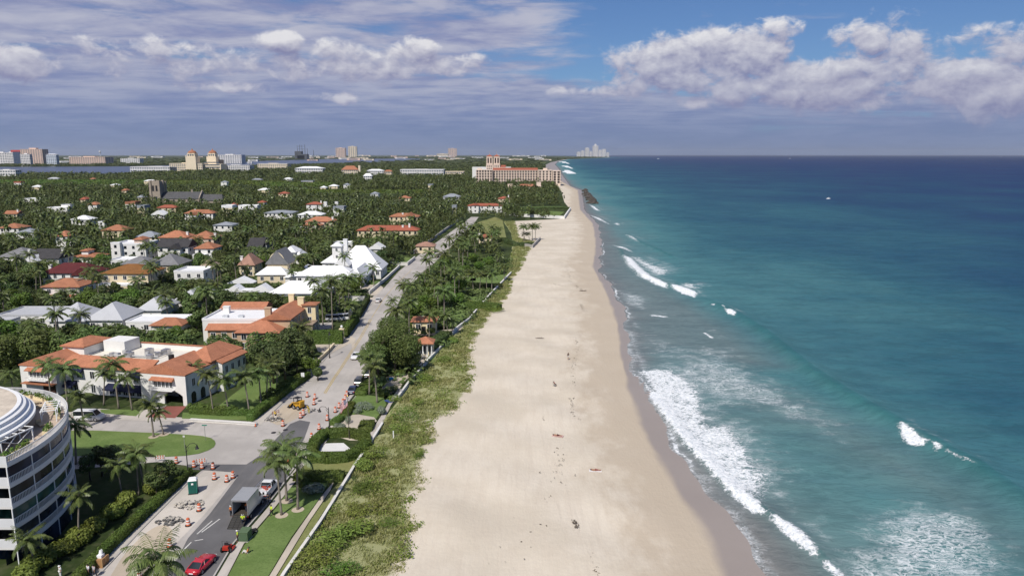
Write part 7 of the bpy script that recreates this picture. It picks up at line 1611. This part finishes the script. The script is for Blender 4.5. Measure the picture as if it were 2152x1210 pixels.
for (px, py, w, h, lab) in ((852,880,9,2.4,'large bright sea grape mound by the plaza wall'),(800,958,7,2.2,'dark sea grape mound hugging the sea wall'),(770,985,5,1.8,'sea grape mound behind the white wall, below the ring hedge'),(846,906,6,1.5,'sea grape mound right of the white marker post'),(690,1140,8,2.2,'big dark sea grape mound beside the nearest wall stretch'),(740,1120,7,1.9,'sea grape mound spreading onto the dune grass'),(660,1195,8,2.2,'sea grape mound at the bottom edge of the dune'),(716,1205,6,1.6,'bright sea grape mound at the bottom, beside dune grass'),
    (772,1028,5.5,.9,'bright yellow-green creeper mat in a sandy gap'),(817,1108,4,1.1,'small yellow-green shrub on the outer dune'),(880,962,3,1.0,'small yellow-green shrub near the dune edge'),(832,842,4,1.2,'sea grape patch beside the white wall stretch'),(890,800,6,1.4,'green dune shrub beyond the small lawn'),(930,760,5,1.4,'green dune shrub near the pavilion wall'),(955,720,5,1.6,'dune shrub below the cream pavilion steps'),(878,846,5,1.3,'sea grape patch in the middle of the dune grass'),(1040,655,8,1.6,'green creeper tongue spilling over the far sea wall'),(760,1075,6,1.3,'loose green shrub amid the pale dune grass')): shrub(px, py, w, h, lab, GRAPE if 'bright' not in lab and 'yellow' not in lab else LEAFY, .16, 900)
for q, h, w, lab in (([(-40,387),(150,387),(318,387)], 7, 14, 'very long clipped hedge crossing the far woods left of the church'), ([(345,386.5),(480,387),(600,388)], 6, 14, 'long clipped hedge crossing the far woods behind the church'), ([(545,391),(640,392),(700,392)], 6, 12, 'long clipped hedge line by the far golf grounds'), ([(640,405),(760,406),(900,406)], 4, 9, 'faint clipped hedge line in the middle woods')):
    hedge(q, h, w, lab, HEDGEL, 1.5, .9); KEEP.append((q[0][0], q[0][1]-hgt(q[0][1]-4,1000)*0-5, q[-1][0], q[-1][1]-1, G(300, q[0][1])[1]))
# ---------------------------------------------------------------- dune plants nobody could count
rg = np.random.default_rng(11)
def tufts(n, d0, d1, pw, size):
    d = d0+(d1-d0)*rg.random(n)**pw; a = inX(d)+.5; b = vegX(d); u = rg.random(n); x = a+(b-a)*u
    nz = np.sin(x*.9+d*.31)+np.sin(d*.77-x*.4)+np.sin(x*.33+d*1.7)*.7+rg.normal(size=n)*.7
    edge = np.clip((b-x)/2.2, 0, 1); k = (nz > -1.3+1.9*(1-edge)) & (b > a+.8); return x[k], d[k], size*(.55+.6*rg.random(k.sum()))*(.45+.55*edge[k])
def blades(x, y, s, per=7):
    n = len(x)*per; X_ = np.repeat(x, per)+rg.normal(size=n)*.22; Y_ = np.repeat(y, per)+rg.normal(size=n)*.22; S = np.repeat(s, per)*(.6+.7*rg.random(n)); a = rg.random(n)*2*PI; ln = .25+.55*rg.random(n)
    tip = np.stack([X_+np.cos(a)*ln*S+.18*S, Y_+np.sin(a)*ln*S+.1*S, S*(.9-.35*ln)], 1); base = np.stack([X_, Y_, np.zeros(n)], 1); w = np.stack([-np.sin(a), np.cos(a), np.zeros(n)], 1)*(.035+.03*rg.random((n,1)))*np.clip(np.repeat(y, per)/110, 1, 4)[:,None]
    m = base*.45+tip*.55+np.array([0,0,1])*(.12*S)[:,None]
    V = np.stack([base-w, base+w, m+w, tip, m-w], 1); V4 = np.stack([base-w, base+w, m+w*.9, m-w*.9, tip], 1)
    return np.stack([V4[:,0], V4[:,1], V4[:,4], V4[:,3]], 1).reshape(-1, 3)
x, y, s = tufts(13000, 70, 330, 1.5, .6); V = blades(x, y, s, 8); x, y, s = tufts(3500, 300, 640, 1.0, .8); V = np.concatenate([V, blades(x, y, s*1.2, 6)])
o = link('dune_grass', np_mesh('dune_grass', V, np.arange(len(V)).reshape(-1, 4)), OATS); tag(o, 'pale sea oats and dune grass between the sea wall and the sand', 'grass', kind='stuff')
x, y, s = tufts(8000, 70, 640, 1.5, 1.0); n = len(x)*10; X_ = np.repeat(x, 10)+rg.normal(size=n)*.4; Y_ = np.repeat(y, 10)+rg.normal(size=n)*.45; nz_ = np.sin(X_*.5+Y_*.23)+np.sin(Y_*.41-X_*.7); k = nz_ > -.25; Pn = np.stack([X_, Y_, .05+.28*rg.random(n)*np.clip(nz_+.4, .15, 1.2)], 1)[k]
V, Fq = cards(Pn, rg.normal(size=Pn.shape)*.6+np.array([0,0,1]), .12+.12*rg.random(len(Pn)), rg); o = link('ground_cover', np_mesh('ground_cover', V, Fq), GRAPE); tag(o, 'low green creeper leaves covering patches of the dune', 'ground cover', kind='stuff')
# ---------------------------------------------------------------- surveyed trees
def palm_px(bx, by, cy, k=None, tilt=0):
    x, d = G(bx, by); h = max(3.2, hgt(cy, d)); return palm(x, d, h, k=k)
for q in [(165,1135,1042),(78,1198,1128),(258,1050,972),(305,1034,948),(292,1040,955),(160,975,893),(178,900,832),(323,918,850),(344,913,862),(27,820,785),(107,836,764),(143,858,775),(218,851,783),(250,858,764),(278,862,791),(412,834,770),(449,868,783),(481,868,796),(524,864,790),(549,853,782),(560,843,772),(570,833,766),(581,824,762),
          (592,1082,972),(603,1052,940),(626,1070,958),(776,828,750),(793,846,768),(785,813,754),(1101,508,476),(1103,507,491),(1113,507,491),(1119,505,475),(1125,505,475),(1047,509,481),(1040,512,488),(980,610,575),(995,610,574),(1008,610,576),(1023,610,577),(1033,613,576),(965,612,580),(942,707,662),(902,709,660),(951,703,672),
          (679,683,610),(725,665,608),(743,582,546),(786,602,562),(699,692,592),(852,646,596),(690,655,600),(712,650,606),(664,640,590),(735,690,640),(848,640,605),(830,668,630),(884,612,578),(900,605,576),(920,600,572),(940,598,570),(870,640,612),(1060,592,560),(1050,560,535)]: palm_px(*q)
o = palm_px(334, 1420, 1182); o.name = 'palm_tree'
for q in [(210,765),(300,765)]: pass
# the feathery tree at the kerb and its neighbours
CAS_M = []
for i, (px, py, h, r) in enumerate(((795,792,11.5,4.6),(832,788,12.2,5.2),(822,770,13.0,4.8),(858,782,8.5,3.6))):
    x, d = G(px, py); o = thing('feathery_tree', ('tall feathery tree shading the kerb by the black parked car','broad feathery tree beside the sandy patio','tallest feathery tree behind the kerbside pair','smaller feathery tree next to the columned pavilion')[i], 'tree', (x, d, 0))
    link('crown', crown_mesh('feathery_crown', 70+i, r, h*.8, h*.56, 17, 7500, .2, .75, .8), CASU, o); tree_trunk(30+i, h, .3, 5, r*.7).build('trunk', WOODBARK, o, True)
for q in ((575,806,8,4),(600,800,9,5),(625,790,8,1),(644,786,7,0),(560,790,8.5,4),(610,770,9,5),(585,775,8,0),(640,762,7,1)): x, d = G(q[0], q[1]); tree(x, d, q[2], q[3])
for q in ((330,1046,5,0),(352,1022,4.2,1),(215,1000,5,4),(190,1010,4.6,4),(240,990,4.2,5)): x, d = G(q[0], q[1]); tree(x, d, q[2], q[3])
for q in ((652,790,4.5,2),(668,800,3.4,3)): x, d = G(q[0], q[1]); tree(x, d, q[2], q[3])
# ---------------------------------------------------------------- trees filling the island
KB = np.array(KEEP); 
def in_flats(x, y):
    for pg in FLATS:
        if pg[:,0].min() <= x <= pg[:,0].max() and pg[:,1].min() <= y <= pg[:,1].max() and inside(np.array([x]), np.array([y]), pg)[0]: return True
    return False
def in_foot(x, y, m):
    for cx, cy, w, d, rz in FOOT:
        dx, dy = x-cx, y-cy
        if abs(dx) > 60 and w < 90: continue
        c, s = math.cos(-rz), math.sin(-rz); u, v = dx*c-dy*s, dx*s+dy*c
        if abs(u) < w/2+m and abs(v) < d/2+m: return True
    return False
def hides(x, y, h, r, lim):
    a = P(x-r, y, h); b = P(x+r, y, h*.35); A = (b[0]-a[0])*(b[1]-a[1]); k = KB[KB[:,4] > y-1]
    ov = np.clip(np.minimum(b[0], k[:,2])-np.maximum(a[0], k[:,0]), 0, None)*np.clip(np.minimum(b[1], k[:,3])-np.maximum(a[1], k[:,1]), 0, None)
    return (ov.max() if len(ov) else 0) > lim*A
def road_x(d): return np.interp(d, RD, RX)
rq = sorted([G(a, b)[::-1] for a, b in [(205,1210),(400,1008),(560,878),(640,800),(700,735),(742,684),(782,636),(806,606),(838,570),(880,536),(930,500),(966,474),(990,456),(1000,445)]]); RD = [q[0] for q in rq]; RX = [q[1] for q in rq]
rq = sorted([G(a, b)[::-1] for a, b in [(448,1210),(607,998),(722,856),(786,745),(806,690),(836,640),(880,582),(918,548),(958,508),(990,478),(1010,450)]]); RD2 = [q[0] for q in rq]; RX2 = [q[1] for q in rq]
rt = random.Random(33); nP = len(PALM_OBJS); nT = len(TREE_OBJS)+4; d = 152.0; NPM, NTM = 296, 296; LIMD = None; LOW = []
while d < 900:
    step = 5.9+(d-150)*.012; x = -(.74*d+18)
    while x < inX(d)-3:
        xx, yy = x+rt.uniform(-2.6,2.6), d+rt.uniform(-2.8,2.8); x += step*rt.uniform(.8,1.3)
        west = xx < np.interp(yy, RD, RX)-5; east = xx > np.interp(yy, RD2, RX2)+3.5 and xx < inX(yy)-2.5 and yy > 176
        if not (west or east) or (west and yy < 178 and xx > -130): continue
        if in_flats(xx, yy): continue
        pal = rt.random() < (.36 if west else .36)
        if pal and nP < NPM:
            h = rt.uniform(6.5, 11.5)
            if in_foot(xx, yy, 1.0): continue
            for h in (h, 6.0, 4.2):
                if not hides(xx, yy, h+1, 2.8, .22): palm(xx, yy, h); nP += 1; break
        elif nT < NTM:
            h = rt.uniform(5, 9.5) if west else rt.uniform(2.6, 5.2)
            if in_foot(xx, yy, 1.6): continue
            for h in (h, 4.2, 2.4):
                if not hides(xx, yy, h, h*.45, .15): tree(xx, yy, h, k=None if west else rt.choice([2,2,2,0])); nT += 1; break
    d += step*.92
    if LIMD is None and (nP >= NPM or nT >= NTM): LIMD = d
    if nP >= NPM and nT >= NTM: break
LIMD = LIMD or d; print('trees individually out to', round(LIMD), 'palms', nP, 'trees', nT)
# ---------------------------------------------------------------- the far wood: trees past counting, one object
def template(seed, n, leaf, flat=.8):
    rg_ = np.random.default_rng(seed); bl = [((rg_.normal()*.3, rg_.normal()*.3, .55+.2*rg_.normal()*.5), (.34+.15*rg_.random(),)*2+(.32*flat,)) for _ in range(5)]
    Pt, dd = blob_points(bl, n, rg_, .4); Pt[:,2] = np.clip(Pt[:,2], .06, None); V, Fq = cards(Pt, dd+rg_.normal(size=dd.shape)*.45+np.array([0,0,.4]), leaf*(.7+.6*rg_.random(len(Pt))), rg_); return V
def palm_template(seed):
    rg_ = np.random.default_rng(seed); V = []
    for i in range(11):
        a = i*2.4+rg_.random()*.5; e = 1.0-1.7*i/11; p = np.array([0,0,1.0]); w = np.array([-math.sin(a), math.cos(a), 0])*.075
        for j in range(3):
            q = p+np.array([math.cos(a)*math.cos(e)*.13, math.sin(a)*math.cos(e)*.13, math.sin(e)*.10]); wn = w*(1.1, .9, .3)[j]; V += [p-w, p+w, q+wn, q-wn]; p = q; w = wn; e -= .55
    for s in (0, 1): t_ = np.array([.012*(1-s), .012*s, 0]); V += [-t_, t_, t_+np.array([0,0,1]), -t_+np.array([0,0,1])]
    return np.array(V)
def visible_wood(x, y, h, r):
    A = np.array([P(a, b, c) for a, b, c in zip(x, y, h)]); s = F*r/np.maximum(1, y); k = np.ones(len(x), bool)
    for x0, y0, x1, y1, dd in KB: k &= ~((A[:,0]+s*.6 > x0) & (A[:,0]-s*.6 < x1) & (A[:,1]+s*1.5 > y0+.8) & (A[:,1] < y1-(y1-y0)*.12) & (y < dd+2))
    for cx, cy, w, d_, rz in FOOT: k &= ~((np.abs(x-cx) < w/2+r*.5) & (np.abs(y-cy) < d_/2+r*.5))
    return k
TB = [template(i, 60, .13) for i in range(6)]; TM = [template(20+i, 26, .2) for i in range(5)]; TF = [template(40+i, 12, .34) for i in range(4)]; TP = [palm_template(i) for i in range(5)]
WOODV = []
def plant_wood(d0, d1, sp, hr, rr, T, palmy, wk=.98, to=None):
    n_d = int((d1-d0)/sp); X_ = []; Y_ = []
    for i in range(n_d):
        y = d0+(i+.5)*sp; a, b = -(wk*y+40), (float(inX(y))-6 if to is None else -(to*y+22)); k = max(0, int((b-a)/sp)); 
        X_.append(a+(np.arange(k)+.5+rg.uniform(-.45,.45,k))*sp); Y_.append(y+rg.uniform(-.5,.5,k)*sp)
    X_ = np.concatenate(X_); Y_ = np.concatenate(Y_); h = rg.uniform(*hr, len(X_)); r = rg.uniform(*rr, len(X_))
    k = visible_wood(X_, Y_, h, r); rd_, rd2 = np.interp(Y_, RD, RX), np.interp(Y_, RD2, RX2); k &= ~((Y_ < 660) & (X_ > rd_-4) & (X_ < rd2+3))
    k &= ~(inside(X_, Y_, poly_w([(-500,374),(0,372),(100,371),(200,371),(270,370),(300,362),(440,354),(560,350.5),(700,347),(800,343.5),(900,337.5),(880,333.2),(700,334.5),(560,338),(420,346),(290,349.5),(150,350.5),(0,351),(-500,351)], 0)))
    for q in ([(1084,454),(1176,455),(1190,441),(1080,443)], [(1060,442),(1200,442),(1196,432),(1100,434)], [(985,500),(996,468),(1045,455),(1066,470),(1066,505)]): k &= ~inside(X_, Y_, poly_w(q, 0))
    for q in ([(100,392),(420,391),(700,396),(560,402),(200,400)], [(880,378),(985,382),(1000,388),(900,386)]): k &= ~(inside(X_, Y_, poly_w(q, 0)) & (rg.random(len(X_)) < .75))
    X_, Y_, h, r = X_[k], Y_[k], h[k], r[k]; pm = (rg.random(len(X_)) < palmy) & (Y_ < 1500)
    for j in range(len(X_)):
        a = rg.random()*6.28; c, s = math.cos(a), math.sin(a); v = (TP[j % 5] if pm[j] else T[j % len(T)])
        sx = (8.5 if pm[j] else r[j]*1.5)*(rg.uniform(.85,1.2)); sz = h[j]*(1.25 if pm[j] else 1.1)
        WOODV.append((np.stack([(v[:,0]*c-v[:,1]*s)*sx+X_[j], (v[:,0]*s+v[:,1]*c)*sx+Y_[j], v[:,2]*sz], 1), pm[j]))
plant_wood(100, LIMD, 7.5, (5, 9.5), (2.8, 4.6), TB, .2, 1.1, .76); plant_wood(LIMD, 760, 6.8, (4.5, 9.5), (2.6, 4.4), TB, .26); plant_wood(760, 1500, 9.5, (5, 11), (4, 6.5), TM, .15); plant_wood(1500, 3600, 19, (6, 13), (8, 13), TM, 0); plant_wood(3600, 14000, 85, (8, 16), (34, 60), TF, 0)
for nm, flag, m, lab in (('far_wood', False, LEAF, 'dense leafy woods spreading across the island to the horizon'), ('far_palm_grove', True, PALML, 'distant palms rising from the island woods')):
    V = np.concatenate([v for v, p in WOODV if bool(p) == flag]); o = link(nm, np_mesh(nm, V, np.arange(len(V)).reshape(-1, 4)), m); tag(o, lab, 'woods', kind='stuff'); print(nm, len(V)//4)
# undergrowth between the individual trees
n = 9000; y = 150+(LIMD-150)*rg.random(n)**.9; x = -(.75*y+20)+(inX(y)+.75*y+20)*rg.random(n); k = np.array([not (np.interp(b, RD, RX)-5 < a < np.interp(b, RD2, RX2)+3) and not in_flats(a, b) and not in_foot(a, b, .8) and not (a > -130 and b < 178 and a < -40) for a, b in zip(x, y)]); x, y = x[k], y[k]
Vs = []
for j in range(len(x)):
    h = rg.uniform(.7, 2.3); 
    if hides(x[j], y[j], h, 1.6, .3): h = .5
    v = TM[j % 5]; s = rg.uniform(2.2, 4.2); a = rg.random()*6.28; c, q = math.cos(a), math.sin(a); Vs.append(np.stack([(v[:,0]*c-v[:,1]*q)*s+x[j], (v[:,0]*q+v[:,1]*c)*s+y[j], v[:,2]*h*1.2], 1))
V = np.concatenate(Vs); o = link('undergrowth', np_mesh('undergrowth', V, np.arange(len(V)).reshape(-1, 4)), LEAF); tag(o, 'low bushes and undergrowth between the houses and trees', 'undergrowth', kind='stuff')
# ---------------------------------------------------------------- labels: each repeat told apart by the landmark it stands by
ORD = ['first','second','third','fourth','fifth','sixth','seventh','eighth','ninth','tenth','eleventh','twelfth','thirteenth','fourteenth','fifteenth','sixteenth','seventeenth','eighteenth','nineteenth','twentieth']
def tell_apart(objs, noun, refs, group, cat):
    b = {}
    for o in objs:
        x, y = o.location.x, o.location.y; r = min(refs, key=lambda q: math.hypot(q[0]-x, (q[1]-y)*.8)); dx, dy = x-r[0], y-r[1]
        rel = ('right of' if dx > 0 else 'left of') if abs(dx) > abs(dy)*.8 else ('behind' if dy > 0 else 'before')
        b.setdefault((rel, r[2]), []).append(o)
    for (rel, ref), L in b.items():
        L.sort(key=lambda o: P(o.location.x, o.location.y, 2)[0])
        for i, o in enumerate(L):
            n = len(L)
            o['label'] = ('single %s %s %s' % (noun, rel, ref)) if n == 1 else '%s %s of %d from left, %s %s' % (noun, ORD[i] if i < 20 else '%dth' % (i+1), n, rel, ref)
            o['category'] = cat; o['group'] = group
        
LR = REFS+[(*G(815,780), 'the feathery tree'), (*G(600,1065), 'the box truck lawn'), (*G(340,915), 'the oval lawn'), (*G(1110,505), 'the beach retaining wall'), (*G(1000,605), 'the far beach lawn'), (*G(560,830), 'the villa side lawn'), (*G(785,830), 'the parked navy sedan')]
tell_apart(PALM_OBJS, 'coconut palm', LR, 'coconut palms across the island', 'palm tree'); tell_apart(TREE_OBJS, 'leafy tree', LR, 'leafy trees across the island', 'tree')
tell_apart(DRUMS, 'striped traffic drum', [(*G(640,858), 'the skid loader'), (*G(720,845), 'the flagpole kerb'), (*G(672,895), 'the bell street lamp'), (*G(440,985), 'the oval lawn tip'), (*G(470,1008), 'the portable toilet'), (*G(395,1080), 'the rubble heaps'), (*G(357,1150), 'the red coupe'), (*G(320,972), 'the condo garden palms'), (*G(606,980), 'the lawn palms')], 'striped drums around the road works', 'traffic drum')
far1 = [o for o in bpy.data.objects if o.get('far') == 1]; far2 = [o for o in bpy.data.objects if o.get('far') == 2]
FR = [(r[0], r[1], r[2]) for r in REFS if r[1] > 1500]; tell_apart(far1, 'pale low building', FR, 'low buildings of the far town', 'building')
tell_apart(far2, 'small far house', [r for r in REFS if 420 < r[1] < 1700], 'small houses in the far woods', 'house')
for o in far1+far2: del o['far']
seen = {}
for o in [q for q in bpy.data.objects if q.parent is None and q.get('label')]:
    seen.setdefault(o['label'], []).append(o)
for k, L in seen.items():
    if len(L) > 1 and not L[0].get('group'): print('SAME', k, len(L))
for o in [q for q in bpy.data.objects if q.parent is None and q.get('label') and len(q['label'].split()) > 16]: o['label'] = o['label'].replace(' of %s from left,' % o['label'].split(' of ')[1].split(' ')[0], ' from left,') if ' from left,' in o['label'] else ' '.join(o['label'].split()[:16])
# ---------------------------------------------------------------- the air between here and the far shore
hz_ = MB().box(-42000, 42000, -400, 42000, -2.5, 300).build('haze', [])
hm_ = bpy.data.materials.new('sea_air'); hm_.use_nodes = True; nt = hm_.node_tree; nt.nodes.remove(nt.nodes['Principled BSDF'])
pv = nt.nodes.new('ShaderNodeVolumePrincipled'); pv.inputs['Color'].default_value = (.80, .86, .95, 1); pv.inputs['Density'].default_value = 2.2e-5; pv.inputs['Anisotropy'].default_value = .2
nt.links.new(pv.outputs[0], nt.nodes['Material Output'].inputs['Volume']); hz_.data.materials.append(hm_); tag(hz_, 'thin bluish sea haze over the whole coast', 'haze', kind='stuff')
